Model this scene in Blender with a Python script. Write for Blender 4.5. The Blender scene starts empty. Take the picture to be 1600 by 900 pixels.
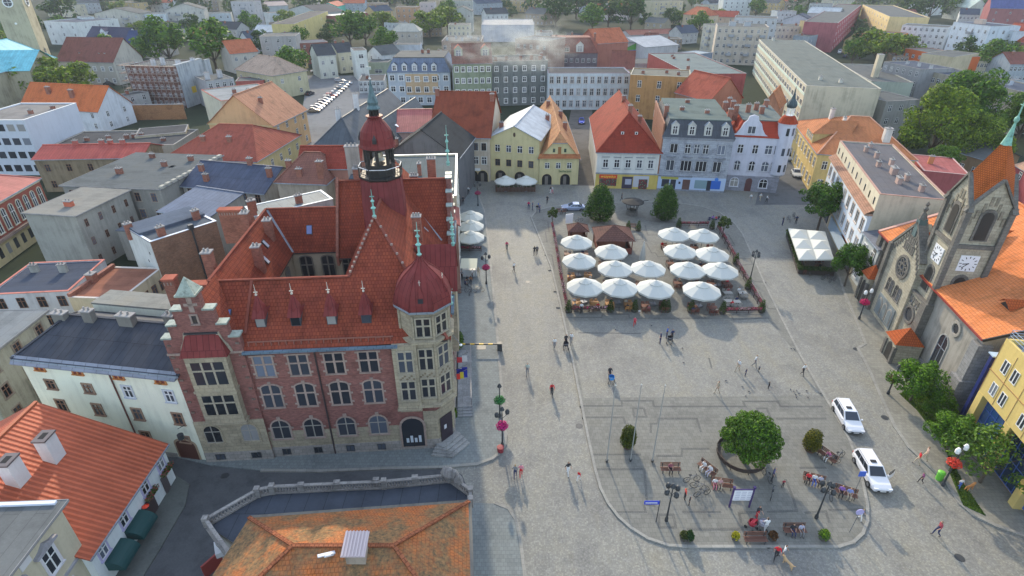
import bpy, bmesh, math, random
from mathutils import Vector, Matrix
R = math.radians
rnd = random.Random(7)
scene = bpy.context.scene
C = scene.collection
# ------------------------------------------------------------------ camera, sky, sun, exposure
H = 42.0
TILT = R(29.836)
cd = bpy.data.cameras.new('camera'); cam = bpy.data.objects.new('camera', cd); C.objects.link(cam)
cam.location = (0, 0, H); cam.rotation_euler = (R(90) - TILT, 0, 0)
cd.sensor_width = 36; cd.lens = 20.0; cd.clip_start = 0.5; cd.clip_end = 6000
scene.camera = cam
world = bpy.data.worlds.new('World'); scene.world = world; world.use_nodes = True
wn = world.node_tree
for n in list(wn.nodes): wn.nodes.remove(n)
SUN_EL, SUN_AZ = R(24), R(-8.5)          # azimuth measured from +Y, negative = towards -X
sky = wn.nodes.new('ShaderNodeTexSky'); sky.sky_type = 'NISHITA'; sky.sun_disc = False
sky.sun_elevation = SUN_EL; sky.sun_rotation = SUN_AZ; sky.air_density = 1.0; sky.dust_density = 1.5; sky.altitude = 300
bg = wn.nodes.new('ShaderNodeBackground'); bg.inputs['Strength'].default_value = 0.15
wo = wn.nodes.new('ShaderNodeOutputWorld')
sky_fill = wn.nodes.new('ShaderNodeMix'); sky_fill.data_type = 'RGBA'; sky_fill.blend_type = 'ADD'; sky_fill.inputs[0].default_value = 1.0
sky_fill.inputs[7].default_value = (1.75, 1.95, 2.2, 1)   # even colour added to the sky to lift fill on camera-facing walls
wn.links.new(sky.outputs[0], sky_fill.inputs[6]); wn.links.new(sky_fill.outputs[2], bg.inputs[0]); wn.links.new(bg.outputs[0], wo.inputs[0])
sd = bpy.data.lights.new('sun', 'SUN'); sd.energy = 2.5; sd.angle = R(1.2); sd.color = (1.0, 0.85, 0.62)
so = bpy.data.objects.new('sun', sd); C.objects.link(so)
sdir = Vector((math.sin(SUN_AZ) * math.cos(SUN_EL), math.cos(SUN_AZ) * math.cos(SUN_EL), math.sin(SUN_EL)))
so.rotation_euler = sdir.to_track_quat('Z', 'Y').to_euler(); so.location = sdir * 300
scene.view_settings.view_transform = 'Standard'; scene.view_settings.look = 'None'
scene.view_settings.gamma = 1; scene.view_settings.use_curve_mapping = False
scene.view_settings.exposure = 0.97
scene.cycles.max_bounces = 6; scene.cycles.diffuse_bounces = 3; scene.cycles.volume_bounces = 0
scene.cycles.transparent_max_bounces = 6
# ------------------------------------------------------------------ survey helpers (photo pixel -> place at a known height)
_c, _s, _f = math.cos(TILT), math.sin(TILT), 889.0
def at(u, v, z=0.0):
    x = (u - 800) / _f; y = -(v - 450) / _f
    dy = _c + y * _s; dz = -_s + y * _c
    t = (z - H) / dz
    return Vector((x * t, dy * t, z))
def seen_at(X, Y, Z):
    dz = Z - H; zf = Y * _c - dz * _s; yu = Y * _s + dz * _c
    return (800 + _f * X / zf, 450 - _f * yu / zf)
# ------------------------------------------------------------------ materials
_M = {}
class NT:
    def __init__(s, name):
        s.m = bpy.data.materials.new(name); s.m.use_nodes = True; s.t = s.m.node_tree
        s.b = s.t.nodes['Principled BSDF']
    def n(s, typ, **kw):
        nd = s.t.nodes.new(typ)
        for k, v in kw.items():
            if k.startswith('i_'):
                key = k[2:]; key = int(key) if key.isdigit() else key.replace('_', ' ')
                nd.inputs[key].default_value = v
            else: setattr(nd, k, v)
        return nd
    def l(s, a, b): s.t.links.new(a, b)
    def ramp(s, fac, stops):
        r = s.t.nodes.new('ShaderNodeValToRGB'); e = r.color_ramp.elements
        while len(e) < len(stops): e.new(0.5)
        for k, (p, c) in zip(e, stops): k.position = p; k.color = (*c[:3], 1)
        s.l(fac, r.inputs[0]); return r.outputs[0]
    def noise(s, vec, scale, detail=3, rough=.55):
        nd = s.n('ShaderNodeTexNoise', i_Scale=scale, i_Detail=detail, i_Roughness=rough)
        if vec is not None: s.l(vec, nd.inputs['Vector'])
        return nd.outputs[0]
    def mix(s, fac, a, b, mode='MIX'):
        nd = s.n('ShaderNodeMix', data_type='RGBA', blend_type=mode)
        for inp, v in ((nd.inputs[0], fac), (nd.inputs[6], a), (nd.inputs[7], b)):
            if isinstance(v, (int, float)): inp.default_value = v
            elif isinstance(v, tuple): inp.default_value = (*v[:3], 1)
            else: s.l(v, inp)
        return nd.outputs[2]
    def bump(s, h, st=.3, dist=.05):
        nd = s.n('ShaderNodeBump', i_Strength=st, i_Distance=dist); s.l(h, nd.inputs['Height']); s.l(nd.outputs[0], s.b.inputs['Normal'])
    def col(s, c):
        if isinstance(c, tuple): s.b.inputs['Base Color'].default_value = (*c[:3], 1)
        else: s.l(c, s.b.inputs['Base Color'])
    def rough(s, v, spec=.4): s.b.inputs['Roughness'].default_value = v; s.b.inputs['Specular IOR Level'].default_value = spec
def sc(c, k): return tuple(min(1, x * k) for x in c[:3])
def hsh(c): return '%02x%02x%02x' % tuple(int(max(0, min(1, x)) * 255) for x in c[:3])
def memo(fn):
    def w(*a, **k):
        key = (fn.__name__, str(a), str(sorted(k.items())))
        if key not in _M: _M[key] = fn(*a, **k)
        return _M[key]
    return w
@memo
def plain(c, rough=.6, metal=0.0, name='paint'):
    t = NT(name + '_' + hsh(c)); t.col(c); t.rough(rough); t.b.inputs['Metallic'].default_value = metal
    return t.m
@memo
def plaster(c, dirt=.35, name='plaster'):
    t = NT(name + '_' + hsh(c)); co = t.n('ShaderNodeTexCoord').outputs['UV']; ge = t.n('ShaderNodeNewGeometry').outputs['Position']
    a = t.noise(ge, .35, 5, .65); mp = t.n('ShaderNodeMapping'); mp.inputs['Scale'].default_value = (1.6, .12, 1)
    t.l(co, mp.inputs[0]); b = t.noise(mp.outputs[0], 1.0, 4, .6)
    k = t.mix(.5, a, b)
    d = t.ramp(k, [(.36, sc(c, 1 - dirt)), (.52, c), (.72, sc(c, 1 + dirt * .2))])
    f = t.noise(ge, 5, 3, .7); t.col(t.mix(.12, d, f, 'OVERLAY')); t.rough(.95, .05)
    t.bump(f, .15, .03); return t.m
@memo
def tiles(c, c2=None, row=.33, w=.24, mossy=0.0, line=.45):
    c2 = c2 or sc(c, .7)
    t = NT('roof_tiles_' + hsh(c)); co = t.n('ShaderNodeTexCoord').outputs['UV']; ge = t.n('ShaderNodeNewGeometry').outputs['Position']
    br = t.n('ShaderNodeTexBrick', offset=.5, i_Scale=1.0, i_Mortar_Size=.035, i_Mortar_Smooth=.6, i_Bias=0.0, i_Brick_Width=w, i_Row_Height=row)
    t.l(co, br.inputs['Vector'])
    br.inputs['Color1'].default_value = (*c, 1); br.inputs['Color2'].default_value = (*sc(c2, 1.15), 1); br.inputs['Mortar'].default_value = (*sc(c, line), 1)
    n = t.noise(ge, .4, 5, .7)
    v = t.ramp(n, [(.33, (.6, .64, .66)), (.5, (1, 1, 1)), (.68, (.95, 1.0, 1.0))])
    mp = t.n('ShaderNodeMapping'); mp.inputs['Scale'].default_value = (1.4, .18, 1); t.l(co, mp.inputs[0]); sk = t.ramp(t.noise(mp.outputs[0], 1.0, 5, .7), [(.32, (.66, .72, .74)), (.52, (1, 1, 1))])
    o = t.mix(.8, br.outputs[0], v, 'MULTIPLY')
    o = t.mix(.75, o, sk, 'MULTIPLY')
    if mossy:
        m = t.ramp(t.noise(ge, .35, 6, .75), [(.5 - mossy * .12, (0, 0, 0)), (.54, (1, 1, 1))])
        sp = t.noise(ge, 4.0, 3, .7)
        mc = t.ramp(sp, [(.35, (.1, .08, .05)), (.6, (.26, .15, .07)), (.75, (.38, .2, .09))])
        o = t.mix(m, o, mc)
    t.col(o); t.rough(.85, .08); t.bump(br.outputs['Fac'], .4, .02); return t.m
@memo
def pantile(c, step=.42):
    # long ribbed metal tile sheets: lines down the slope
    t = NT('ribbed_roof_' + hsh(c)); co = t.n('ShaderNodeTexCoord').outputs['UV']; ge = t.n('ShaderNodeNewGeometry').outputs['Position']
    sx = t.n('ShaderNodeSeparateXYZ'); t.l(co, sx.inputs[0])
    m = t.n('ShaderNodeMath', operation='MULTIPLY'); m.inputs[1].default_value = 6.283 / step; t.l(sx.outputs[0], m.inputs[0])
    s_ = t.n('ShaderNodeMath', operation='SINE'); t.l(m.outputs[0], s_.inputs[0])
    m2 = t.n('ShaderNodeMath', operation='MULTIPLY'); m2.inputs[1].default_value = 6.283 / .36; t.l(sx.outputs[1], m2.inputs[0])
    s2 = t.n('ShaderNodeMath', operation='SINE'); t.l(m2.outputs[0], s2.inputs[0])
    ad = t.n('ShaderNodeMath', operation='MULTIPLY_ADD'); t.l(s2.outputs[0], ad.inputs[0]); ad.inputs[1].default_value = .25; t.l(s_.outputs[0], ad.inputs[2])
    cr = t.ramp(s_.outputs[0], [(.0, sc(c, .72)), (.4, c), (1, sc(c, 1.08))])
    n = t.ramp(t.noise(ge, .3, 5, .65), [(.35, (.72, .7, .7)), (.6, (1, 1, 1))])
    t.col(t.mix(.7, cr, n, 'MULTIPLY')); t.rough(.6, .15); t.bump(ad.outputs[0], .5, .05); return t.m
@memo
def seam(c, step=.6, rough=.45, metal=.0):
    t = NT('seamed_metal_' + hsh(c)); co = t.n('ShaderNodeTexCoord').outputs['UV']; ge = t.n('ShaderNodeNewGeometry').outputs['Position']
    br = t.n('ShaderNodeTexBrick', offset=.3, i_Scale=1.0, i_Mortar_Size=.03, i_Mortar_Smooth=.3, i_Bias=0.0, i_Brick_Width=step, i_Row_Height=6.0)
    t.l(co, br.inputs['Vector'])
    br.inputs['Color1'].default_value = (*c, 1); br.inputs['Color2'].default_value = (*sc(c, .86), 1); br.inputs['Mortar'].default_value = (*sc(c, .5), 1)
    n = t.ramp(t.noise(ge, .5, 5, .7), [(.35, (.65, .65, .66)), (.6, (1, 1, 1))])
    t.col(t.mix(.7, br.outputs[0], n, 'MULTIPLY')); t.rough(max(.6, rough), .1); t.b.inputs['Metallic'].default_value = metal
    t.bump(br.outputs['Fac'], .4, .03); return t.m
@memo
def felt(c, patch=.4):
    c = sc(c, .8); t = NT('roofing_felt_' + hsh(c)); co = t.n('ShaderNodeTexCoord').outputs['UV']; ge = t.n('ShaderNodeNewGeometry').outputs['Position']
    br = t.n('ShaderNodeTexBrick', offset=.4, i_Scale=1.0, i_Mortar_Size=.03, i_Mortar_Smooth=.5, i_Brick_Width=5.0, i_Row_Height=1.1)
    t.l(co, br.inputs['Vector'])
    br.inputs['Color1'].default_value = (*c, 1); br.inputs['Color2'].default_value = (*sc(c, .88), 1); br.inputs['Mortar'].default_value = (*sc(c, .7), 1)
    n = t.ramp(t.noise(ge, .22, 6, .7), [(.32, (1 - patch,) * 3), (.5, (1, 1, 1)), (.72, (1.0, .93, .84))])
    f = t.noise(ge, 7, 2, .6)
    t.col(t.mix(.15, t.mix(.85, br.outputs[0], n, 'MULTIPLY'), f, 'OVERLAY')); t.rough(.95, .05); return t.m
@memo
def brick(c, mortar=None, name='brick', w=.27, h=.085, vary=.35):
    t = NT(name + '_' + hsh(c)); co = t.n('ShaderNodeTexCoord').outputs['UV']; ge = t.n('ShaderNodeNewGeometry').outputs['Position']
    br = t.n('ShaderNodeTexBrick', offset=.5, i_Scale=1.0, i_Mortar_Size=.012, i_Mortar_Smooth=.4, i_Brick_Width=w, i_Row_Height=h)
    t.l(co, br.inputs['Vector'])
    br.inputs['Color1'].default_value = (*sc(c, 1.1), 1); br.inputs['Color2'].default_value = (*sc(c, 1 - vary), 1); br.inputs['Mortar'].default_value = (*(mortar or sc(c, 1.2)), 1)
    n = t.ramp(t.noise(ge, .5, 5, .7), [(.33, (.62, .6, .6)), (.5, (1, 1, 1)), (.72, (1.0, .96, .94))])
    n2 = t.ramp(t.noise(co, 3.2, 3, .8), [(.3, (.75, .72, .72)), (.62, (1, 1, 1)), (.8, (1.0, .9, .85))])
    t.col(t.mix(.7, t.mix(.8, br.outputs[0], n, 'MULTIPLY'), n2, 'MULTIPLY')); t.rough(.85, .25); t.bump(br.outputs['Fac'], .3, .02); return t.m
@memo
def stone(c, w=.9, h=.35, dirt=.5):
    t = NT('stone_' + hsh(c)); co = t.n('ShaderNodeTexCoord').outputs['UV']; ge = t.n('ShaderNodeNewGeometry').outputs['Position']
    br = t.n('ShaderNodeTexBrick', offset=.45, i_Scale=1.0, i_Mortar_Size=.02, i_Mortar_Smooth=.5, i_Brick_Width=w, i_Row_Height=h)
    t.l(co, br.inputs['Vector'])
    br.inputs['Color1'].default_value = (*c, 1); br.inputs['Color2'].default_value = (*sc(c, .8), 1); br.inputs['Mortar'].default_value = (*sc(c, .55), 1)
    n = t.ramp(t.noise(ge, .6, 6, .75), [(.3, (1 - dirt,) * 3), (.52, (1, 1, 1)), (.72, (1, .97, .9))])
    n2 = t.ramp(t.noise(ge, 5, 4, .7), [(.3, (.7, .7, .7)), (.6, (1, 1, 1))])
    t.col(t.mix(.7, t.mix(.9, br.outputs[0], n, 'MULTIPLY'), n2, 'MULTIPLY')); t.rough(.9, .2); t.bump(n2, .3, .03); return t.m
@memo
def copper(c=(.22, .45, .38)):
    t = NT('copper_' + hsh(c)); ge = t.n('ShaderNodeNewGeometry').outputs['Position']
    t.col(t.ramp(t.noise(ge, 2.5, 5, .7), [(.3, sc(c, .45)), (.5, c), (.75, sc(c, 1.25))])); t.rough(.6, .4); return t.m
@memo
def leaves(c, name='leaves'):
    t = NT(name + '_' + hsh(c)); g = t.n('ShaderNodeNewGeometry')
    a = t.ramp(g.outputs['Random Per Island'], [(0, sc(c, .45)), (.45, c), (.85, (c[0] * 1.7, c[1] * 1.5, c[2] * 1.1)), (1, (c[0] * 2.8, c[1] * 2.1, c[2] * 1.2))])
    ob = t.n('ShaderNodeTexCoord').outputs['Object']; cl = t.ramp(t.noise(ob, .55, 3, .6), [(.35, (.6, .66, .7)), (.5, (1, 1, 1)), (.68, (1.0, .96, .7))]); a = t.mix(.8, a, cl, 'MULTIPLY')
    t.col(a); t.rough(.6, .2)
    tr = t.n('ShaderNodeBsdfTranslucent'); t.l(a, tr.inputs[0]); mx = t.n('ShaderNodeMixShader'); mx.inputs[0].default_value = .3
    out = t.t.nodes['Material Output']; t.l(t.b.outputs[0], mx.inputs[1]); t.l(tr.outputs[0], mx.inputs[2]); t.l(mx.outputs[0], out.inputs[0]); return t.m
@memo
def bark(c=(.1, .08, .06)):
    t = NT('bark_' + hsh(c)); ge = t.n('ShaderNodeTexCoord').outputs['Object']; n = t.noise(ge, 9, 4, .7)
    t.col(t.ramp(n, [(.3, sc(c, .6)), (.7, sc(c, 1.4))])); t.rough(.9, .2); t.bump(n, .5, .03); return t.m
@memo
def cobble(c1, c2, size=.13, name='cobbles', patch=.35, warm=(1.0, .96, .88)):
    t = NT(name); ge = t.n('ShaderNodeNewGeometry').outputs['Position']
    v = t.n('ShaderNodeTexVoronoi', i_Scale=1 / size, i_Randomness=.55, feature='F1'); t.l(ge, v.inputs['Vector'])
    cell = t.n('ShaderNodeSeparateColor'); t.l(v.outputs['Color'], cell.inputs[0])
    a = t.ramp(cell.outputs[0], [(0, sc(c1, .95)), (.5, sc(c1, 1.06)), (1, sc(c2, .93))])
    big = t.n('ShaderNodeTexVoronoi', i_Scale=1 / (size * 4.5), i_Randomness=.9); t.l(ge, big.inputs['Vector'])
    bc = t.n('ShaderNodeSeparateColor'); t.l(big.outputs['Color'], bc.inputs[0])
    a = t.mix(.55, a, t.ramp(bc.outputs[1], [(0, (.88, .88, .9)), (.5, (1, 1, 1)), (1, (1.0, .98, .93))]), 'MULTIPLY')
    n = t.ramp(t.noise(ge, .11, 6, .72), [(.3, (1 - patch, 1 - patch, 1 - patch * .9)), (.5, (1, 1, 1)), (.68, warm)])
    a = t.mix(.9, a, n, 'MULTIPLY')
    n3 = t.ramp(t.noise(ge, 1.3, 4, .8), [(.3, (.88, .88, .88)), (.55, (1, 1, 1)), (.8, (1.0, .98, .9))])
    a = t.mix(.8, a, n3, 'MULTIPLY')
    mp = t.n('ShaderNodeMapping'); mp.inputs['Scale'].default_value = (.5, .06, 1); mp.inputs['Rotation'].default_value = (0, 0, .06); t.l(ge, mp.inputs[0])
    a = t.mix(.9, a, t.ramp(t.noise(mp.outputs[0], 1, 5, .65), [(.3, (.82, .82, .84)), (.5, (1, 1, 1)), (.7, (1.0, .97, .9))]), 'MULTIPLY')
    st = t.ramp(t.noise(ge, .8, 8, .75), [(.66, (1, 1, 1)), (.73, (.72, .72, .72))]); a = t.mix(.8, a, st, 'MULTIPLY')
    gap = t.ramp(v.outputs['Distance'], [(.35, (1, 1, 1)), (.62, (.8, .8, .78))])
    t.col(t.mix(.8, a, gap, 'MULTIPLY')); t.rough(.75, .35); t.bump(gap, .4, .02); return t.m
@memo
def flags(c, w=.5, h=.5, name='paving_slabs', var=.82):
    t = NT(name); ge = t.n('ShaderNodeNewGeometry').outputs['Position']
    br = t.n('ShaderNodeTexBrick', offset=.5, i_Scale=1.0, i_Mortar_Size=.015, i_Mortar_Smooth=.4, i_Brick_Width=w, i_Row_Height=h); t.l(ge, br.inputs['Vector'])
    br.inputs['Color1'].default_value = (*c, 1); br.inputs['Color2'].default_value = (*sc(c, var), 1); br.inputs['Mortar'].default_value = (*sc(c, .6), 1)
    n = t.ramp(t.noise(ge, .25, 6, .75), [(.3, (.7, .7, .72)), (.5, (1, 1, 1)), (.75, (1, .98, .92))])
    n2 = t.ramp(t.noise(ge, 3, 4, .8), [(.3, (.82, .82, .82)), (.6, (1, 1, 1))])
    t.col(t.mix(.8, t.mix(.9, br.outputs[0], n, 'MULTIPLY'), n2, 'MULTIPLY')); t.rough(.8, .3); return t.m
@memo
def ground_mat(c, name='asphalt', amp=.4, scale=.15):
    t = NT(name); ge = t.n('ShaderNodeNewGeometry').outputs['Position']
    n = t.ramp(t.noise(ge, scale, 7, .7), [(.3, sc(c, 1 - amp)), (.5, c), (.75, sc(c, 1 + amp * .5))])
    n2 = t.ramp(t.noise(ge, 6, 3, .8), [(.3, (.8, .8, .8)), (.6, (1, 1, 1))])
    pt = t.ramp(t.noise(ge, .5, 2, .4), [(.6, (1, 1, 1)), (.61, (.84, .84, .86))]); n = t.mix(.8, n, pt, 'MULTIPLY')
    t.col(t.mix(.8, n, n2, 'MULTIPLY')); t.rough(.95, .03); return t.m
@memo
def glass(c=(.03, .035, .045), rough=.12):
    t = NT('window_glass_' + hsh(c)); oi = t.n('ShaderNodeObjectInfo')
    t.col(t.ramp(oi.outputs['Random'], [(0, sc(c, .5)), (.5, c), (.75, sc(c, 2.2)), (.9, sc(c, 5)), (1, (.3, .29, .27))])); t.rough(rough, .6); return t.m
GLASS = glass(); WHITE = plain((.74, .74, .72), .5, name='white_paint'); BLACK = plain((.02, .02, .022), .5)
GREYM = plain((.22, .23, .25), .45, .6, name='metal'); DARKM = plain((.05, .055, .06), .5, .3, name='metal')
ZINC = seam((.3, .34, .38), .9, .4)
# ------------------------------------------------------------------ mesh builder
class MB:
    def __init__(s): s.v = []; s.f = []; s.mi = []
    def face(s, pts, m=0):
        b = len(s.v); s.v += [tuple(p) for p in pts]; s.f.append(tuple(range(b, b + len(pts)))); s.mi.append(m); return s
    def box(s, x0, x1, y0, y1, z0, z1, m=0, M=None):
        P = [Vector((x, y, z)) for z in (z0, z1) for y in (y0, y1) for x in (x0, x1)]
        if M is not None: P = [M @ p for p in P]
        b = len(s.v); s.v += [tuple(p) for p in P]
        for q in ((0, 2, 3, 1), (4, 5, 7, 6), (0, 1, 5, 4), (1, 3, 7, 5), (3, 2, 6, 7), (2, 0, 4, 6)):
            s.f.append(tuple(b + i for i in q)); s.mi.append(m)
        return s
    def cbox(s, c, size, m=0, rz=0):
        M = Matrix.Translation(c) @ Matrix.Rotation(rz, 4, 'Z'); a, b_, h = size[0] / 2, size[1] / 2, size[2] / 2
        return s.box(-a, a, -b_, b_, -h, h, m, M)
    def bar(s, p, q, r, m=0, n=6, r2=None):
        p, q = Vector(p), Vector(q); d = q - p; L = d.length
        if L < 1e-6: return s
        r2 = r if r2 is None else r2
        M = Matrix.Translation(p) @ d.to_track_quat('Z', 'Y').to_matrix().to_4x4()
        return s.lathe([(0, 0), (r, 0), (r2, L), (0, L)], n, m, M)
    def beam(s, p, q, w, h, m=0):
        p, q = Vector(p), Vector(q); d = q - p; L = d.length
        if L < 1e-6: return s
        x = d.normalized(); up = Vector((0, 0, 1)); y = up.cross(x)
        if y.length < 1e-4: y = Vector((0, 1, 0))
        y.normalize(); z = x.cross(y)
        M = Matrix((( x.x, y.x, z.x, p.x), (x.y, y.y, z.y, p.y), (x.z, y.z, z.z, p.z), (0, 0, 0, 1)))
        return s.box(0, L, -w / 2, w / 2, -h / 2, h / 2, m, M)
    def lathe(s, prof, n=12, m=0, M=None, ph=0.0):
        M = M or Matrix.Identity(4); rings = []
        for r, z in prof:
            if r < 1e-5: rings.append([len(s.v)]); s.v.append(tuple(M @ Vector((0, 0, z))))
            else:
                rings.append(list(range(len(s.v), len(s.v) + n)))
                s.v += [tuple(M @ Vector((r * math.cos(ph + 2 * math.pi * i / n), r * math.sin(ph + 2 * math.pi * i / n), z))) for i in range(n)]
        for k in range(len(rings) - 1):
            a, b = rings[k], rings[k + 1]; mm = m[k] if isinstance(m, list) else m
            for i in range(n):
                j = (i + 1) % n
                if len(a) == 1 and len(b) == 1: continue
                if len(a) == 1: s.f.append((a[0], b[j], b[i]))
                elif len(b) == 1: s.f.append((a[i], a[j], b[0]))
                else: s.f.append((a[i], a[j], b[j], b[i]))
                s.mi.append(mm)
        return s
    def prism(s, pts, z0, z1, m=0, mt=None):
        n = len(pts); ar = sum(pts[i][0] * pts[(i + 1) % n][1] - pts[(i + 1) % n][0] * pts[i][1] for i in range(n))
        if ar < 0: pts = pts[::-1]
        s.face([(p[0], p[1], z1) for p in pts], m if mt is None else mt); s.face([(p[0], p[1], z0) for p in pts[::-1]], m)
        for i in range(n):
            a, b = pts[i], pts[(i + 1) % n]; s.face([(a[0], a[1], z0), (b[0], b[1], z0), (b[0], b[1], z1), (a[0], a[1], z1)], m)
        return s
    def vprism(s, pts, y0, y1, m=0, M=None):
        # outline in the x-z plane, given counter-clockwise seen from -y, pushed from y0 (front) to y1
        n = len(pts); ar = sum(pts[i][0] * pts[(i + 1) % n][1] - pts[(i + 1) % n][0] * pts[i][1] for i in range(n))
        if ar < 0: pts = pts[::-1]
        T = (lambda p: M @ Vector(p)) if M is not None else (lambda p: p)
        s.face([T((p[0], y0, p[1])) for p in pts], m); s.face([T((p[0], y1, p[1])) for p in pts[::-1]], m)
        for i in range(n):
            a, b = pts[i], pts[(i + 1) % n]
            s.face([T((a[0], y1, a[1])), T((b[0], y1, b[1])), T((b[0], y0, b[1])), T((a[0], y0, a[1]))], m)
        return s
    def mesh(s, name, mats, smooth=False):
        me = bpy.data.meshes.new(name); me.from_pydata(s.v, [], s.f)
        for m in (mats if isinstance(mats, (list, tuple)) else [mats]): me.materials.append(m)
        me.polygons.foreach_set('material_index', s.mi)
        if smooth: me.polygons.foreach_set('use_smooth', [True] * len(s.f))
        uv = me.uv_layers.new(name='UVMap').data
        Z = Vector((0, 0, 1))
        for p in me.polygons:
            n = p.normal; u = Z.cross(n)
            if u.length < .05: u = Vector((1, 0, 0))
            u.normalize(); w = n.cross(u)
            for li in p.loop_indices:
                co = me.vertices[me.loops[li].vertex_index].co; uv[li].uv = (co.dot(u), co.dot(w))
        me.update(); return me
    def build(s, name, mats, parent=None, loc=None, rz=0, smooth=False):
        return place(name, s.mesh(name, mats, smooth), parent, loc, rz)
def place(name, me, parent=None, loc=None, rz=0):
    o = bpy.data.objects.new(name, me); C.objects.link(o)
    if parent is not None: o.parent = parent
    if loc is not None: o.location = loc
    o.rotation_euler = (0, 0, rz); return o
def tag(o, label=None, cat=None, group=None, kind=None):
    if label: o['label'] = clip16(label)
    if cat: o['category'] = cat
    if group: o['group'] = group
    if kind: o['kind'] = kind
    return o
def thing(name, label, cat, loc=(0, 0, 0), rz=0, group=None):
    o = bpy.data.objects.new(name, None); C.objects.link(o); o.location = loc; o.rotation_euler = (0, 0, rz)
    o.empty_display_size = .5; return tag(o, label, cat, group)
def wipe(o):
    for c in list(o.children): wipe(c); bpy.data.objects.remove(c)
def clip16(s): return ' '.join(s.split()[:16]).rstrip(',')
def copy_tree(o, parent=None, loc=None, rz=None, label=None, group=None, scale=None):
    c = o.copy(); C.objects.link(c)
    if parent is not None: c.parent = parent
    if loc is not None: c.location = loc
    if rz is not None: c.rotation_euler = (0, 0, rz)
    if scale is not None: c.scale = (scale,) * 3 if isinstance(scale, (int, float)) else scale
    if label: c['label'] = clip16(label)
    if group: c['group'] = group
    for ch in list(o.children): copy_tree(ch, c)
    return c
class Proto:
    "first use hands out the object itself, later uses a copy of it and of its parts"
    def __init__(s, o): s.o = o; s.used = False
    def put(s, loc, rz=0, label=None, group=None, scale=None):
        if not s.used:
            s.used = True; o = s.o; o.location = loc; o.rotation_euler = (0, 0, rz)
            if label: o['label'] = clip16(label)
            if group: o['group'] = group
            if scale is not None: o.scale = (scale,) * 3 if isinstance(scale, (int, float)) else scale
            return o
        return copy_tree(s.o, None, loc, rz, label, group, scale)
def struct(name, mb, mats): return tag(mb.build(name, mats), kind='structure')
def arcpts(cx, cz, w, h, spring, n=8):
    "arch outline: bottom z=cz, width w, total height h, arch starts at spring"
    r = w / 2; k = h - spring
    return [(cx - r, cz), (cx + r, cz)] + [(cx + r * math.cos(math.pi * i / n), cz + spring + k * math.sin(math.pi * i / n)) for i in range(n + 1)]
# ------------------------------------------------------------------ windows, chimneys, houses
_WM = {}
def win_meshes(w, h, style, sur):
    key = (round(w, 2), round(h, 2), style, sur.name if sur else '')
    if key in _WM: return _WM[key]
    fr = MB(); gl = MB(); t = .14
    arch = style.startswith('arch'); spring = h - (w / 2 if style == 'arch' else w * .22)
    if arch:
        out = arcpts(0, -.0, w + 2 * t, h + t, spring, 8); inn = arcpts(0, 0, w, h, spring, 8)
        k = len(out)
        for i in range(1, k):      # ring without the sill side
            a, b = out[i], out[(i + 1) % k]; c, d = inn[i], inn[(i + 1) % k]
            for y, (p, q, r_, s_) in ((-.08, (a, b, d, c)),): fr.face([(p[0], y, p[1]), (q[0], y, q[1]), (r_[0], y, r_[1]), (s_[0], y, s_[1])][::-1], 1)
            fr.face([(a[0], -.08, a[1]), (b[0], -.08, b[1]), (b[0], 0, b[1]), (a[0], 0, a[1])], 1)
            fr.face([(c[0], -.08, c[1]), (d[0], -.08, d[1]), (d[0], 0, d[1]), (c[0], 0, c[1])][::-1], 1)
        gl.face([(x, -.015, z) for x, z in inn], 0)
    else:
        gl.face([(-w / 2, -.015, 0), (w / 2, -.015, 0), (w / 2, -.015, h), (-w / 2, -.015, h)], 0)
        if sur is not None:
            fr.box(-w / 2 - t, -w / 2, -.08, 0, 0, h, 1); fr.box(w / 2, w / 2 + t, -.08, 0, 0, h, 1); fr.box(-w / 2 - t, w / 2 + t, -.09, 0, h, h + t, 1)
    if sur is not None or arch: fr.box(-w / 2 - t - .05, w / 2 + t + .05, -.16, 0, -.11, -.002, 1)
    e = .06
    if style in ('stone', 'archstone'):
        m = 1; c = .09
        fr.box(-c, c, -.07, -.02, 0, h - .03, m); fr.box(-w / 2, w / 2, -.065, -.02, h * .56, h * .56 + .15, m)
        if w > 2.0:
            for sx in (-w / 6, w / 6): pass
    elif style == 'stone3':
        for sx in (-w / 6, w / 6): fr.box(sx - .08, sx + .08, -.07, -.02, 0, h, 1)
        fr.box(-w / 2, w / 2, -.065, -.02, h * .6, h * .6 + .15, 1)
    elif style == 'blind': pass
    else:
        hh = spring if arch else h
        fr.box(-w / 2, -w / 2 + e, -.05, -.01, 0, hh, 0); fr.box(w / 2 - e, w / 2, -.05, -.01, 0, hh, 0)
        fr.box(-w / 2, w / 2, -.05, -.01, 0, e, 0)
        if not arch: fr.box(-w / 2, w / 2, -.05, -.01, h - e, h, 0)
        if style == 'wide':
            n = max(2, round(w / .8))
            for i in range(1, n): fr.box(-w / 2 + w * i / n - .04, -w / 2 + w * i / n + .04, -.05, -.01, 0, hh, 0)
        else:
            fr.box(-.045, .045, -.055, -.01, e, hh - e if not arch else h - .05, 0)
            if style != 'two': fr.box(-w / 2, w / 2, -.052, -.01, h * .62, h * .62 + .08, 0)
    _WM[key] = (fr, gl, w, h); return _WM[key]
_WMM = {}
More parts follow.
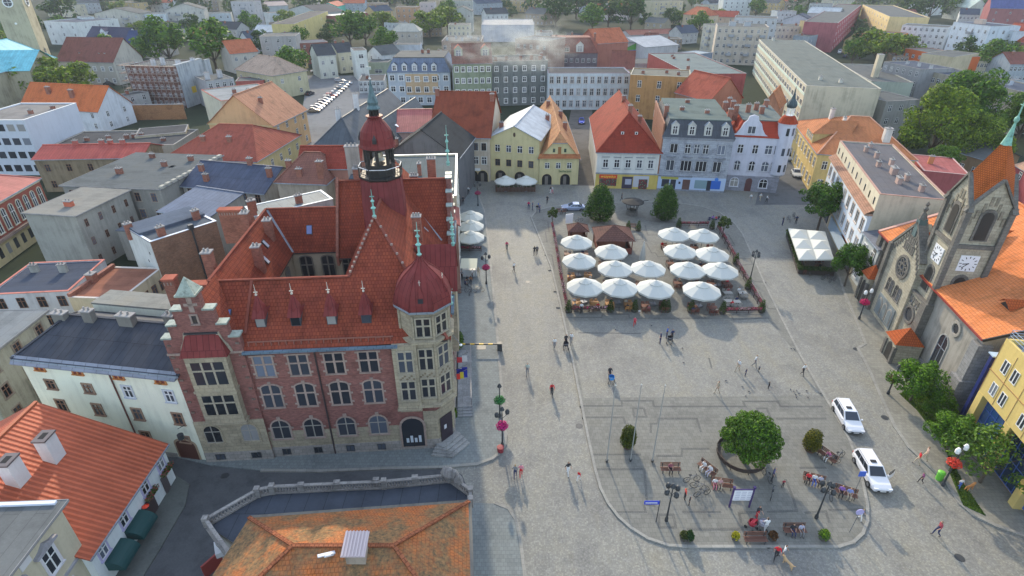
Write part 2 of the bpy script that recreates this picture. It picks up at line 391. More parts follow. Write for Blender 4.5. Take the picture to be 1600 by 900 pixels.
def window(parent, x, y, z, rz, w=1.0, h=1.5, style='plain', sur=None, frame=None, fine=True, name='window', gm=None):
    frame = frame or WHITE; gm = gm or GLASS
    key = (round(w, 2), round(h, 2), style, sur.name if sur else '', frame.name, fine, gm.name)
    if key not in _WMM:
        fr, gl, _, _ = win_meshes(w, h, style, sur)
        if fine: _WMM[key] = (fr.mesh('window', [frame, sur or frame]), gl.mesh('pane', gm))
        else:
            b = MB(); b.v = list(fr.v) + list(gl.v); b.f = list(fr.f) + [tuple(i + len(fr.v) for i in q) for q in gl.f]; b.mi = list(fr.mi) + [2] * len(gl.f)
            _WMM[key] = (b.mesh('window', [frame, sur or frame, gm]), None)
    a, b = _WMM[key]
    o = place(name, a, parent, (x, y, z), rz)
    if b is not None: place('pane', b, o)
    return o
REDBRICK = brick((.26, .1, .065)); CHBRICK = brick((.3, .13, .09), name='chimney_brick'); CAPM = plaster((.3, .29, .28))
_CH = {}
def chimney(parent, x, y, z, h=1.5, w=.9, d=.6, m=None, rz=0, pots=2):
    m = m or CHBRICK; key = (round(h, 1), w, d, m.name, pots)
    if key not in _CH:
        b = MB(); b.box(-w / 2, w / 2, -d / 2, d / 2, -1.2, h, 0); b.box(-w / 2 - .08, w / 2 + .08, -d / 2 - .08, d / 2 + .08, h, h + .12, 1)
        for i in range(pots):
            px = (i - (pots - 1) / 2) * w / max(1, pots) * .9
            b.lathe([(.11, h + .12), (.1, h + .42), (.0, h + .42)], 7, 1, Matrix.Translation((px, 0, 0)))
        _CH[key] = b.mesh('chimney', [m, CAPM])
    return place('chimney', _CH[key], parent, (x, y, z), rz)
def roof_height(o, x, y):
    L, D, r = o['L'], o['D'], o['rise']
    if o['roof'] in ('flat',): return 0
    if o['roof'] == 'mansard': return o['mh']
    if o['axis'] == 'y': x, y, L, D = y, x, D, L
    a = y / (o['rr'] * D) if o['rr'] > 0 else 9; b = (D - y) / ((1 - o['rr']) * D) if o['rr'] < 1 else 9
    v = min(a, b, 1)
    i0, i1 = o['ins']; t = o['jerk']
    if i0 > 0: v = min(v, t + (1 - t) * x / i0)
    if i1 > 0: v = min(v, t + (1 - t) * (L - x) / i1)
    return r * v
def ridge_roof(L, D, z, rise, ins, rr, jerk, oh):
    "top faces of a ridge roof with the ridge along x"
    i0, i1 = ins; yr = rr * D; T = []
    sF = rise / yr if yr > .01 else 0; sB = rise / (D - yr) if D - yr > .01 else 0
    def eF(x): return (x, -oh, z - oh * sF)
    def eB(x): return (x, D + oh, z - oh * sB)
    t = jerk; zj = z + rise * t
    a0, a1 = (-oh, L + oh)
    yF, yB = yr * t, D - (D - yr) * t
    L0 = [(a0, yF, zj)] if (i0 > 0 and t > 0) else []; R0 = [(a1, yF, zj)] if (i1 > 0 and t > 0) else []
    L1 = [(a0, yB, zj)] if (i0 > 0 and t > 0) else []; R1 = [(a1, yB, zj)] if (i1 > 0 and t > 0) else []
    r0 = (i0 if i0 > 0 else a0, yr, z + rise); r1 = (L - i1 if i1 > 0 else a1, yr, z + rise)
    if yr > .01: T.append([eF(a0), eF(a1)] + R0 + [r1, r0] + L0)
    if D - yr > .01: T.append([eB(a1), eB(a0)] + L1 + [r0, r1] + R1)
    if i0 > 0: T.append([(a0, yB, zj) if t > 0 else eB(a0), (a0, yF, zj) if t > 0 else eF(a0), r0])
    if i1 > 0: T.append([(a1, yF, zj) if t > 0 else eF(a1), (a1, yB, zj) if t > 0 else eB(a1), r1])
    return T, r0, r1
def house(name, label, A, B, z, D, wall, rm, roof='gable', axis='x', rise=3.0, ins=(0, 0), rr=.5, jerk=0.0, fl=3, nw=(0, 0, 0), ww=1.0, wh=1.5, ch=(),
          par=.5, oh=.35, cat='house', group=None, style='plain', sur=None, frame=None, z0=.9, mh=3.0, mi=1.2, chm=None, cap=None, rc=None, fine=None, top=None,
          cornice=None, door=None, plinth=None, skip=(), base=0.0, gutter=True):
    a = at(*A, z) if len(A) == 2 else Vector(A); b = at(*B, z) if len(B) == 2 else Vector(B)
    if isinstance(D, tuple):
        c = at(*D, z); d2 = (c - b); e = (b - a).normalized(); nrm = Vector((-e.y, e.x, 0)); D = abs(d2.dot(nrm))
    e = b - a; L = math.hypot(e.x, e.y); rz = math.atan2(e.y, e.x)
    root = thing(name, label, cat, (a.x, a.y, base), rz, group)
    o = dict(L=L, D=D, rise=rise, roof=roof, axis=axis, rr=rr, ins=ins, jerk=jerk, mh=mh, root=root, z=z - base); z = z - base
    far = a.y > 150
    if fine is None: fine = not far
    w = MB()
    for p, q in (((0, 0), (L, 0)), ((L, 0), (L, D)), ((L, D), (0, D)), ((0, D), (0, 0))):
        w.face([(p[0], p[1], 0), (q[0], q[1], 0), (q[0], q[1], z), (p[0], p[1], z)])
    mats = [wall, cap or CAPM]
    rb = MB(); rc = rc or None
    if roof == 'flat':
        if par > 0:
            t = .25
            for (x0, x1, y0, y1) in ((0, L, 0, t), (0, L, D - t, D), (0, t, t, D - t), (L - t, L, t, D - t)):
                w.box(x0, x1, y0, y1, z + .001, z + par, 0); w.box(x0 - .06 * (x0 == 0), x1 + .06 * (x1 == L), y0 - .06 * (y0 == 0), y1 + .06 * (y1 == D), z + par, z + par + .07, 1)
            rb.face([(t, t, z + .1), (L - t, t, z + .1), (L - t, D - t, z + .1), (t, D - t, z + .1)])
        else:
            rb.box(-oh, L + oh, -oh, D + oh, z, z + .22)
            rb.box(-oh - .04, L + oh + .04, -oh - .04, -oh, z + .06, z + .26, 1); rb.box(L + oh, L + oh + .04, -oh, D + oh, z + .06, z + .26, 1); rb.box(-oh - .04, -oh, -oh, D + oh, z + .06, z + .26, 1)
    elif roof == 'mansard':
        o1, o2 = -.3, mi
        lo = [(o1, o1), (L - o1, o1), (L - o1, D - o1), (o1, D - o1)]; hi = [(o2 * (1 if 'l' not in skip else 0), o2), (L - o2 * (1 if 'r' not in skip else 0), o2), (L - o2 * (1 if 'r' not in skip else 0), D - o2), (o2 * (1 if 'l' not in skip else 0), D - o2)]
        for i in range(4):
            j = (i + 1) % 4; rb.face([(*lo[i], z), (*lo[j], z), (*hi[j], z + mh), (*hi[i], z + mh)], 0)
        rb.face([(*p, z) for p in lo[::-1]], 0)
        rb.prism([(hi[0][0] - .15, hi[0][1] - .15), (hi[1][0] + .15, hi[1][1] - .15), (hi[2][0] + .15, hi[2][1] + .15), (hi[3][0] - .15, hi[3][1] + .15)], z + mh, z + mh + .2, 1)
    else:
        if axis == 'x': T, r0, r1 = ridge_roof(L, D, z, rise, ins, rr, jerk, oh); tr = lambda p: p
        else:
            T, r0, r1 = ridge_roof(D, L, z, rise, ins, rr, jerk, oh); tr = lambda p: (L - p[1], p[0], p[2])
            # ridge runs front to back, first end of ins = front
        for f in T:
            g = [tr(p) for p in f]
            rb.face([(p[0], p[1], p[2] + .12) for p in g], 0); rb.face([(p[0], p[1], p[2] - .02) for p in g[::-1]], 0)
            k = len(g)
            for i in range(k):
                p, q = g[i], g[(i + 1) % k]; rb.face([(p[0], p[1], p[2] - .02), (q[0], q[1], q[2] - .02), (q[0], q[1], q[2] + .12), (p[0], p[1], p[2] + .12)], 1 if i == 0 else 0)
        r0, r1 = tr(r0), tr(r1); up = Vector((0, 0, .16))
        rb.beam(Vector(r0) + up, Vector(r1) + up, .3, .12, 2)
        if jerk == 0:
            for i, (i_, rr_) in enumerate(((ins[0], r0), (ins[1], r1))):
                if i_ > 0:
                    for f in T:
                        g = [tr(p) for p in f]
                        if len(g) == 3 and tuple(g[2]) == tuple(rr_):
                            for q in g[:2]: rb.beam(Vector(q) + up, Vector(rr_) + up, .28, .1, 2)
        if gutter:
            for f in T:
                g = [tr(p) for p in f]; p, q = g[0], g[1]
                if abs(p[2] - q[2]) < .01 and p[2] < z + .1: rb.beam((p[0], p[1], p[2] + .02), (q[0], q[1], q[2] + .02), .16, .12, 1)
        # gable walls
        for k_, (xe, i_) in enumerate((((0), ins[0]), ((L if axis == 'x' else D), ins[1]))):
            if i_ > 0 and jerk == 0: continue
            DD = D if axis == 'x' else L; yr = rr * DD
            pts = [(xe, 0, z), (xe, DD, z)]
            if i_ > 0: pts += [(xe, DD - (DD - yr) * jerk, z + rise * jerk), (xe, yr * jerk, z + rise * jerk)]
            else: pts += [(xe, yr, z + rise)]
            pts = [tr(p) for p in pts]
            w.face(pts if k_ == 1 else pts[::-1])
    if plinth: w.box(-.06, L + .06, -.06, D + .06, 0, .7, 1); mats[1] = plinth
    w.build('wall', mats, root)
    ro = rb.build('roof', [rm, (top or (ZINC if roof != 'flat' else CAPM)), rc or rm], root); o['ro'] = ro
    for cq in ch:
        fx, fy = cq[0], cq[1]; hh = cq[2] if len(cq) > 2 else 1.4; cw = cq[3] if len(cq) > 3 else .9; cdp = cq[4] if len(cq) > 4 else .55
        chimney(ro, fx * L, fy * D, z + roof_height(o, fx * L, fy * D), hh, cw, cdp, chm)
    fh = z / fl
    SIDES = {'f': (L, lambda t: (t, 0), 0), 'r': (D, lambda t: (L, t), R(90)), 'l': (D, lambda t: (0, D - t), R(-90)), 'b': (L, lambda t: (L - t, D), R(180))}
    o['sides'] = SIDES
    for sd_, n in zip('frlb', tuple(nw) + (0,) * (4 - len(nw))):
        if not n: continue
        ln, fn, r_ = SIDES[sd_]
        for k in range(fl):
            if (sd_, k) in skip: continue
            for i in range(n):
                x, y = fn(ln * (i + .5) / n)
                window(root, x, y, k * fh + z0 * min(1, fh / 3), r_, ww, min(wh, fh * .62), style, sur, frame, fine)
    if cornice:
        cb = MB(); cb.box(-.2, L + .2, -.22, -.002, z - .35, z - .05, 0); cb.box(-.12, L + .12, -.12, -.002, z - .5, z - .35, 0); cb.build('cornice', cornice, root)
    if door:
        for (sd_, fx, dw, dh, dm) in door:
            ln, fn, r_ = SIDES[sd_]; x, y = fn(ln * fx); d = MB(); d.box(-dw / 2, dw / 2, -.06, 0, 0, dh, 0); d.box(-dw / 2 - .1, -dw / 2, -.12, 0, 0, dh, 1); d.box(dw / 2, dw / 2 + .1, -.12, 0, 0, dh, 1); d.box(-dw / 2 - .1, dw / 2 + .1, -.12, 0, dh, dh + .12, 1)
            d.build('door', [dm, CAPM], root, (x, y, 0), r_)
    return o
def dormers(o, spots, w=1.0, h=1.1, wallm=None, rm=None, kind='gable', win='plain', dep=None, fy=.18):
    "small dormers on the front slope of a ridge roof: spots are fractions along the front"
    root, L, D, z = o['root'], o['L'], o['D'], o['z']; wallm = wallm or WHITE
    for fx in spots:
        x = fx * L; y = fy * D if o['axis'] == 'x' else fy; zz = z + roof_height(o, x, y) - .1
        if o['roof'] == 'mansard': y = -.12; zz = z + .45
        b = MB(); b.box(-w / 2, w / 2, 0, dep or h * 1.2, 0, h, 0)
        d = dep or h * 1.2
        rb = MB()
        if kind == 'gable':
            k = w * .45; e = .12
            b.face([(-w / 2, 0, h), (w / 2, 0, h), (0, 0, h + k)])
            rb.face([(-w / 2 - e, -e, h - .1), (0, -e, h + k), (0, d + k, h + k), (-w / 2 - e, d, h - .1)]); rb.face([(0, -e, h + k), (w / 2 + e, -e, h - .1), (w / 2 + e, d, h - .1), (0, d + k, h + k)])
        else: rb.face([(-w / 2 - .1, -.15, h), (w / 2 + .1, -.15, h), (w / 2 + .1, d + .3, h + .25), (-w / 2 - .1, d + .3, h + .25)]); rb.box(-w / 2 - .1, w / 2 + .1, -.15, -.1, h - .12, h - .001)
        dm = b.build('dormer', wallm, o['ro'], (x, y, zz)); rb.build('dormer_roof', rm or ZINC, dm)
        window(root, x, y - .01, zz + .12, 0, w * .62, h * .82, win, None, None, False)
def skylights(o, pts, m=None):
    m = m or plain((.55, .62, .72), .15, name='skylight_glass')
    for fx, fy in pts:
        x, y = fx * o['L'], fy * o['D']; z = o['z'] + roof_height(o, x, y); z2 = o['z'] + roof_height(o, x, y + .5)
        ang = math.atan2(z2 - z, .5); M = Matrix.Translation((x, y, z + .16)) @ Matrix.Rotation(ang, 4, 'X')
        b = MB(); b.box(-.4, .4, -.6, .6, 0, .08, 0, M); b.box(-.32, .32, -.5, .5, .081, .1, 1, M); b.build('skylight', [DARKM, m], o['ro'])
# ------------------------------------------------------------------ trees
import numpy as np
def crown_mesh(seed, lobes, n, size, m, flat=.0):
    rg = np.random.default_rng(seed)
    L = np.array(lobes, float); wgt = L[:, 3] ** 2; wgt /= wgt.sum()
    k = rg.choice(len(L), n, p=wgt); d = rg.normal(size=(n, 3)); d /= np.linalg.norm(d, axis=1)[:, None]
    rad = L[k, 3] * (1 - np.abs(rg.normal(0, .16, n)).clip(0, .6)) * rg.uniform(.92, 1.08, n)
    c = L[k, :3] + d * rad[:, None] * np.array([1, 1, .85])
    nn = d + rg.normal(0, .55, (n, 3)) + np.array([0, 0, .25]); nn /= np.linalg.norm(nn, axis=1)[:, None]
    t = np.cross(nn, rg.normal(size=(n, 3))); t /= np.linalg.norm(t, axis=1)[:, None]; b = np.cross(nn, t)
    s = size * rg.uniform(.6, 1.35, n)[:, None]
    v = np.stack([c - t * s, c - b * s * .55 + nn * s * .15, c + t * s, c + b * s * .55 + nn * s * .15], 1).reshape(-1, 3)
    me = bpy.data.meshes.new('crown'); me.from_pydata(v.tolist(), [], [tuple(range(4 * i, 4 * i + 4)) for i in range(n)])
    me.materials.append(m); return me
def lobes_round(rg, h, r, base, n=12):
    "h total height, r crown radius, base = clear trunk height"
    out = [(0, 0, (h + base) / 2, min(r, (h - base) / 2) * .66)]
    for i in range(n):
        a = rg.uniform(0, 6.283); zz = rg.uniform(.12, .95); rr = r * (1 - abs(zz - .42) ** 1.6 * 1.5)
        q = rg.uniform(.16, .38) * r; d = max(0, rr - q * .8) * rg.uniform(.75, 1.22)
        out.append((d * math.cos(a), d * math.sin(a), base + (h - base - q) * zz + q * .3, q))
    return out
def trunk_mb(h, r, base, rg, crown_r, limbs=6):
    b = MB(); b.bar((0, 0, 0), (rg.uniform(-.1, .1), rg.uniform(-.1, .1), base + (h - base) * .5), r, 0, 8, r * .45)
    for i in range(limbs):
        a = 6.283 * i / limbs + rg.uniform(-.3, .3); z0 = base * rg.uniform(.75, 1.15); q = crown_r * rg.uniform(.5, .8)
        p = Vector((math.cos(a) * q * .5, math.sin(a) * q * .5, z0 + (h - base) * .22)); b.bar((0, 0, z0), p, r * .42, 0, 6, r * .25)
        b.bar(p, (math.cos(a) * q, math.sin(a) * q, z0 + (h - base) * rg.uniform(.4, .6)), r * .25, 0, 5, r * .08)
    return b
_TP = {}
def tree_proto(key, h, r, base, n, size, col, tr=.22, seed=1, name='broadleaf_tree'):
    rg = random.Random(seed); lm = leaves(col)
    lob = lobes_round(rg, h, r, base, 24)
    cm = crown_mesh(seed, lob, n, size, lm); tm = trunk_mb(h, tr, base, rg, r).mesh('trunk', bark()); _TP[key] = (cm, tm, h, r, name); return cm, tm
def tree(key, pos, label, h=None, group=None, rz=None, wide=1.0, name=None):
    cm, tm, H0, r0, nm = _TP[key]; s = (h or H0) / H0
    t = thing(name or nm, label, 'tree', (pos[0], pos[1], pos[2] if len(pos) > 2 else 0), rz if rz is not None else rnd.uniform(0, 6.28), group); t.scale = (s * wide, s * wide, s)
    place('crown', cm, t); place('trunk', tm, t); return t
def tree_px(key, base_px, h, label, group=None, wide=1.0, name=None):
    p = at(*base_px, 0); return tree(key, (p.x, p.y, 0), label, h, group, None, wide, name)
# ------------------------------------------------------------------ the ground, the square, pavements
def poly_px(pts, z=0.0): return [tuple(at(u, v, z)[:2]) for u, v in pts]
g = MB(); g.face([(-2500, -200, 0), (2500, -200, 0), (2500, 4000, 0), (-2500, 4000, 0)])
struct('ground', g, ground_mat((.035, .045, .028), 'rough_ground', .5, .02))
COB = cobble((.208, .208, .19), (.295, .293, .265), .14, 'square_cobbles')
COB2 = cobble((.15, .155, .16), (.22, .225, .225), .13, 'street_cobbles')
FLAG = flags((.19, .19, .17), .45, .45, 'platform_paving')
PAVE = flags((.2, .225, .225), .35, .35, 'pavement_slabs')
ASPH = ground_mat((.1, .104, .11), 'asphalt', .3, .4)
GRAN = flags((.29, .285, .26), 1.0, .5, 'granite_kerb', .85)
sqp = poly_px([(690, 262), (1300, 262), (1420, 470), (1500, 640), (1660, 880), (1660, 960), (775, 960), (735, 810), (728, 765), (690, 731), (790, 690), (765, 400), (745, 300)])
b = MB(); b.face([(x, y, .004) for x, y in sqp][::-1]); sq = struct('square_cobbles', b, COB)
if sq.data.polygons[0].normal.z < 0: sq.data.flip_normals()
def flat_sheet(name, pts, z, m, kind='structure'):
    b = MB(); P = [(p[0], p[1], z) for p in pts]; n = len(P)
    if sum(P[i][0] * P[(i + 1) % n][1] - P[(i + 1) % n][0] * P[i][1] for i in range(n)) < 0: P = P[::-1]
    b.face(P); return struct(name, b, m)
def slab(name, pts, z1, m, mk=None, z0=0.0):
    b = MB(); b.prism([tuple(p[:2]) for p in pts], z0, z1, 0); return struct(name, b, m)
def strip_mb(b, pts, w, z0, z1, m=0, closed=False):
    P = [Vector((p[0], p[1])) for p in pts]; n = len(P)
    for i in range(n if closed else n - 1):
        a, c = P[i], P[(i + 1) % n]; d = (c - a)
        if d.length < .05: continue
        d.normalize(); nn = Vector((-d.y, d.x)) * w / 2; e = d * w * .5
        b.prism([tuple(a - nn - e * .9), tuple(c - nn + e * .9), tuple(c + nn + e * .9), tuple(a + nn - e * .9)], z0, z1 + i * .0004, m)
    return b
SQ_PX = [(830, 340), (843, 372), (862, 420), (874, 470), (885, 520), (898, 580), (910, 640), (920, 690), (930, 735), (938, 763), (950, 787), (966, 808), (985, 825), (1012, 842), (1045, 853), (1080, 855), (1200, 855), (1310, 855), (1333, 848), (1348, 834), (1355, 815), (1355, 790),
         (1345, 740), (1328, 690), (1300, 640), (1276, 600), (1250, 555), (1222, 500), (1196, 447), (1170, 388), (1160, 366), (1146, 348), (1125, 333), (1095, 323), (1060, 318), (990, 316), (900, 320), (860, 324), (838, 330)]
SQW = poly_px(SQ_PX)
slab('market_platform', SQW, .10, FLAG)
# the bright sunny half of the platform is laid in small setts
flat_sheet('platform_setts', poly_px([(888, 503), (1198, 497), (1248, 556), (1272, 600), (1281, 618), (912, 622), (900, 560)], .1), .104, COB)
b = MB(); strip_mb(b, SQW, .26, 0, .13, 0, True); struct('platform_kerb', b, GRAN)
LINES = [[(907, 634), (972, 634), (971, 626), (1020, 626), (1022, 635), (1165, 635), (1161, 627), (1215, 627), (1220, 635), (1284, 635)],
         [(911, 652), (974, 652), (977, 661)], [(1017, 675), (1017, 662), (1027, 662), (1029, 654), (1089, 654), (1095, 674)], [(989, 638), (1006, 638), (1010, 651), (991, 651), (989, 638)],
         [(926, 710), (1000, 710)], [(931, 733), (1007, 733), (1011, 789), (1022, 790)], [(961, 800), (1009, 800), (1006, 789)], [(1027, 712), (1065, 712), (1066, 701), (1107, 701)],
         [(1075, 827), (1160, 827), (1155, 801), (1182, 800)], [(1029, 804), (1052, 804), (1056, 824), (1030, 824), (1029, 804)], [(1068, 800), (1125, 800)], [(1251, 731), (1290, 731)], [(1297, 797), (1350, 796), (1351, 805)],
         [(1259, 801), (1290, 799), (1296, 815)], [(1214, 654), (1290, 654)], [(1200, 800), (1245, 798), (1240, 780), (1228, 750)], [(1183, 638), (1198, 638), (1204, 652), (1187, 652), (1183, 638)],
         [(884, 496), (940, 496), (942, 491), (982, 491), (984, 497), (1102, 497), (1100, 492), (1142, 492), (1146, 499), (1200, 497)], [(955, 480), (967, 480), (968, 490), (956, 490), (955, 480)],
         [(1010, 380), (1018, 395), (1024, 395), (1028, 401), (1052, 401), (1055, 408), (1075, 408)], [(1008, 352), (1012, 367), (1040, 367)], [(990, 367), (1003, 367), (1004, 374), (992, 374), (990, 367)],
         [(1010, 345), (1110, 350), (1118, 362)], [(1130, 366), (1138, 366), (1148, 383), (1142, 384)], [(1140, 384), (1152, 404), (1172, 404)], [(1158, 414), (1176, 413), (1172, 404)], [(1158, 414), (1166, 432), (1180, 440), (1196, 441)], [(1187, 456), (1200, 482), (1216, 483)],
         [(848, 345), (856, 345), (858, 362), (852, 362), (855, 378), (848, 378)], [(852, 398), (862, 398), (866, 420), (858, 422)], [(866, 455), (874, 455), (878, 480), (870, 480)], [(905, 520), (1000, 521)], [(1108, 560), (1112, 575)]]
b = MB()
for ln in LINES: strip_mb(b, poly_px(ln, .1), .22, .0, .110)
struct('paving_lines', b, flags((.135, .136, .128), .2, .2, 'dark_setts'))
# town hall side pavement
PL = [(742, 262), (745, 300), (757, 330), (763, 380), (768, 430), (773, 480), (779, 550), (785, 620), (790, 680), (789, 695), (782, 708), (768, 718), (745, 726), (690, 731), (600, 733), (500, 737), (410, 736), (330, 728), (262, 712), (240, 690), (500, 690), (680, 640), (690, 262)]
PLW = poly_px(PL); slab('town_hall_pavement', PLW, .12, PAVE)
b = MB(); strip_mb(b, PLW[1:17], .3, 0, .15); struct('pavement_kerb', b, GRAN)
# asphalt street bottom left
flat_sheet('street_asphalt', poly_px([(200, 640), (330, 700), (690, 725), (722, 742), (735, 775), (520, 830), (330, 960), (100, 960), (200, 830)]), .008, ASPH)
PB = [(735, 787), (775, 788), (795, 796), (807, 815), (813, 845), (820, 900), (826, 960), (700, 960)]
PBW = poly_px(PB); slab('corner_pavement', PBW, .12, PAVE); b = MB(); strip_mb(b, PBW[1:7], .28, 0, .15); struct('corner_kerb', b, GRAN)
PW = poly_px([(272, 742), (296, 757), (290, 790), (250, 860), (222, 905), (150, 960), (60, 960), (230, 800)]); slab('narrow_pavement', PW, .12, ground_mat((.14, .15, .14), 'worn_concrete'))
# right side pavement in front of the church
PR = [(1268, 300), (1285, 330), (1306, 420), (1318, 455), (1333, 490), (1352, 538), (1340, 545), (1356, 575), (1376, 620), (1398, 668), (1420, 700), (1450, 728), (1478, 755), (1500, 788), (1520, 805), (1555, 822), (1600, 838), (1680, 862), (1720, 700), (1560, 500), (1450, 470), (1370, 430), (1320, 330), (1305, 285)]
PRW = poly_px(PR); slab('church_pavement', PRW, .12, flags((.25, .245, .21), .4, .4, 'beige_paving')); b = MB(); strip_mb(b, PRW[1:18], .32, 0, .15); struct('church_kerb', b, GRAN)
GR = poly_px([(1405, 615), (1432, 640), (1455, 670), (1490, 720), (1482, 735), (1505, 790), (1540, 806), (1505, 755), (1475, 695), (1500, 660), (1560, 640), (1520, 600), (1470, 590)], .12)
def grass_blades(b, poly, n, h, z):
    xs = [p[0] for p in poly]; ys = [p[1] for p in poly]; k = 0
    while k < n:
        x, y = rnd.uniform(min(xs), max(xs)), rnd.uniform(min(ys), max(ys))
        if not inside(x, y, poly): continue
        k += 1; a = rnd.uniform(0, 3.14); w = .05; hh = h * rnd.uniform(.5, 1.2)
        b.face([(x - w * math.cos(a), y - w * math.sin(a), z), (x + w * math.cos(a), y + w * math.sin(a), z), (x + rnd.uniform(-.06, .06), y + rnd.uniform(-.06, .06), z + hh)])
def inside(x, y, P):
    c = False; j = len(P) - 1
    for i in range(len(P)):
        if (P[i][1] > y) != (P[j][1] > y) and x < (P[j][0] - P[i][0]) * (y - P[i][1]) / (P[j][1] - P[i][1]) + P[i][0]: c = not c
        j = i
    return c
slab('lawn', GR, .16, ground_mat((.06, .11, .025), 'grass_ground', .4, 1.5))
b = MB(); grass_blades(b, GR, 9000, .16, .15); gg = b.build('grass', leaves((.07, .13, .02), 'grass')); tag(gg, 'short green grass in the bed beside the church pavement', 'grass', kind='stuff')
# far courtyards and streets
flat_sheet('car_park_asphalt', poly_px([(470, 190), (480, 118), (560, 118), (600, 128), (612, 150), (560, 180), (540, 215), (470, 245), (420, 262)]), .01, ground_mat((.18, .185, .19), 'car_park', .25, .05))
flat_sheet('side_street', poly_px([(1195, 262), (1222, 215), (1240, 180), (1300, 150), (1290, 230), (1300, 262), (1300, 320), (1180, 320)]), .012, ground_mat((.13, .135, .14), 'street', .3, .2))
flat_sheet('alley', poly_px([(893, 290), (899, 230), (888, 195), (893, 168), (925, 168), (930, 240), (935, 290)]), .012, ground_mat((.13, .12, .11), 'alley_paving', .3, .2))
flat_sheet('yard', poly_px([(880, 58), (1010, 58), (1000, 100), (960, 118), (870, 118)]), .012, ground_mat((.2, .19, .18), 'yard', .25, .05))
def gz(x, y):
    "height of the walking surface"
    if inside(x, y, SQW): return .10
    for p, z in ((PLW, .12), (PRW, .12), (PBW, .12), (PW, .12)):
        if inside(x, y, p): return z
    return .004
def spot(u, v):
    p = at(u, v, 0.06); return Vector((p.x, p.y, gz(p.x, p.y)))
# manhole covers and drains
b = MB(); 
mh = MB(); mh.lathe([(0, 0), (.38, 0), (.38, .01), (0, .012)], 14)
mp = Proto(tag(mh.build('manhole_cover', DARKM), 'dark round iron manhole cover set in the cobbles', 'manhole'))
for i, (u, v, l) in enumerate([(351, 743, 'dark round manhole cover in the asphalt street by the arched gate'), (1500, 871, 'round manhole cover in the cobbles at bottom right'), (1383, 652, 'round manhole cover in the road near the white car'), (905, 665, 'round manhole cover beside the left platform kerb'), (1338, 545, 'round manhole cover at the step of the church kerb'), (825, 440, 'round manhole cover in the shaded cobbles left of the parasols')]):
    p = spot(u, v); mp.put((p.x, p.y, p.z + .002), 0, l, 'manhole covers')
# ------------------------------------------------------------------ town hall
TO = Vector((-29.4, 39.6, 0)); TA = R(4.2)
TH = thing('town_hall', 'big red brick town hall with red tiled roofs, copper finials and a black belfry', 'town hall', TO, TA)
THB = brick((.29, .115, .095), (.22, .13, .11), 'town_hall_brick', .29, .085)
ASH = stone((.42, .36, .255), .8, .4, .35); RUB = stone((.36, .33, .3), .75, .45, .3); TRIM = stone((.42, .37, .28), 2, 2, .25); PINK = stone((.4, .3, .25), 1.2, 3, .25)
TR = tiles((.28, .066, .036), (.19, .045, .028), .36, .3, line=.5); RC = seam((.21, .045, .042), .5, .5)
CREAM = plaster((.42, .38, .28)); COP = copper(); BLK = plain((.025, .024, .022), .6, name='black_timber')
w = MB()
w.box(0, 20.9, 0, 10, 0, 13, 0); w.box(12.7, 23.7, 2.6, 28, 0, 12.99, 0); w.box(0, 5.1, 10, 22.3, 0, 12.98, 0); w.box(0, 12.7, 19.8, 25, 0, 12.97, 0)
w.prism([(20.9, 0), (22.2, 0), (23.7, 1.5), (23.7, 2.6), (20.9, 2.6)], 0, 13)
for x0, x1, y0, y1 in ((-.03, 21.0, -.05, -.002),): w.box(x0, x1, y0, y1, 1.3, 3.3, 1); w.box(x0 - .02, x1, y0 - .06, y1, 0, 1.3, 2)
w.box(23.702, 23.75, 1.6, 28.02, 1.3, 3.3, 1); w.box(23.702, 23.8, 1.6, 28.03, 0, 1.3, 2)
w.prism([(20.98, -.05), (22.24, -.05), (23.75, 1.46), (23.75, 2.0), (20.98, 2.0)], 1.3, 4.9, 1); w.prism([(20.98, -.11), (22.26, -.11), (23.81, 1.44), (23.81, 2.0), (20.98, 2.0)], .001, 1.3, 2)
w.box(6.3, 19, -.07, -.001, 12.35, 12.5, 3); w.box(-.05, 19, -.04, -.001, 9.62, 9.7, 0)
w.build('wall', [THB, ASH, RUB, PINK], TH)
w = MB(); w.box(5.08, 5.13, 10, 19.8, 0, 12.95); w.box(5.13, 12.66, 19.75, 19.799, 0, 12.95); w.box(12.66, 12.699, 10, 19.8, 0, 12.95); w.box(5.13, 12.66, 10.001, 10.05, 0, 12.95)
w.build('courtyard_wall', CREAM, TH)
for x in (6.6, 9.1, 11.5): window(TH, x, 19.74, 9.3, 0, 1.3, 2.7, 'archstone', None, plain((.16, .15, .13), .6))
for y in (12, 14.5, 17): window(TH, 5.14, y, 9.3, R(90), 1.2, 2.6, 'archstone', None, plain((.16, .15, .13), .6))
# small corbel blocks along window rows
STN = TRIM
for x in (7.55, 10.55, 13.65, 16.65):
    window(TH, x, 0, 9.9, 0, 1.55, 2.2, 'stone', PINK); window(TH, x, 0, 6.3, 0, 1.6, 2.6, 'archstone', PINK)
    window(TH, x, -.05, 2.4, 0, 1.65, 2.3, 'arch', PINK, plain((.3, .28, .24), .6)); window(TH, x, -.1, .35, 0, .8, .75, 'two', None, DARKM, name='basement_window')
qb = MB()
for x in (7.55, 10.55, 13.65, 16.65):
    for z, hw in ((10.1, .93), (11.1, .93), (12.0, .93), (6.5, .96), (7.5, .96), (8.5, .93), (2.6, .98), (3.6, .98)):
        for s in (-1, 1): qb.box(x + s * (hw + .07) - .12, x + s * (hw + .07) + .12, -.06, -.003, z, z + .2)
    qb.box(x - .16, x + .16, -.12, -.003, 4.72, 5.1); qb.box(x - .14, x + .14, -.1, -.003, 8.95, 9.25)
qb.build('window_quoins', PINK, TH)
# downpipes
for x, y in ((6.15, -.1), (12.1, -.1)):
    b = MB(); b.bar((x, y, 0), (x, y, 12.6), .08); b.build('downpipe', plain((.05, .035, .035), .5), TH)
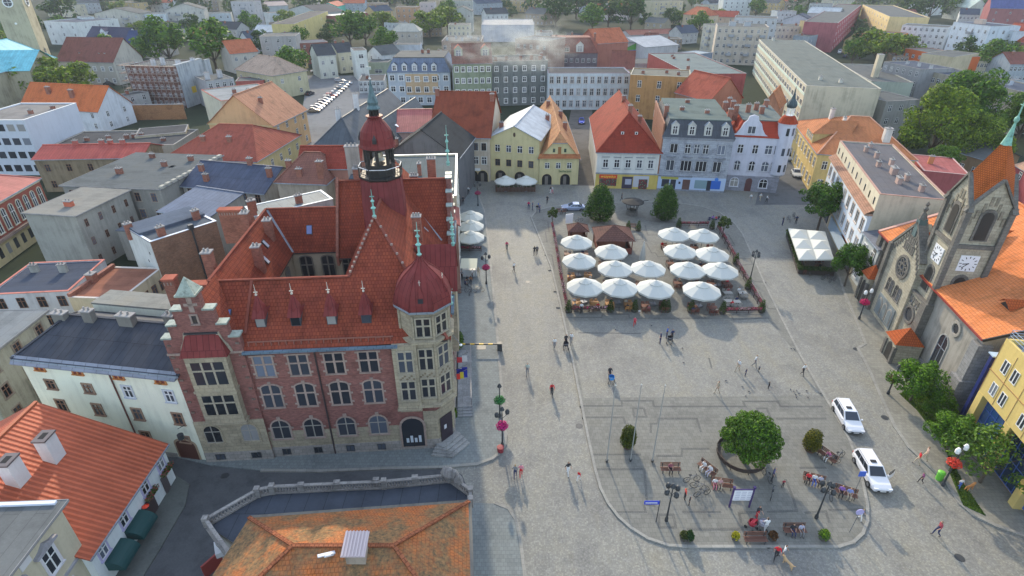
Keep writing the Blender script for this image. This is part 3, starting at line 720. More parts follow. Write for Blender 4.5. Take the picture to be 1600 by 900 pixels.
# gutter and eaves
b = MB(); b.beam((6.2, -.45, 12.82), (19.4, -.45, 12.82), .3, .2); b.box(6.2, 19.4, -.4, 0, 12.68, 12.75); b.beam((24.1, 4.5, 12.85), (24.1, 27, 12.85), .3, .2); b.build('gutter', seam((.14, .2, .25), .8), TH)
# left bay with stepped gable
b = MB()
b.vprism([(0, 12.4), (6.25, 12.4), (6.25, 14.45), (5.5, 14.45), (5.5, 15.75), (4.75, 15.75), (4.75, 17.2), (4.0, 17.2), (4.0, 18.7), (2.35, 18.7), (2.35, 17.2), (1.5, 17.2), (1.5, 15.75), (.72, 15.75), (.72, 14.45), (0, 14.45)], -.25, .35, 0)
b.box(0, 6.25, -.25, -.002, 0.02, 12.399, 0); b.box(-.03, 6.28, -.32, -.251, 1.3, 5.2, 1); b.box(-.05, 6.3, -.36, -.251, 0, 1.3, 2)
for x0, x1, z in ((-.1, .75, 14.45), (.65, 1.55, 15.75), (1.4, 2.4, 17.2), (3.95, 4.9, 17.2), (4.7, 5.6, 15.75), (5.4, 6.35, 14.45)): b.box(x0, x1, -.4, .5, z, z + .16, 3)
b.box(-.08, 6.33, -.33, -.251, 12.75, 12.95, 4)
for x in (.3, 5.95, .3, 5.95):
    for k in range(14): b.box(x - .16, x + .16, -.29, -.251, 5.6 + k * .62, 5.82 + k * .62, 4) if (k % 2) else None
b.box(2.95, 3.35, -.3, -.251, 17.0, 18.4, 4); b.box(2.6, 3.7, -.3, -.251, 17.6, 17.85, 4)
b.build('stepped_gable', [THB, ASH, RUB, copper((.26, .31, .27)), PINK], TH)
window(TH, 3.12, -.26, 15.9, 0, .4, .8, 'blind', PINK)
b = MB(); b.lathe([(1.05, 0), (.0, 1.35)], 4, 0, Matrix.Translation((3.17, .05, 18.85)), R(45)); b.box(2.35, 4.0, -.75, .8, 18.7, 18.86); b.build('pinnacle_cap', copper((.3, .34, .28)), TH)
# box bay window
b = MB(); b.box(1.55, 5.0, -1.0, -.26, 5.7, 13.0, 0); b.box(1.4, 5.15, -1.12, -.26, 5.45, 5.7, 0); b.box(1.7, 4.85, -.8, -.26, 5.1, 5.45, 0); b.box(1.45, 5.1, -1.08, -.26, 9.1, 9.3, 0); b.build('bay_window_box', ASH, TH)
window(TH, 3.28, -1.0, 10.0, 0, 2.7, 2.4, 'stone3', None, TRIM); window(TH, 3.28, -1.0, 6.55, 0, 2.7, 2.2, 'stone3', None, TRIM)
b = MB(); b.face([(1.3, -1.15, 13.0), (5.25, -1.15, 13.0), (4.6, -.3, 14.9), (1.95, -.3, 14.9)]); b.face([(5.25, -1.15, 13.0), (5.25, -.26, 13.0), (4.6, -.3, 14.9)]); b.face([(1.3, -.26, 13.0), (1.3, -1.15, 13.0), (1.95, -.3, 14.9)]); b.beam((1.9, -.33, 14.95), (4.65, -.33, 14.95), .2, .14, 1); b.build('bay_roof', [RC, DARKM], TH)
b = MB()
for s in (0, 1):
    pts = [(1.35, 12.98), (1.5, 13.6), (1.85, 14.2), (2.05, 15.0)]
    for i in range(3):
        p, q = pts[i], pts[i + 1]; X = (lambda x: x if s == 0 else 6.55 - x); b.beam((X(p[0]) - .08 * (1 - 2 * s), -.3, p[1]), (X(q[0]) - .08 * (1 - 2 * s), -.3, q[1]), .12, .28)
b.build('gable_scroll', TRIM, TH)
for x in (1.4, 4.75): window(TH, x, -.32, 2.6, 0, 1.5, 2.1, 'arch', ASH, plain((.3, .28, .24), .6)); window(TH, x, -.36, .4, 0, .9, .7, 'two', None, DARKM, name='basement_window')
# main roofs
r = MB(); th = -.18
def rf(pts, m=0): r.face(pts, m); r.face([(p[0], p[1], p[2] + th) for p in pts[::-1]], 3)
rf([(6.2, -.4, 12.68), (23.8, 0, 13), (17, 9.75, 20.8), (14.9, 5, 17), (3.1, 5, 17)])
rf([(2.4, 5, 17), (14.9, 5, 17), (12.4, 10.3, 12.75), (5.3, 10.3, 12.75)][::-1])
rf([(2.4, 5, 17), (5.4, 10.3, 12.6), (5.4, 19.5, 12.6), (2.4, 22.3, 17)])
rf([(5.2, 19.5, 12.6), (12.7, 19.5, 12.6), (12.7, 22.3, 17), (2.4, 22.3, 17)])
rf([(2.4, 22.3, 17), (12.7, 22.3, 17), (12.7, 25.4, 12.7), (-.3, 25.4, 12.7)][::-1])
rf([(2.4, 5, 17), (2.4, 22.3, 17), (-.4, 25, 12.7), (-.4, 5, 12.7)])
rf([(24.05, 0.2, 12.75), (24.05, 28, 12.75), (17, 28, 20.8), (17, 9.75, 20.8)])
rf([(17, 9.75, 20.8), (17, 28, 20.8), (12.4, 28, 12.6), (12.4, 10.3, 12.6), (14.9, 5, 17)])
rf([(11, 17.3, 12.8), (23.5, 17.3, 12.8), (23.5, 22.8, 20), (11, 22.8, 20)]); rf([(23.5, 28.3, 12.8), (11, 28.3, 12.8), (11, 22.8, 20), (23.5, 22.8, 20)])
rf([(6.25, .3, 13), (6.2, .3, 13), (3.1, .3, 17.6), (3.1, 5.3, 17.6)][1:]); rf([(0, .3, 13), (0, 4.9, 13), (3.1, 5.3, 17.6), (3.1, .3, 17.6)][::-1])
for p, q in (((23.8, 0, 13), (17, 9.75, 20.8)), ((17, 9.75, 20.8), (17, 28, 20.8)), ((14.9, 5, 17), (17, 9.75, 20.8)), ((14.9, 5, 17), (2.4, 5, 17)), ((2.4, 5, 17), (2.4, 22.3, 17)), ((2.4, 22.3, 17), (12.7, 22.3, 17)), ((11, 22.8, 20), (23.5, 22.8, 20))):
    r.beam(Vector(p) + Vector((0, 0, .06)), Vector(q) + Vector((0, 0, .06)), .26, .14, 1)
for k in range(26):   # crested hip tiles
    for p, q in (((23.8, 0, 13), (17, 9.75, 20.8)), ((14.9, 5, 17), (17, 9.75, 20.8))):
        m_ = Vector(p).lerp(Vector(q), (k + .5) / 26); 
        if k % 2: r.cbox(m_ + Vector((0, 0, .18)), (.2, .2, .16), 2)
for x0, x1, z in ((6.5, 19.0, 13.35),): r.beam((x0, .3, 13.42), (x1, .3, 13.42), .05, .14, 4); r.beam((6.25, 1.0, 13.9), (6.25, 5.0, 17.1), .22, .12, 1)
for k in range(20): r.box(6.6 + k * .64, 6.66 + k * .64, .1, .3, 13.1, 13.42, 4)
for (x, y0, y1, z0, z1) in ((12.55, 10.2, 5, 12.8, 17),): r.beam((12.5, 10.3, 12.85), (14.9, 5, 17.05), .35, .08, 5)
r.beam((5.35, 10.3, 12.7), (2.5, 5, 17.02), .35, .08, 5); r.beam((5.35, 19.5, 12.7), (2.5, 22.3, 17.02), .35, .08, 5); r.beam((20.9, 17.3, 16.3), (23.3, 17.3, 13.4), .3, .1, 5); r.beam((17.1, 22.6, 20.2), (22.7, 18.0, 14.3), .3, .1, 5)
TRF = r.build('roof', [TR, plaster((.22, .07, .05)), PINK, BLK, plain((.25, .1, .07), .6), ZINC], TH)
b = MB(); b.box(10.85, 11.1, 17, 28.5, 12, 13.2, 0); b.vprism([(17.0, 13), (28.6, 13), (22.8, 20.5)], 0, .3, 0, Matrix(((0, -1, 0, 11.1), (1, 0, 0, 0), (0, 0, 1, 0), (0, 0, 0, 1)))); b.build('fire_wall', CHBRICK, TH)
# stepped gable on the street side
b = MB(); M = Matrix(((0, -1, 0, 23.95), (1, 0, 0, 0), (0, 0, 1, 0), (0, 0, 0, 1)))
st = [(17.0, 12), (28.6, 12)]
for i in range(6): st += [(28.6 - i * .95, 13.6 + i * 1.35), (28.6 - (i + 1) * .95, 13.6 + i * 1.35)]
for i in range(5, -1, -1): st += [(17.0 + (i + 1) * .95, 13.6 + i * 1.35), (17.0 + i * .95, 13.6 + i * 1.35)]
b.vprism(st, -.02, .5, 0, M)
for i in range(6):
    b.box(23.35, 24.1, 16.95 + i * .95, 17.95 + i * .95, 13.6 + i * 1.35, 13.74 + i * 1.35, 1); b.box(23.35, 24.1, 28.65 - (i + 1) * .95, 28.65 - i * .95, 13.6 + i * 1.35, 13.74 + i * 1.35, 1)
b.build('street_gable', [THB, copper((.3, .36, .33))], TH)
def finial(parent, x, y, z, h=3.0, m=None, name='finial'):
    b = MB(); b.lathe([(.18, 0), (.22, h * .08), (.1, h * .12), (.1, h * .3), (.26, h * .36), (.08, h * .42), (.08, h * .55), (.2, h * .6), (.05, h * .66), (.02, h), (0, h)], 8); b.box(-.22, .22, -.02, .02, h * .74, h * .77)
    return b.build(name, m or COP, parent, (x, y, z))
finial(TRF, 17, 9.75, 20.7, 2.9); finial(TRF, 23.75, 22.8, 21.6, 4.6)
# roof windows and spired dormers
for x, y, z in ((4.55, 2.4, 15.1), (1.1, 3, 15.6), (17.6, 0, 0)):
    if z:
        M = Matrix.Translation((x, y, z - .08 + .04)) @ Matrix.Rotation(math.atan(.8), 4, 'X'); b = MB(); b.box(-.3, .3, -.45, .45, 0, .1, 0, M); b.box(-.24, .24, -.38, .38, .101, .12, 1, M); b.build('roof_window', [DARKM, plain((.1, .14, .35), .2)], TRF)
for x, y, z in ((7.3, 20.9, 14.85),): M = Matrix.Translation((x, y, z)) @ Matrix.Rotation(math.atan(1.57), 4, 'X'); b = MB(); b.box(-.35, .35, -.55, .55, 0, .1, 0, M); b.box(-.28, .28, -.48, .48, .101, .12, 1, M); b.build('roof_window', [DARKM, plain((.16, .2, .4), .2)], TRF)
for y, z in ((14.2, 14.4), (16.5, 15.2)):
    M = Matrix.Translation((2.4 + (17 - z) * .68, y, z)) @ Matrix.Rotation(math.atan(1.47), 4, 'Y'); b = MB(); b.box(-.5, .5, -.3, .3, 0, .12, 0, M); b.box(-.42, .42, -.22, .22, .121, .14, 1, M); b.build('roof_window', [DARKM, plain((.5, .52, .55), .2)], TRF)
for x in (7.55, 10.55, 13.65, 16.65):
    y = 1.45; z = 13 + .8 * y
    b = MB(); b.box(-.42, .42, 0, 1.5, -.1, 1.05, 0); b.box(-.36, .36, -.03, -.001, .08, .95, 1)
    d = b.build('dormer', [plain((.06, .07, .08), .5), GLASS], TRF, (x, y, z))
    b = MB(); b.face([(-.6, -.25, 1.0), (.6, -.25, 1.0), (.42, .15, 1.75), (-.42, .15, 1.75)]); b.face([(.6, -.25, 1.0), (.55, 1.6, 1.3), (.42, .15, 1.75)]); b.face([(-.55, 1.6, 1.3), (-.6, -.25, 1.0), (-.42, .15, 1.75)])
    b.lathe([(.62, 1.4), (.5, 1.9), (.25, 2.5), (0, 3.0)], 6, 0, Matrix.Translation((0, .55, 0)), R(30)); b.build('dormer_spire', RC, d)
    b = MB(); b.bar((0, .55, 2.9), (0, .55, 4.0), .05, 0, 6, .02); b.cbox((0, .55, 3.25), (.34, .06, .06)); b.cbox((0, .55, 3.0), (.16, .16, .12)); b.build('dormer_cross', plain((.5, .47, .4), .5), d)
# corner oriel with onion dome
OC = Matrix.Translation((21.75, 1.95, 0)); ph = R(22.5); RR = 2.3
b = MB(); b.lathe([(1.0, 4.6), (1.5, 5.0), (2.2, 5.6), (2.7, 5.75), (2.7, 6.05), (RR, 6.1), (RR, 12.9), (2.75, 13.0), (2.75, 13.25), (RR - .05, 13.3), (RR - .05, 15.7), (2.45, 15.8), (2.62, 16.0), (2.62, 16.15), (0, 16.2)], 8, 0, OC, ph)
b.box(18.85, 21.0, -.45, -.08, 5.75, 12.9); b.box(18.75, 21.0, -.6, -.08, 5.5, 5.75); b.box(19.0, 21.0, -.35, -.08, 5.2, 5.5)
for i in range(8):
    a = ph + i * math.pi / 4; x, y = 21.75 + RR * math.cos(a), 1.95 + RR * math.sin(a); b.bar((x, y, 6.1), (x, y, 12.9), .14, 0, 6); b.bar((x, y, 13.3), (x, y, 15.7), .13, 0, 6)
b.build('corner_oriel', ASH, TH)
ap = RR * math.cos(R(22.5))
for k, a in enumerate((-90, -45, 0)):
    ca, sa = math.cos(R(a)), math.sin(R(a)); x, y = 21.75 + (ap + .0) * ca, 1.95 + (ap + .0) * sa
    for z, h in ((10.0, 2.2), (6.8, 2.1)): window(TH, x, y, z, R(a + 90), 1.15, h, 'stone', TRIM)
    window(TH, x, y, 13.6, R(a + 90), 1.15, 1.8, 'stone', TRIM)
    b = MB(); b.box(-.75, .75, -.06, 0, 9.05, 9.8, 0)
    for j in range(7): b.lathe([(.12, 0), (.06, .06), (0, .07)], 6, 1, Matrix.Translation((-.6 + j * .2, -.06, 9.2 + .35 * ((j * 7) % 3) / 2)) @ Matrix.Rotation(R(90), 4, 'X'))
    b.build('carved_panel', [TRIM, stone((.25, .2, .13), 1, 1, .4)], TH, (x, y, 0), R(a + 90))
for z, h in ((10.0, 2.2), (6.8, 2.1)): window(TH, 19.95, -.45, z, 0, 1.2, h, 'stone', TRIM)
b = MB(); b.box(19.2, 20.7, -.51, -.45, 9.05, 9.8, 0)
for j in range(7): b.lathe([(.12, 0), (.06, .06), (0, .07)], 6, 1, Matrix.Translation((19.35 + j * .2, -.51, 9.2 + .35 * ((j * 7) % 3) / 2)) @ Matrix.Rotation(R(90), 4, 'X'))
b.build('carved_panel', [TRIM, stone((.25, .2, .13), 1, 1, .4)], TH)
b = MB(); prof = [(2.6, 16.15), (2.66, 16.4), (2.6, 16.9), (2.42, 17.5), (2.1, 18.1), (1.7, 18.65), (1.2, 19.15), (.75, 19.55), (.42, 19.95), (.22, 20.35), (.18, 20.5), (0, 20.5)]
b.lathe(prof, 8, 0, OC, ph)
for i in range(8):
    a = ph + i * math.pi / 4
    for j in range(len(prof) - 2):
        p, q = prof[j], prof[j + 1]; b.beam((21.75 + p[0] * math.cos(a), 1.95 + p[0] * math.sin(a), p[1] + .02), (21.75 + q[0] * math.cos(a), 1.95 + q[0] * math.sin(a), q[1] + .02), .1, .08, 0)
dome = b.build('onion_dome', [RC], TH)
b = MB(); b.lathe([(2.66, 16.05), (2.72, 16.25), (2.6, 16.27)], 8, 0, OC, ph); b.build('dome_gutter', ZINC, dome)
finial(dome, 21.75, 1.95, 20.3, 3.2)
for a in (-90, -22):
    x, y = 21.75 + 2.35 * math.cos(R(a)), 1.95 + 2.35 * math.sin(R(a)); b = MB(); b.box(-.3, .3, 0, .9, 0, .6, 0); b.box(-.22, .22, -.03, 0, .08, .52, 1); b.lathe([(.48, .55), (.2, 1.1), (0, 1.7)], 4, 2, Matrix.Translation((0, .35, 0)), R(45)); b.bar((0, .35, 1.6), (0, .35, 2.1), .03, 3, 5); b.cbox((0, .35, 1.9), (.2, .04, .04), 3); b.build('dome_dormer', [RC, GLASS, RC, plain((.5, .47, .4), .5)], dome, (x, y, 17.0), R(a + 90))
# doors at the corner, street side openings, steps
b = MB(); b.vprism(arcpts(0, 0, 2.1, 3.6, 2.6, 8), -.03, .0, 0); b.vprism(arcpts(0, -.1, 2.5, 3.95, 2.75, 8), -.0, .05, 1)
for j in range(4): b.box(-.7 + j * .4, -.45 + j * .4, -.05, -.03, .55, 1.1 + .3 * (j % 2), 2)
b.box(-.04, .04, -.06, -.03, 0, 2.6, 0); b.build('door', [GLASS, PINK, plain((.5, .55, .6), .6)], TH, (19.85, -.16, .6))
b = MB(); b.box(-.75, .75, -.06, 0, 0, 3.0, 0); b.box(-.35, -.05, -.08, -.06, 1.4, 1.9, 1); b.build('door', [plain((.03, .02, .03), .4), plain((.6, .6, .62), .6)], TH, (23.05, .62, .75), R(45))
b = MB()
for i in range(4): b.prism([(21.9 - i * .15, -.25 - i * .3), (23.6 + i * .12, 1.6 - i * .15 + .2), (24.4 + i * .3, .9 - i * .3 + .2), (22.8 + i * .25, -1.1 - i * .3 + .4)], .12, .75 - i * .15)
b.build('door_steps', stone((.33, .33, .32), 1, 1), TH)
b = MB(); b.box(24.0, 25.6, 5.2, 15.5, .12, .6, 0)
for i in range(3): b.box(24.0, 25.6, 5.2 - (i + 1) * .35, 5.2 - i * .35, .12, .48 - i * .13, 0)
for y in (5.4, 8.8, 12, 15.3): b.bar((25.5, y, .6), (25.5, y, 1.6), .03, 1)
b.bar((25.5, 5.4, 1.6), (25.5, 15.3, 1.6), .03, 1); b.bar((25.5, 5.4, 1.1), (25.5, 15.3, 1.1), .02, 1); b.build('entrance_ramp', [stone((.3, .31, .32), 1, 1), GREYM], TH)
for y in (6, 9, 12, 15, 18.5, 22, 25.5):
    for z, h in ((9.9, 2.2), (6.3, 2.4), (2.4, 2.2)): window(TH, 23.7 if z > 3.4 else 23.75, y, z, R(90), 1.4, h, 'stone', PINK)
b = MB(); b.box(23.7, 24.4, 8.0, 13.0, 5.9, 13.5, 0); b.vprism([(8.0, 13.5), (13.0, 13.5), (10.5, 17.2)], -.0, .5, 0, Matrix(((0, -1, 0, 24.4), (1, 0, 0, 0), (0, 0, 1, 0), (0, 0, 0, 1)))); b.build('street_bay', ASH, TH)
b = MB(); b.face([(24.6, 7.8, 13.4), (24.6, 10.5, 17.4), (20.2, 10.5, 17.4), (23.6, 7.8, 13.4)]); b.face([(24.6, 10.5, 17.4), (24.6, 13.2, 13.4), (23.6, 13.2, 13.4), (20.2, 10.5, 17.4)]); b.build('street_bay_roof', RC, TH)
finial(TH, 24.3, 10.5, 17.2, 3.4); finial(TH, 24.1, 14.6, 16.0, 3.2); finial(TH, 24.0, 5.4, 13.4, 2.2)
# belfry
BX, BY = 17.0, 16.6; BM = Matrix.Translation((BX, BY, 0))
b = MB(); b.lathe([(2.35, 17), (2.35, 20.0), (2.15, 22.6), (0, 22.6)], 8, 0, BM, ph)
for i in range(8):
    a = ph + i * math.pi / 4; b.beam((BX + 2.36 * math.cos(a), BY + 2.36 * math.sin(a), 17), (BX + 2.17 * math.cos(a), BY + 2.17 * math.sin(a), 22.6), .1, .1, 0)
BS = b.build('belfry_base', seam((.2, .05, .05), .6, .5), TH)
b = MB(); b.lathe([(1.9, 22.3), (2.32, 22.75), (2.32, 22.9), (0, 22.92)], 8, 0, BM, ph)
for i in range(8):
    a, c = ph + i * math.pi / 4, ph + (i + 1) * math.pi / 4
    for z in (23.25, 23.85): b.bar((BX + 2.26 * math.cos(a), BY + 2.26 * math.sin(a), z), (BX + 2.26 * math.cos(c), BY + 2.26 * math.sin(c), z), .04, 1 if z > 23.5 else 0, 5)
    b.bar((BX + 2.26 * math.cos(a), BY + 2.26 * math.sin(a), 22.9), (BX + 2.26 * math.cos(a), BY + 2.26 * math.sin(a), 23.95), .05, 0, 5)
    if i in (1, 2, 3, 6, 7, 0):
        m_ = (a + c) / 2
        for s in range(1, 5): 
            f_ = s / 5; x = BX + 2.26 * ((1 - f_) * math.cos(a) + f_ * math.cos(c)); y = BY + 2.26 * ((1 - f_) * math.sin(a) + f_ * math.sin(c)); b.bar((x, y, 22.9), (x, y, 23.85), .02, 0, 4)
b.build('belfry_gallery', [BLK, plain((.62, .62, .62), .5)], TH)
b = MB(); b.lathe([(1.55, 22.9), (1.5, 24.1), (0, 24.1)], 12, 0, BM); b.lathe([(1.45, 25.5), (1.65, 25.6), (1.65, 25.8), (0, 25.8)], 12, 0, BM)
for i in range(8):
    a = i * math.pi / 4; b.bar((BX + 1.38 * math.cos(a), BY + 1.38 * math.sin(a), 24.0), (BX + 1.38 * math.cos(a), BY + 1.38 * math.sin(a), 25.6), .17, 0, 6)
LN = b.build('belfry_lantern', BLK, TH)
b = MB(); b.lathe([(0, 25.5), (.15, 25.45), (.4, 25.1), (.45, 24.6), (.62, 24.35), (.6, 24.3), (0, 24.35)], 12, 0, BM); b.build('bell', plain((.45, .42, .33), .35, .7), LN)
b = MB(); b.lathe([(1.85, 25.78), (1.75, 26.1), (1.7, 26.7), (1.5, 27.4), (1.1, 28.0), (.75, 28.4), (.65, 28.6), (.85, 28.7), (.85, 28.8), (0, 28.82)], 16, 0, BM)
for i in range(4):
    a = i * math.pi / 2; x, y = BX + 1.6 * math.cos(a), BY + 1.6 * math.sin(a); b.lathe([(.3, 0), (.28, .4), (0, .9)], 4, 1, Matrix.Translation((x, y, 26.4)), a + R(45))
BD = b.build('belfry_dome', [RC, plain((.03, .025, .025), .5)], TH)
b = MB()
for i in range(8):
    a = i * math.pi / 4; b.bar((BX + .42 * math.cos(a), BY + .42 * math.sin(a), 28.7), (BX + .42 * math.cos(a), BY + .42 * math.sin(a), 29.4), .08, 0, 5)
b.lathe([(.3, 28.7), (.3, 29.4), (0, 29.4)], 8, 0, BM); b.lathe([(.62, 29.4), (.7, 29.5), (.48, 29.8), (.55, 30.1), (.4, 30.5), (.24, 31.1), (.1, 31.9), (.05, 32.2), (0, 32.2)], 8, 1, BM)
b.lathe([(.0, 32.1), (.14, 32.25), (0, 32.4)], 8, 2, BM); b.bar((BX, BY, 32.2), (BX, BY, 34.4), .035, 3, 5); b.cbox((BX, BY, 33.2), (.45, .05, .26), 3); b.build('spire', [BLK, copper((.09, .15, .16)), plain((.6, .62, .6), .4), plain((.45, .48, .45), .5)], BD)
# flat roofed stub, chimneys behind the belfry
for x, y, z, h, w_, m_ in ((12.3, 26.5, 18, 5, 1.5, plaster((.36, .34, .3))), (21.5, 27.5, 17, 4.0, 1.0, None), (13.2, 23.3, 19.5, 1.8, .8, None)): chimney(TRF, x, y, z, h, w_, .9, m_, 0, 3)
b = MB(); b.box(12.0, 16.0, 24.5, 28.4, 13, 19.6, 0); b.box(11.9, 16.1, 24.4, 28.5, 19.6, 19.75, 1); b.build('stair_block', [felt((.12, .14, .16)), felt((.12, .14, .16))], TH)
for x0, y0, w_, z0, z1 in ((-3.9, 24, 2.6, 12, 16.2), (-2.6, 10.4, 3.4, 9, 13.6), (-3.6, 8.4, 1.0, 9, 15.4)):
    b = MB(); b.box(x0, x0 + w_, y0, y0 + .9, z0, z1, 0); b.box(x0 - .1, x0 + w_ + .1, y0 - .1, y0 + 1, z1, z1 + .2, 1)
    for k in range(int(w_ / .3)): b.box(x0 + .08 + k * .3, x0 + .2 + k * .3, y0 - .06, y0 - .001, z1 - .5, z1 - .2, 2)
    b.build('ornamental_chimney', [CHBRICK, plaster((.36, .12, .08)), PINK], TH)
# flags, green bush in tubs by the side entrance
for (y, cs) in ((4.6, [(.62, .05, .04), (.55, .45, .03), (.02, .03, .3)]), (7.4, [(.55, .05, .06), (.6, .6, .6)]), (5.4, [(.02, .03, .3), (.02, .03, .3)])):
    b = MB(); b.bar((23.8, y, 5.3), (25.4, y - .3, 6.4), .03, 0, 5)
    for k, cc in enumerate(cs):
        w_ = 1.1 / len(cs); b.box(24.15 + k * w_, 24.15 + (k + 1) * w_, y - .22, y - .2, 5.0 + .1 * k, 5.7 + .2 * k, k + 1)
    b.build('flag', [GREYM] + [plain(cc, .8, name='cloth') for cc in cs], TH)
b = MB(); b.bar((23.6, 1.6, 13.3), (24.9, .4, 12.2), .03, 0, 5); b.lathe([(.0, 0), (.12, .05), (.15, .15), (0, .2)], 8, 1, Matrix.Translation((24.9, .4, 12.0))); b.build('wall_lamp', [GREYM, WHITE], TH)
for x, y, h_ in ((1.4, 8.2, 2.6), (4.2, 12.5, 2.0), (3.6, 18.6, 1.6), (1.0, 19.5, 2.4)): chimney(TRF, x, y, 17 - abs(x - 2.4) * 1.2, h_, .8, .8, None, 0, 2)
for x, y in ((20.5, 14.0), (19.6, 24.0)): chimney(TRF, x, y, 20.8 - (x - 17) * 1.14, 2.2, .9, .7, None, 0, 3)
# ------------------------------------------------------------------ church on the right
CHP = plaster((.34, .3, .215), .45); CHG = plaster((.33, .31, .27), .45); DST = stone((.19, .18, .16), .6, .35, .5); OR = tiles((.66, .23, .09), (.56, .18, .06), .34, .34, line=.6); OR2 = tiles((.42, .1, .03), (.34, .075, .025), .3, .25)
STC = stone((.46, .42, .32), .7, .35, .35)
ca = Vector((51.5, 72, 0)); cb = Vector((47.3, 46.8, 0)); CL = (cb - ca).length
CH = thing('church', 'stone church with orange tiled roof, rose window gable and clock tower', 'church', ca, math.atan2(-25.2, -4.2))
w = MB(); z = 9.6; D = 26
for p, q in (((0, 0), (CL, 0)), ((CL, D), (0, D)), ((0, D), (0, 0)), ((CL, 0), (CL, D))): w.face([(*p, 0), (*q, 0), (*q, z), (*p, z)])
rz_ = z + D / 2 * .45
w.face([(CL, 0, z), (CL, D, z), (CL, D / 2, rz_)]); w.face([(0, D, z), (0, 0, z), (0, D / 2, rz_)])
w.build('wall', CHG, CH)
w = MB(); w.box(15.8, CL + .1, -.12, -.002, 0, 1.2, 0); w.box(CL - .9, CL + .35, -.5, .9, 0, 8.6, 0); w.box(15.8, CL, -.22, -.003, 9.1, 9.5, 0); w.box(CL - 1.2, CL + .55, -.8, 1.2, 0, 4.2, 0); w.build('buttress', stone((.3, .3, .3), .8, .4, .4), CH)
w = MB()
for k in range(6): w.box(CL + .002, CL + .3, 2 + k * 4, 2.5 + k * 4, 0, 8.5)
w.build('pilaster', CHG, CH)
r = MB(); s = .45
for y0, y1 in ((-.5, D / 2), (D + .5, D / 2)):
    z0 = z - .5 * s; P = [(-.5, y0, z0), (CL + .5, y0, z0), (CL + .5, y1, rz_), (-.5, y1, rz_)]; P = P if y0 < y1 else P[::-1]
    r.face([(p[0], p[1], p[2] + .12) for p in P]); r.face([(p[0], p[1], p[2] - .06) for p in P[::-1]], 1)
r.beam((-.5, -.5, z - .15), (-.5, D / 2, rz_ + .2), .5, .25, 2); r.beam((CL + .5, -.5, z - .25), (CL + .5, D / 2, rz_ + .02), .12, .3, 1); r.beam((-.5, D / 2, rz_ + .15), (CL + .5, D / 2, rz_ + .15), .35, .15, 0)
r.beam((-.5, -.55, z - .2), (CL + .5, -.55, z - .2), .18, .16, 3)
CR = r.build('roof', [OR, BLK, plaster((.5, .3, .24)), plain((.25, .03, .02), .5)], CH)
for x, y in ((22.0, 3.4), (18.5, 7.0)):
    zz = z + y * s; b = MB(); b.face([(-1.1, -.7, .05), (0, -.9, .9), (0, 2.2, .95)]); b.face([(0, -.9, .9), (1.1, -.7, .05), (0, 2.2, .95)]); b.face([(-.9, -.45, -.1), (.9, -.45, -.1), (0, -.45, .72)], 1); b.build('dormer', [OR2, BLK], CR, (x, y, zz + .1))
window(CH, 20.2, 0, 1.8, 0, 1.7, 4.2, 'arch', stone((.4, .4, .38), 1, 1, .3), plain((.2, .22, .25), .6))
def ringwin(parent, x, y, z, rz, r, m, petals=0):
    b = MB(); M = Matrix.Rotation(R(90), 4, 'X')
    b.lathe([(r, 0), (r + .05, .16), (r + .35, .16), (r + .4, 0)], 20, 0, M)
    if petals:
        b.lathe([(r * .28, .02), (r * .28, .14), (r * .38, .14), (r * .38, .02)], 12, 0, M)
        for i in range(petals):
            a = 2 * math.pi * i / petals; b.lathe([(r * .2, .02), (r * .2, .12), (r * .3, .12), (r * .3, .02)], 10, 0, M @ Matrix.Translation((r * .66 * math.cos(a), r * .66 * math.sin(a), 0)))
    w_ = b.build('round_window', m, parent, (x, y, z), rz); b = MB(); b.lathe([(0, .02), (r, .02)], 20, 0, M); b.build('pane', GLASS, w_)
LST = stone((.36, .34, .3), 1, 1, .3)
ringwin(CH, 21.2, 0, 7.6, 0, .55, LST)
# rose gable front
b = MB(); gz0, gz1 = 10.3, 14.6
b.vprism([(4.9, 0), (12.4, 0), (12.4, gz0), (8.9, gz1), (4.9, gz0)], -1.0, .5, 0)
b.build('gable_front', STC, CH)
b = MB()
for p, q in (((4.7, gz0 - .1), (8.9, gz1 + .15)), ((8.9, gz1 + .15), (12.4, gz0 + .6))): b.beam((p[0], -.6, p[1]), (q[0], -.6, q[1]), 1.1, .3, 0)
b.box(8.5, 9.3, -1.15, -.3, gz1 - 1.6, gz1 + .7, 1); b.lathe([(.5, 0), (.35, .6), (.15, .9), (.3, 1.3), (.1, 1.6), (.25, 1.9), (0, 2.3)], 6, 2, Matrix.Translation((8.9, -.8, gz1 + .6)))
for i in range(9):
    f_ = (i + .5) / 9; b.box(5.1 + 3.6 * f_ - .12, 5.1 + 3.6 * f_ + .12, -1.08, -1.0, gz0 - 1.0 + 4.4 * f_ - .2, gz0 - .4 + 4.4 * f_, 2); b.box(12.5 - 3.4 * f_ - .12, 12.5 - 3.4 * f_ + .12, -1.08, -1.0, gz0 - 1.0 + 4.4 * f_ - .2, gz0 - .4 + 4.4 * f_, 2)
b.box(4.6, 5.3, -1.4, -.9, 0, gz0, 2); b.build('gable_coping', [DST, seam((.12, .17, .17), .9), DST], CH)
r = MB(); ry = 9.5
for x0, x1 in ((4.6, 8.9), (13.2, 8.9)):
    P = [(x0, -.2, gz0 - .1), (x0, .8, gz0 - .1), (8.9, ry, gz1 - .15), (8.9, -.2, gz1 - .15)]; P = P if x0 > 7 else P[::-1]; r.face(P)
r.build('gable_roof', OR2, CH)
ringwin(CH, 9.1, -1.0, 8.8, 0, 1.2, DST, 6)
for x in (7.4, 8.3, 9.6, 10.5): window(CH, x, -1.0, 4.6, 0, .6, 1.7, 'arch', DST, DST)
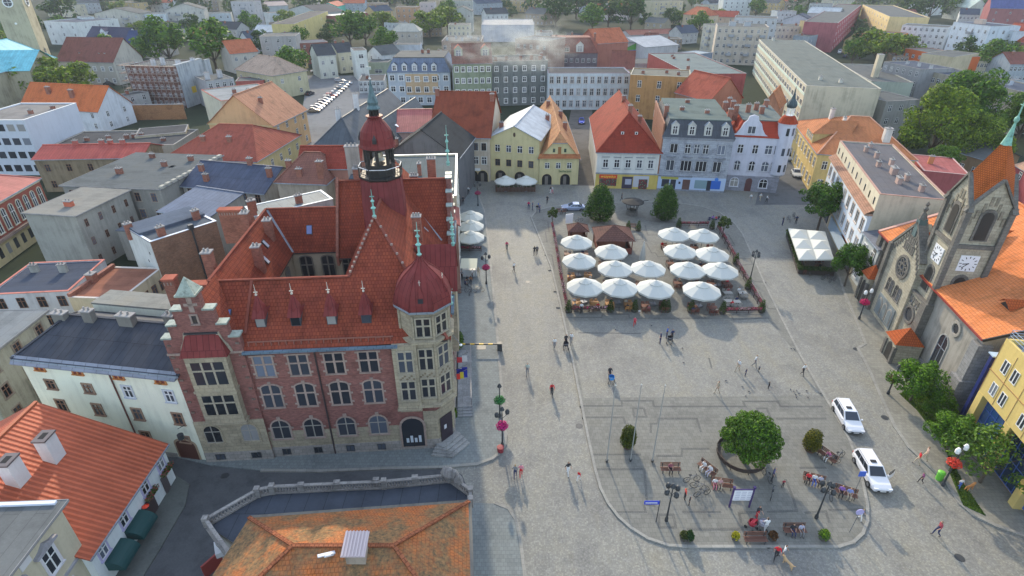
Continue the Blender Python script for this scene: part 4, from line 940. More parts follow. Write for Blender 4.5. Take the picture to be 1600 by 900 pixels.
for x, z_, k in ((8.9, 11.9, 3), (8.2, 11.0, 2), (9.6, 11.0, 2)):
    for j in range(k): window(CH, x + (j - (k - 1) / 2) * .55, -1.0, z_, 0, .28, .9, 'arch', DST, DST, False)
b = MB(); b.box(6.5, 11.3, -1.16, -1.0, .8, 3.6, 0)
for j in range(3): b.vprism(arcpts(7.4 + j * 1.5, 1.1, 1.3, 2.2, 1.4, 8), -1.22, -1.16, 1); b.vprism(arcpts(7.4 + j * 1.5, 1.2, .95, 1.9, 1.3, 8), -1.25, -1.22, 2)
b.build('blind_arcade', [plaster((.2, .23, .24), .4), LST, plaster((.17, .2, .21), .4)], CH)
ringwin(CH, 3.4, 0, 7.7, 0, .6, DST, 4)
b = MB(); b.box(-.3, .6, -.5, .3, 0, 9.3); b.box(1.2, 1.8, -.35, 0, 0, 9.0); b.build('buttress', DST, CH)
def porch(x, y, wd, dp, h, label_name='porch'):
    b = MB(); b.box(x - wd / 2, x + wd / 2, y - dp, y, 0, h, 0); b.vprism(arcpts(x, .1, wd * .5, h * .8, h * .5, 8), y - dp - .05, y - dp - .001, 1); b.box(x - wd / 2 - .15, x - wd / 2 + .25, y - dp - .2, y - dp + .2, 0, h * .8, 2); b.box(x + wd / 2 - .25, x + wd / 2 + .15, y - dp - .2, y - dp + .2, 0, h * .8, 2)
    p = b.build(label_name, [STC, BLK, DST], CH); r = MB(); a0, a1, c0, c1 = x - wd / 2 - .3, x + wd / 2 + .3, y - dp - .3, y; t = (x, y - dp / 2, h + 1.7)
    r.face([(a0, c0, h), (a1, c0, h), t]); r.face([(a1, c0, h), (a1, c1, h), t]); r.face([(a0, c1, h), (a0, c0, h), t]); r.build('porch_roof', OR2, p)
porch(16.7, -.3, 2.3, 2.9, 2.9); porch(2.8, -.3, 2.0, 1.4, 4.2)
# clock tower
a_ = 4.2; TX, TY = 11.5, -.35
b = MB()
def tb(z0, z1, e, m=0): b.box(TX - e, TX + a_ + e, TY - e, TY + a_ + e, z0, z1, m)
tb(0, 7.2, .35, 0); tb(7.2, 7.5, .5, 1); tb(7.5, 14.7, 0, 0); tb(14.7, 15.15, .22, 1); tb(15.15, 19.3, -.05, 0)
for cx in (TX, TX + a_):
    for cy in (TY, TY + a_):
        b.box(cx - .28, cx + .28, cy - .28, cy + .28, 7.5, 19.6, 1); b.box(cx - .55, cx + .55, cy - .55, cy + .55, 0, 7.3, 1)
GA = 22.4
for (M_) in (Matrix.Translation((TX + a_ / 2, TY, 0)), Matrix.Translation((TX + a_, TY + a_ / 2, 0)) @ Matrix.Rotation(R(90), 4, 'Z'), Matrix.Translation((TX, TY + a_ / 2, 0)) @ Matrix.Rotation(R(-90), 4, 'Z'), Matrix.Translation((TX + a_ / 2, TY + a_, 0)) @ Matrix.Rotation(R(180), 4, 'Z')):
    h = a_ / 2
    b.vprism([(-h, 19.29), (h, 19.29), (0, GA)], .0, .3, 0, M_)
    for sgn in (-1, 1):
        p, q = M_ @ Vector((sgn * (h + .45), 0, 18.95)), M_ @ Vector((0, 0, GA + .15)); b.beam(p, q, .5, .22, 1)
        for k in range(4): b.box(sgn * (.25 + k * .45) - .15, sgn * (.25 + k * .45) + .15, -.05, 0, 18.0 + (3 - k) * .75 - .6, 18.4 + (3 - k) * .75, 2, M_)
    b.vprism(arcpts(0, 15.6, 1.7, 3.7, 2.9, 8), -.06, .02, 1, M_); b.vprism(arcpts(0, 15.75, 1.15, 3.2, 2.6, 8), -.1, -.06, 3, M_)
    b.vprism(arcpts(0, 8.2, 1.7, 3.3, 2.5, 8), -.06, .02, 1, M_); b.vprism(arcpts(0, 8.35, 1.15, 2.8, 2.2, 8), -.1, -.06, 3, M_)
    for k in range(8): b.box(-1.55 + k * .4, -1.35 + k * .4, -.42, -.34, 6.3, 6.9, 1, M_)
b.build('tower', [STC, DST, stone((.28, .25, .19), .5, .3, .4), BLK], CH)
ringwin(CH, TX + 2.1, TY - .35, 4.6, 0, .85, DST); 
for dx in (1.5, 2.7): window(CH, TX + dx, TY - .35, 6.0, 0, .35, .6, 'blind', DST)
r = MB(); cx, cy = TX + a_ / 2, TY + a_ / 2; top = Vector((cx, cy, 26.6)); h = a_ / 2; e = .12
gp = [Vector((cx, cy - h - e, GA)), Vector((cx + h + e, cy, GA)), Vector((cx, cy + h + e, GA)), Vector((cx - h - e, cy, GA))]
co_ = [Vector((cx + h, cy - h, 19.4)), Vector((cx + h, cy + h, 19.4)), Vector((cx - h, cy + h, 19.4)), Vector((cx - h, cy - h, 19.4))]
for i in range(4): r.face([gp[i], co_[i], gp[(i + 1) % 4], top])
TWR = r.build('tower_roof', tiles((.5, .13, .035), (.4, .1, .03), .22, .2), CH)
b = MB(); b.lathe([(.5, -1.0), (.3, -.2), (.2, .5), (.1, 1.2), (.24, 1.45), (.24, 1.7), (.08, 1.95), (.05, 3.6), (0, 3.6)], 8, 0, Matrix.Translation((cx, cy, 26.6))); b.cbox((cx, cy, 29.6), (.7, .08, .1)); b.build('spire_finial', copper((.2, .42, .33)), TWR)
def clock(x, y, z, rz):
    b = MB(); s_ = .95
    b.box(-s_, s_, -.08, 0, -s_, s_, 0)
    for i in range(12):
        a = math.pi / 6 * i; p = Vector((.76 * math.sin(a), -.1, .76 * math.cos(a))); M_ = Matrix.Translation(p) @ Matrix.Rotation(a, 4, 'Y'); b.box(-.04, .04, -.01, .01, -.12, .12, 1, M_)
    for a, l, w_ in ((R(262), .55, .05), (R(182 + 40), .75, .04)): b.box(-w_, w_, -.012, .012, -.1, l, 1, Matrix.Translation((0, -.11, 0)) @ Matrix.Rotation(a, 4, 'Y'))
    b.build('clock_face', [plain((.7, .72, .75), .5), BLK], CH, (x, y, z), rz)
clock(TX + a_ / 2, TY, 12.9, 0); clock(TX + a_, TY + a_ / 2, 12.9, R(90))
# ------------------------------------------------------------------ houses round the square
RED = tiles((.3, .05, .03), (.22, .035, .02), .34, .24); PINKT = tiles((.45, .21, .13), (.38, .17, .1), .34, .26); TERRA = tiles((.48, .19, .08), (.4, .15, .07), .33, .26); BROWN = tiles((.2, .07, .045), (.14, .05, .035), .34, .26, line=.6)
YEL = plaster((.56, .49, .27), .2); YEL2 = plaster((.58, .47, .25), .2); WHT = plaster((.6, .6, .56), .2); PNK = plaster((.52, .44, .34), .25); BRNF = plain((.09, .055, .035), .6)
DK = plain((.012, .012, .014), .9, name='painted_opening_shade')  # near-black colour stands in for the shade inside openings
def arcade(o, xs, w=2.2, h=2.4, m=None):
    for fx in xs:
        b = MB(); b.vprism(arcpts(0, 0, w + .3, h + .15, h - w / 2, 8), -.05, .03, 1); b.vprism(arcpts(0, 0, w, h, h - w / 2, 8), -.08, -.05, 0); b.box(-w * .2, w * .12, -.1, -.08, .05, 1.9, 2)  # flat dark arch on the wall face, recess shade painted in
        b.build('archway', [DK, m or YEL2, plain((.16, .14, .12), .7)], o['root'], (fx * o['L'], 0, 0))
def text_obj(txt, size, m, parent, loc, rz=0, name='lettering', ex=.02):
    cu = bpy.data.curves.new(name, 'FONT'); cu.body = txt; cu.size = size; cu.extrude = ex; cu.align_x = 'CENTER'; cu.align_y = 'CENTER'
    o = bpy.data.objects.new(name, cu); C.objects.link(o); bpy.context.view_layer.update(); me = bpy.data.meshes.new_from_object(o.evaluated_get(bpy.context.evaluated_depsgraph_get()))
    bpy.data.objects.remove(o); me.name = name
    me.materials.clear(); me.materials.append(m); q = bpy.data.objects.new(name, me); C.objects.link(q); q.parent = parent; q.location = loc; q.rotation_euler = (R(90), 0, rz); return q
BR = brick((.24, .11, .07))
o = house('house', 'cream arcaded house under a large plain red tile roof at the far end of the square', (672, 213), (765, 215), 9.7, 23, PNK, tiles((.27, .07, .035), (.2, .05, .03), .34, .24), 'gable', 'x', 7.0, rr=.5, fl=3, ch=[(.97, .4, 1.5), (.0, .45, 1.5)], cornice=PNK)
for fx in (.42, .58, .76, .9): 
    for z_ in ((6.9,) if fx < .5 else (6.9, 3.9)): window(o['root'], fx * o['L'], 0, z_, 0, 1.05, 1.6, 'plain', plaster((.6, .58, .52)), BRNF if z_ > 5 else WHITE)
arcade(o, (.5, .7, .87), 2.2, 2.5)
b = MB(); b.box(-.6, .6, -.35, -.12, 0, .5); s_ = b.build('sign', WHITE, o['root'], (o['L'] * .785, 0, 2.5))
o = house('house', 'yellow gabled house with pale metal roof and two cafe parasols in front', (765, 214), (843, 219), 9.6, 20, YEL, seam((.42, .46, .5), .8, .35), 'gable', 'y', 2.6, fl=3, ch=[(.1, .3, 1.2), (.9, .75, 1.2)])
for i in range(4):
    for z_ in (6.6, 3.5): window(o['root'], (.16 + .2267 * i) * o['L'], 0, z_, 0, 1.1, 1.5, 'plain', YEL2, BRNF if z_ < 5 else WHITE)
arcade(o, (.22, .62), 2.4, 2.5)
b = MB(); b.vprism([(.28 * math.cos(a / 8 * 6.283), .5 * math.sin(a / 8 * 6.283)) for a in range(8)], -.05, 0); b.build('oval_window', BRNF, o['root'], (o['L'] / 2, 0, 10.4))
o = house('house', 'small yellow house with half-hipped orange roof and two dark arches', (843, 246), (905, 246), 6.0, 38, YEL, tiles((.52, .28, .13), (.4, .17, .09), .33, .25), 'hip', 'y', 4.9, ins=(1.4, 0), jerk=.62, fl=2, ch=[(.75, .35, 1.6), (.72, .62, 1.6), (.4, .8, 1.4)], sur=None)
for i in range(3): window(o['root'], (.2 + .28 * i) * o['L'], 0, 3.6, 0, 1.0, 1.25, 'plain', None)
b = MB(); b.face([(-.3, -.55, 5.9), (o['L'] + .3, -.55, 5.9), (o['L'] + .1, .0, 6.75), (-.1, 0, 6.75)]); b.build('pent_roof', TERRA, o['root'])
for x in (.36, .64): window(o['root'], x * o['L'], 0, 7.1, 0, .5, .8, 'two', None, plain((.05, .12, .06), .6))
b = MB(); b.box(-.35, .35, -.05, 0, 0, 1.5); b.build('attic_door', plain((.3, .13, .04), .7), o['root'], (o['L'] / 2, 0, 6.76))
arcade(o, (.2, .67), 2.1, 2.4); text_obj('Sedlaczek', .7, plain((.03, .12, .04), .6), o['root'], (.66 * o['L'], -.06, 3.0))
o = house('house', 'white shop house with steep red hipped roof and yellow ground floor', (934, 236), (1033, 238), 8.0, 30, WHT, RED, 'hip', 'y', 6.4, ins=(6.0, 0), fl=2, ch=[(.52, .24, 1.6), (.72, .33, 1.4, .8, .8), (.5, .6, 1.2)], plinth=None)
Lh = o['L']
for i in range(5): window(o['root'], (.14 + .18 * i) * Lh, 0, 4.6, 0, 1.05, 1.7, 'plain', None); 
b = MB()
for i in range(5): b.box((.14 + .18 * i) * Lh - .8, (.14 + .18 * i) * Lh + .8, -.2, 0, 6.75, 6.9); b.box((.14 + .18 * i) * Lh - .75, (.14 + .18 * i) * Lh + .75, -.16, 0, 4.3, 4.42)
b.box(-.1, Lh + .1, -.25, 0, 3.2, 3.45); b.build('window_cornices', plaster((.3, .32, .33)), o['root'])
b = MB(); b.box(-.03, Lh + .02, -.1, -.002, .02, 3.18); b.build('shopfront', plaster((.58, .45, .13), .2), o['root'])
PHOTO = NT('window_display'); _v = PHOTO.n('ShaderNodeTexVoronoi', i_Scale=3.0); _t = PHOTO.n('ShaderNodeTexCoord'); PHOTO.l(_t.outputs['Object'], _v.inputs['Vector']); _r = PHOTO.ramp(_v.outputs['Distance'], [(.0, (.5, .35, .1)), (.25, (.1, .2, .12)), (.4, (.02, .02, .03)), (.8, (.25, .03, .03))]); PHOTO.col(_r); PHOTO = PHOTO.m
def panel(o, x0, x1, z0, z1, m, y=-.13, name='shop_window'):
    b = MB(); b.box(x0, x1, y, -.1, z0, z1); return b.build(name, m, o['root'])
SR = plain((.6, .05, .03), .5)
panel(o, .06 * Lh, .34 * Lh, .6, 2.2, PHOTO); panel(o, .055 * Lh, .345 * Lh, 2.25, 3.05, SR, name='shop_sign', y=-.2); text_obj('wszystko', .85, plain((.85, .6, .05), .5), o['root'], (.2 * Lh, -.22, 2.68))
panel(o, .43 * Lh, .6 * Lh, .1, 2.7, plain((.05, .04, .07), .4)); panel(o, .48 * Lh, .58 * Lh, 1.0, 2.2, plain((.4, .42, .5), .4), -.16); panel(o, .61 * Lh, .86 * Lh, .5, 2.9, plain((.5, .5, .53), .5)); panel(o, .7 * Lh, .84 * Lh, .1, 2.2, PHOTO, -.17)
for fx in (.39, .61):
    yy = 2.6; zz = 8 + roof_height(o, fx * Lh, yy) - .05; b = MB(); b.box(-.45, .45, 0, 1.0, 0, .8, 0); b.box(-.3, .3, -.03, -.001, .1, .7, 1); b.box(-.15, .15, -.04, -.03, .2, .6, 2); b.face([(-.6, -.15, .8), (.6, -.15, .8), (.35, .5, 1.25), (-.35, .5, 1.25)], 3); b.face([(.6, -.15, .8), (.6, 1.2, .8), (.35, .5, 1.25)], 3); b.face([(-.6, 1.2, .8), (-.6, -.15, .8), (-.35, .5, 1.25)], 3); b.build('dormer', [RED, WHITE, DK, RED], o['ro'], (fx * Lh, yy, zz))
GREYST = stone((.3, .32, .36), .9, .45, .5); GW = stone((.42, .45, .5), 1.2, .4, .55)
o = house('house', 'four storey grey stone house with slate mansard and four white dormers', (1037, 213), (1147, 217), 11.3, 22, GW, seam((.09, .1, .12), .3, .6), 'mansard', mh=3.2, mi=1.0, fl=3, ch=[(.05, .3, 1.5), (.95, .2, 1.6), (.96, .5, 1.6), (.3, .4, .8), (.65, .3, .8), (.45, .75, .8)], top=felt((.14, .18, .17)), cornice=GREYST)
Lh = o['L']
b = MB(); b.box(-.3, -.002, 0, 22, 0, 13.9); b.build('party_wall', brick((.28, .13, .08)), o['root'])
for x, w_ in ((.17, 1.5), (.37, 1.1), (.5, 1.1), (.63, 1.1), (.85, 1.5)): window(o['root'], x * Lh, 0, 8.0, 0, w_, 1.9, 'wide' if w_ > 1.2 else 'plain', GREYST)
for x, w_ in ((.15, 1.6), (.38, 2.2), (.6, 2.2), (.83, 1.6)): window(o['root'], x * Lh, 0, 4.3, 0, w_, 2.2, 'wide', GREYST)
dormers(o, (.15, .39, .62, .86), 1.5, 2.0, plaster((.5, .5, .46)), ZINC, 'gable', dep=1.3)
for x in (.15, .39, .62, .86):
    for z_ in (7.2,): b = MB(); b.box(-1.0, 1.0, -.35, 0, z_, z_ + .18); b.build('window_ledge', GREYST, o['root'], (x * Lh, 0, 0))
BLU = plain((.42, .52, .68), .6, name='blue_render'); b = MB(); b.box(.0, Lh, -.1, -.002, .35, 3.0, 0); b.box(0, Lh, -.14, -.002, .01, .34, 1); b.box(0, .5 * Lh, -.3, -.002, 3.02, 3.25, 1); b.build('shopfront', [BLU, GREYST], o['root'])
DKG = plain((.03, .035, .05), .3)
panel(o, .06 * Lh, .17 * Lh, .8, 2.4, DKG); panel(o, .19 * Lh, .27 * Lh, .1, 2.4, DKG); panel(o, .04 * Lh, .3 * Lh, 2.45, 2.95, plain((.45, .42, .08), .5), name='shop_sign'); panel(o, .37 * Lh, .48 * Lh, .05, 2.5, plain((.12, .06, .05), .6), name='door'); panel(o, .55 * Lh, .73 * Lh, .7, 2.5, plain((.2, .3, .33), .4)); panel(o, .73 * Lh, .79 * Lh, .1, 2.5, DKG, name='door'); panel(o, .79 * Lh, .93 * Lh, .7, 2.5, plain((.03, .13, .5), .4)); panel(o, .31 * Lh, .34 * Lh, 1.5, 2.0, DKG, name='house_number')
b = MB(); b.lathe([(0, 0), (.38, 0), (.38, .08), (0, .08)], 14, 0, Matrix.Translation((.86 * Lh, -.12, 2.8)) @ Matrix.Rotation(R(90), 4, 'X')); b.build('round_emblem', plain((.04, .2, .6), .4), o['root'])
# white house with curved gable and corner turret
VW = plaster((.52, .53, .6), .2)
o = house('house', 'white house with curved gable, round corner turret and slender onion spire', (1148, 213), (1232, 217), 11.3, 17, VW, felt((.16, .2, .2)), 'mansard', mh=3.0, mi=1.3, fl=3, nw=(0, 4, 0), skip=(), ch=[(.04, .35, 1.8), (.03, .6, 1.8), (.3, .45, 1.8), (.5, .6, 1.6), (.55, .4, 1.6), (.02, .85, 1.6), (.75, .8, 1.6)], top=felt((.17, .2, .19)), style='plain')
o['ro'].data.materials[0] = tiles((.42, .06, .03), (.33, .05, .03), .3, .22)
Lh = o['L']; b = MB(); cx = .29 * Lh; cw = 3.4
pts = [(cx - cw, 11.2), (cx + cw, 11.2), (cx + cw, 11.6), (cx + cw * .8, 12.0), (cx + cw * .62, 12.9), (cx + cw * .5, 14.0), (cx + cw * .3, 14.7), (cx + cw * .25, 15.4), (cx, 15.7), (cx - cw * .25, 15.4), (cx - cw * .3, 14.7), (cx - cw * .5, 14.0), (cx - cw * .62, 12.9), (cx - cw * .8, 12.0), (cx - cw, 11.6)]
b.vprism(pts, -.12, .3); b.box(cx - cw, cx + cw, -.12, -.002, 3.3, 11.2); b.build('curved_gable', VW, o['root'])
window(o['root'], cx, -.12, 12.0, 0, 1.5, 1.5, 'wide', VW)
for x in (.15, .43): 
    window(o['root'], x * Lh, -.12, 8.0, 0, 1.1, 1.8, 'plain', VW); window(o['root'], x * Lh, -.12, 4.4, 0, 1.1, 2.0, 'arch', plaster((.4, .41, .47), .2))
for x, w_ in ((.68, 1.4), (.82, .55), (.92, .55)):
    window(o['root'], x * Lh, -.02, 8.0, 0, w_, 1.8, 'plain' if w_ > 1 else 'blind', VW); window(o['root'], x * Lh, -.02, 4.4, 0, w_, 2.0, 'arch', plaster((.4, .41, .47), .2))
b = MB(); b.box(-.02, Lh + .05, -.18, -.002, .01, 3.3); b.build('rusticated_base', stone((.3, .31, .36), 1.2, .3, .3), o['root'])
for x in (.16, .72): window(o['root'], x * Lh, -.18, .9, 0, 1.6, 1.9, 'arch', VW)
b = MB(); b.vprism(arcpts(0, .05, 1.3, 2.8, 2.2, 8), -.22, -.18); b.build('door', plain((.1, .04, .04), .5), o['root'], (.44 * Lh, 0, 0))
TT = Matrix.Translation((Lh - .6, .9, 0)); b = MB(); b.lathe([(.3, 2.9), (1.6, 3.8), (1.7, 4.0), (1.7, 14.0), (1.85, 14.1), (1.85, 14.3), (0, 14.3)], 14, 0, TT); t_ = b.build('corner_turret', VW, o['root'])
for a in (-90, -50, -10):
    for z_ in (12.0, 8.0, 4.6): window(t_, Lh - .6 + 1.68 * math.cos(R(a)), .9 + 1.68 * math.sin(R(a)), z_, R(a + 90), .55, 1.5, 'blind', None)
b = MB(); b.lathe([(1.95, 14.3), (1.5, 15.0), (1.2, 15.5), (.9, 15.7), (0, 15.7)], 12, 0, TT); rr_ = b.build('turret_roof', tiles((.42, .07, .03), None, .25, .2), t_)
b = MB(); b.lathe([(.75, 15.6), (.75, 15.75), (0, 15.75)], 8, 0, TT)
for i in range(8): a = i * math.pi / 4; b.bar((Lh - .6 + .62 * math.cos(a), .9 + .62 * math.sin(a), 15.7), (Lh - .6 + .62 * math.cos(a), .9 + .62 * math.sin(a), 17.2), .09, 0, 5)
b.lathe([(.8, 17.2), (.95, 17.4), (1.0, 17.8), (.8, 18.3), (.4, 18.9), (.2, 19.6), (.08, 20.8), (0, 21.3)], 10, 1, TT); b.build('turret_lantern', [WHITE, seam((.07, .1, .11), .4)], t_)
# yellow corner building with orange hipped roofs
o = house('house', 'yellow corner building with big orange hipped roof beside the side street', (1241, 190), (1279, 240), 8.0, (1388, 215), plaster((.6, .46, .2), .25), TERRA, 'hip', 'y', 4.8, ins=(8, 6), fl=2, nw=(9, 0, 0), ww=1.1, wh=1.9, style='plain', sur=plaster((.62, .55, .4)), ch=[(.35, .3, 2.2, 1.1, .8), (.6, .35, 1.4), (.8, .75, 2.6, 1.3, 1.3)], chm=plaster((.6, .58, .54)), rc=plaster((.55, .3, .2)), cornice=plaster((.6, .5, .3)))
b = MB(); b.box(-3.2, 3.2, 0, 6, 0, 2.4, 0); d_ = b.build('wall_dormer', plaster((.6, .46, .2), .2), o['root'], (o['L'] * .62, .02, 8)); b = MB(); b.face([(-3.6, -.4, 2.3), (3.6, -.4, 2.3), (0, 3.5, 4.6)]); b.face([(3.6, -.4, 2.3), (3.6, 7, 2.5), (0, 9, 4.6), (0, 3.5, 4.6)]); b.face([(-3.6, 7, 2.5), (-3.6, -.4, 2.3), (0, 3.5, 4.6), (0, 9, 4.6)]); b.build('dormer_roof', TERRA, d_)
for i in range(4): window(d_, -2.2 + i * 1.5, 0, .6, 0, .9, 1.3, 'plain', None)
for x in (.15, .85):
    for z_ in (1.0, 4.8): window(o['root'], o['L'], x * 8 + .5, z_, R(90), 1.0, 1.7, 'plain', None)
# long white building facing the square (right)
CRW = plaster((.55, .5, .38), .25)
o = house('house', 'long white building with grey flat roof and rows of small attic windows', (1312, 222), (1374, 306), 13.1, (1480, 312), CRW, felt((.16, .155, .165), .25), 'flat', par=.25, fl=4, nw=(0, 0, 0), ch=[(.2, .35, .9), (.32, .45, 1.0), (.45, .6, 1.0), (.5, .35, .9), (.62, .5, 1.1, 1.4, .8), (.72, .62, 1.0), (.78, .45, 1.0, 1.2, .6), (.88, .7, 1.0), (.1, .5, .8)], chm=plaster((.42, .3, .26)), cap=plaster((.4, .25, .2)))
LL = o['L']; W2 = plaster((.58, .63, .68), .2)
b = MB(); b.box(0, LL, -.5, -.002, 3.2, 10.0, 0); b.box(-.1, LL + .1, -1.1, -.002, 10.0, 10.25, 1); b.box(0, LL, -.45, -.002, 0.02, 3.2, 2); b.build('facade', [W2, plaster((.42, .28, .2)), plaster((.5, .42, .3))], o['root'])
b = MB(); b.face([(-.1, -1.15, 10.22), (LL + .1, -1.15, 10.22), (LL + .1, -.01, 10.9), (-.1, -.01, 10.9)]); b.build('pent_roof', tiles((.4, .22, .15), None, .3, .25), o['root'])
for i in range(10): window(o['root'], LL * (i + .5) / 10, 0, 11.3, 0, .6, 1.1, 'blind', None)
for i in range(9):
    for z_ in (7.0, 3.9): window(o['root'], LL * (i + .5) / 9, -.5, z_, 0, 1.3, 1.9, 'wide', plaster((.5, .42, .36)))
panel(o, LL - 9, LL - 1, 2.2, 3.1, plain((.6, .12, .02), .5), -.75, 'shop_sign'); panel(o, LL - 9, LL - 5, .3, 2.1, plain((.5, .4, .08), .5), -.6); panel(o, LL - 4, LL - 1, .3, 2.1, DKG, -.6); panel(o, LL - 18, LL - 11, .5, 2.7, plain((.3, .4, .5), .3), -.6); panel(o, 3, 9, .5, 2.6, DKG, -.6)
b = MB(); b.box(LL - 10, LL - .2, -2.2, -.5, 2.95, 3.1); b.build('awning', plain((.25, .3, .33), .6), o['root'])
o = house('house', 'narrow two-storey house with slate lean-to roof between white building and church', (1352, 364), (1375, 390), 7.5, 7, plaster((.5, .52, .5), .2), seam((.16, .17, .2), .6), 'shed', 'x', 1.6, rr=.98, fl=2, nw=(2, 2, 0), ww=.9, wh=1.7, sur=WHITE, door=[('f', .8, 1.2, 2.3, plain((.3, .4, .42), .4))])
# modern yellow block at the right edge
A0 = Vector((45.7, 43.3, 0)); MBk = thing('modern_block', 'yellow modern block with blue glazed ground floor and roof terrace at the right edge', 'office building', A0, math.atan2(-.987, -.158))
YM = plaster((.6, .46, .17), .12, 'yellow_panel'); LM = 20.0; BLG = glass((.02, .05, .12), .1); BLF = plain((.05, .12, .4), .4)
b = MB(); b.box(0, LM, 0, 14, 5.6, 11.3, 0); b.box(0, LM, .8, 14, 0, 5.6, 0)
for k in range(5): b.box(k * 4.4, k * 4.4 + .75, -.02, .9, 0, 5.599, 0)
b.box(-.05, LM, -.06, -.001, 8.25, 8.32, 1)
for k in range(10): b.box(k * 2.2 - .02, k * 2.2 + .02, -.03, -.001, 5.7, 11.2, 1)
b.box(0, LM, 0, .25, 11.301, 11.8, 0); b.box(0, .25, .25, 14, 11.301, 11.8, 0); b.box(.3, LM, .3, 13.8, 11.3, 11.36, 2); b.build('wall', [YM, plain((.35, .2, .08), .7), felt((.25, .26, .27))], MBk)
for k in range(4):
    x0 = k * 4.4 + .75; b = MB(); b.box(x0, x0 + 3.65, .72, .79, .3, 5.5, 0)
    for i in range(5): b.box(x0 + i * .9, x0 + i * .9 + .06, .66, .719, .3, 5.5, 1)
    for zz in (.3, 2.6, 4.1, 5.4): b.box(x0, x0 + 3.65, .67, .718, zz, zz + .07, 1)
    b.build('shop_window', [BLG, BLF], MBk)
    for zz in (6.3, 8.9):
        for dx in (.55, 2.0): window(MBk, x0 + dx + .2, 0, zz, 0, .85, 1.35, 'two', None, WHITE)
b = MB(); b.box(11.5, 12.9, .6, .65, 3.0, 4.6, 0); b.box(11.9, 12.5, .57, .6, 3.4, 4.2, 1); b.build('poster', [plain((.5, .03, .03), .5), WHITE], MBk)
b = MB()
for x in range(0, 20, 2): b.bar((x + .12, .12, 11.8), (x + .12, .12, 12.8), .03, 0, 5); b.bar((.12, x * .7 + .12, 11.8), (.12, x * .7 + .12, 12.8), .03, 0, 5)
for zz in (12.2, 12.5, 12.8): b.bar((.12, .12, zz), (LM, .12, zz), .025, 0, 5); b.bar((.12, .12, zz), (.12, 13.8, zz), .025, 0, 5)
b.build('roof_railing', plain((.3, .36, .45), .4), MBk)
b = MB(); b.box(-1.6, -1.2, .6, 5.5, 0, 9.0, 0); b.box(-1.2, -.002, 1.2, 5.0, 0, 8.7, 0); b.box(-1.7, -.9, .4, 5.7, 9.0, 9.12, 1); b.build('blue_fin', [plain((.02, .03, .14), .35), plain((.4, .5, .6), .4)], MBk)
# ------------------------------------------------------------------ houses left of and behind the town hall
GP = plaster((.34, .33, .29), .3); GP2 = plaster((.3, .29, .26), .35); CREAMW = plaster((.74, .74, .6), .18); SL = seam((.055, .06, .075), .7, .5); BLF2 = felt((.08, .095, .13)); MGF = felt((.135, .15, .155))
SHR = seam((.28, .08, .07), .5, .5); REDF = felt((.3, .1, .07)); BRW = plain((.2, .1, .06), .6)
o = house('house', 'cream four storey house with dark sheet roof and arched gate beside the town hall', (27, 558), (276, 584), 10.7, 8.0, CREAMW, SL, 'hip', 'x', 1.6, rr=.6, ins=(1.6, 0), fl=4, ch=[(.07, .55, 1.0, 1.3, .7), (.27, .55, 1.2, 1.0, .6), (.52, .55, 1.1, 1.5, .7), (.82, .55, 1.6, 1.0, .8)], chm=plaster((.2, .19, .17)), gutter=True)
Lh = o['L']; rt = o['root']; BS_ = plaster((.3, .2, .14), .3)
b = MB(); b.face([(-.4, -.6, 10.35), (Lh + .1, -.6, 10.35), (Lh + .1, -.05, 10.95), (-.4, -.05, 10.95)]); b.box(-.4, Lh, -.55, -.003, 10.2, 10.34); b.build('eaves_board', seam((.26, .28, .33), 1.2), rt)
for i, fx in enumerate((.115, .36, .62, .88)):
    for dx in (-.25, .25): window(rt, fx * Lh + dx, 0, 9.45, 0, .36, .6, 'blind', plain((.5, .2, .06), .7), None, gm=plain((.18, .04, .03), .6), name='attic_vent')
    window(rt, fx * Lh + .35, 0, 7.3, 0, .85, 1.3 if i > 1 else 1.0, 'plain', BS_ if i < 2 else plain((.5, .52, .56), .6), BRW if i < 2 else WHITE)
    window(rt, fx * Lh + .35, 0, 4.6, 0, .85, 1.3, 'plain', BS_, BRW)
    if i > 1: window(rt, fx * Lh + .2, 0, 2.3, 0, .9, .7, 'plain', BS_, BRW)
b = MB(); b.vprism(arcpts(0, 0, 2.0, 2.5, 1.9, 8), -.06, 0, 0); b.vprism(arcpts(0, 0, 2.4, 2.7, 2.0, 8), -.03, .02, 1); b.build('gate', [plain((.09, .03, .02), .6), plaster((.4, .3, .2))], rt, (Lh - 1.9, 0, 0))
b = MB(); b.bar((.57 * Lh, -.1, 0), (.57 * Lh, -.1, 10.4), .07); b.build('downpipe', plain((.12, .04, .03), .5), rt)
b = MB(); b.bar((.935 * Lh, -.02, 4.6), (.93 * Lh, -.9, 4.9), .03); b.lathe([(.0, 0), (.28, .0), (.28, .5), (0, .5)], 10, 0, Matrix.Translation((.93 * Lh, -.9, 3.7))); b.build('hanging_sign', DARKM, rt)
b = MB(); b.box(-.2, Lh - 3.2, -.06, -.002, 0, .6); b.build('plinth', plaster((.35, .33, .3)), rt)
b = MB(); b.box(1.0, Lh, 8.0, 10.5, 0, 11.6, 0); b.box(.9, Lh, 8.0, 10.7, 11.6, 11.8, 1); b.build('rear_roof', [CREAMW, felt((.3, .3, .27))], rt)
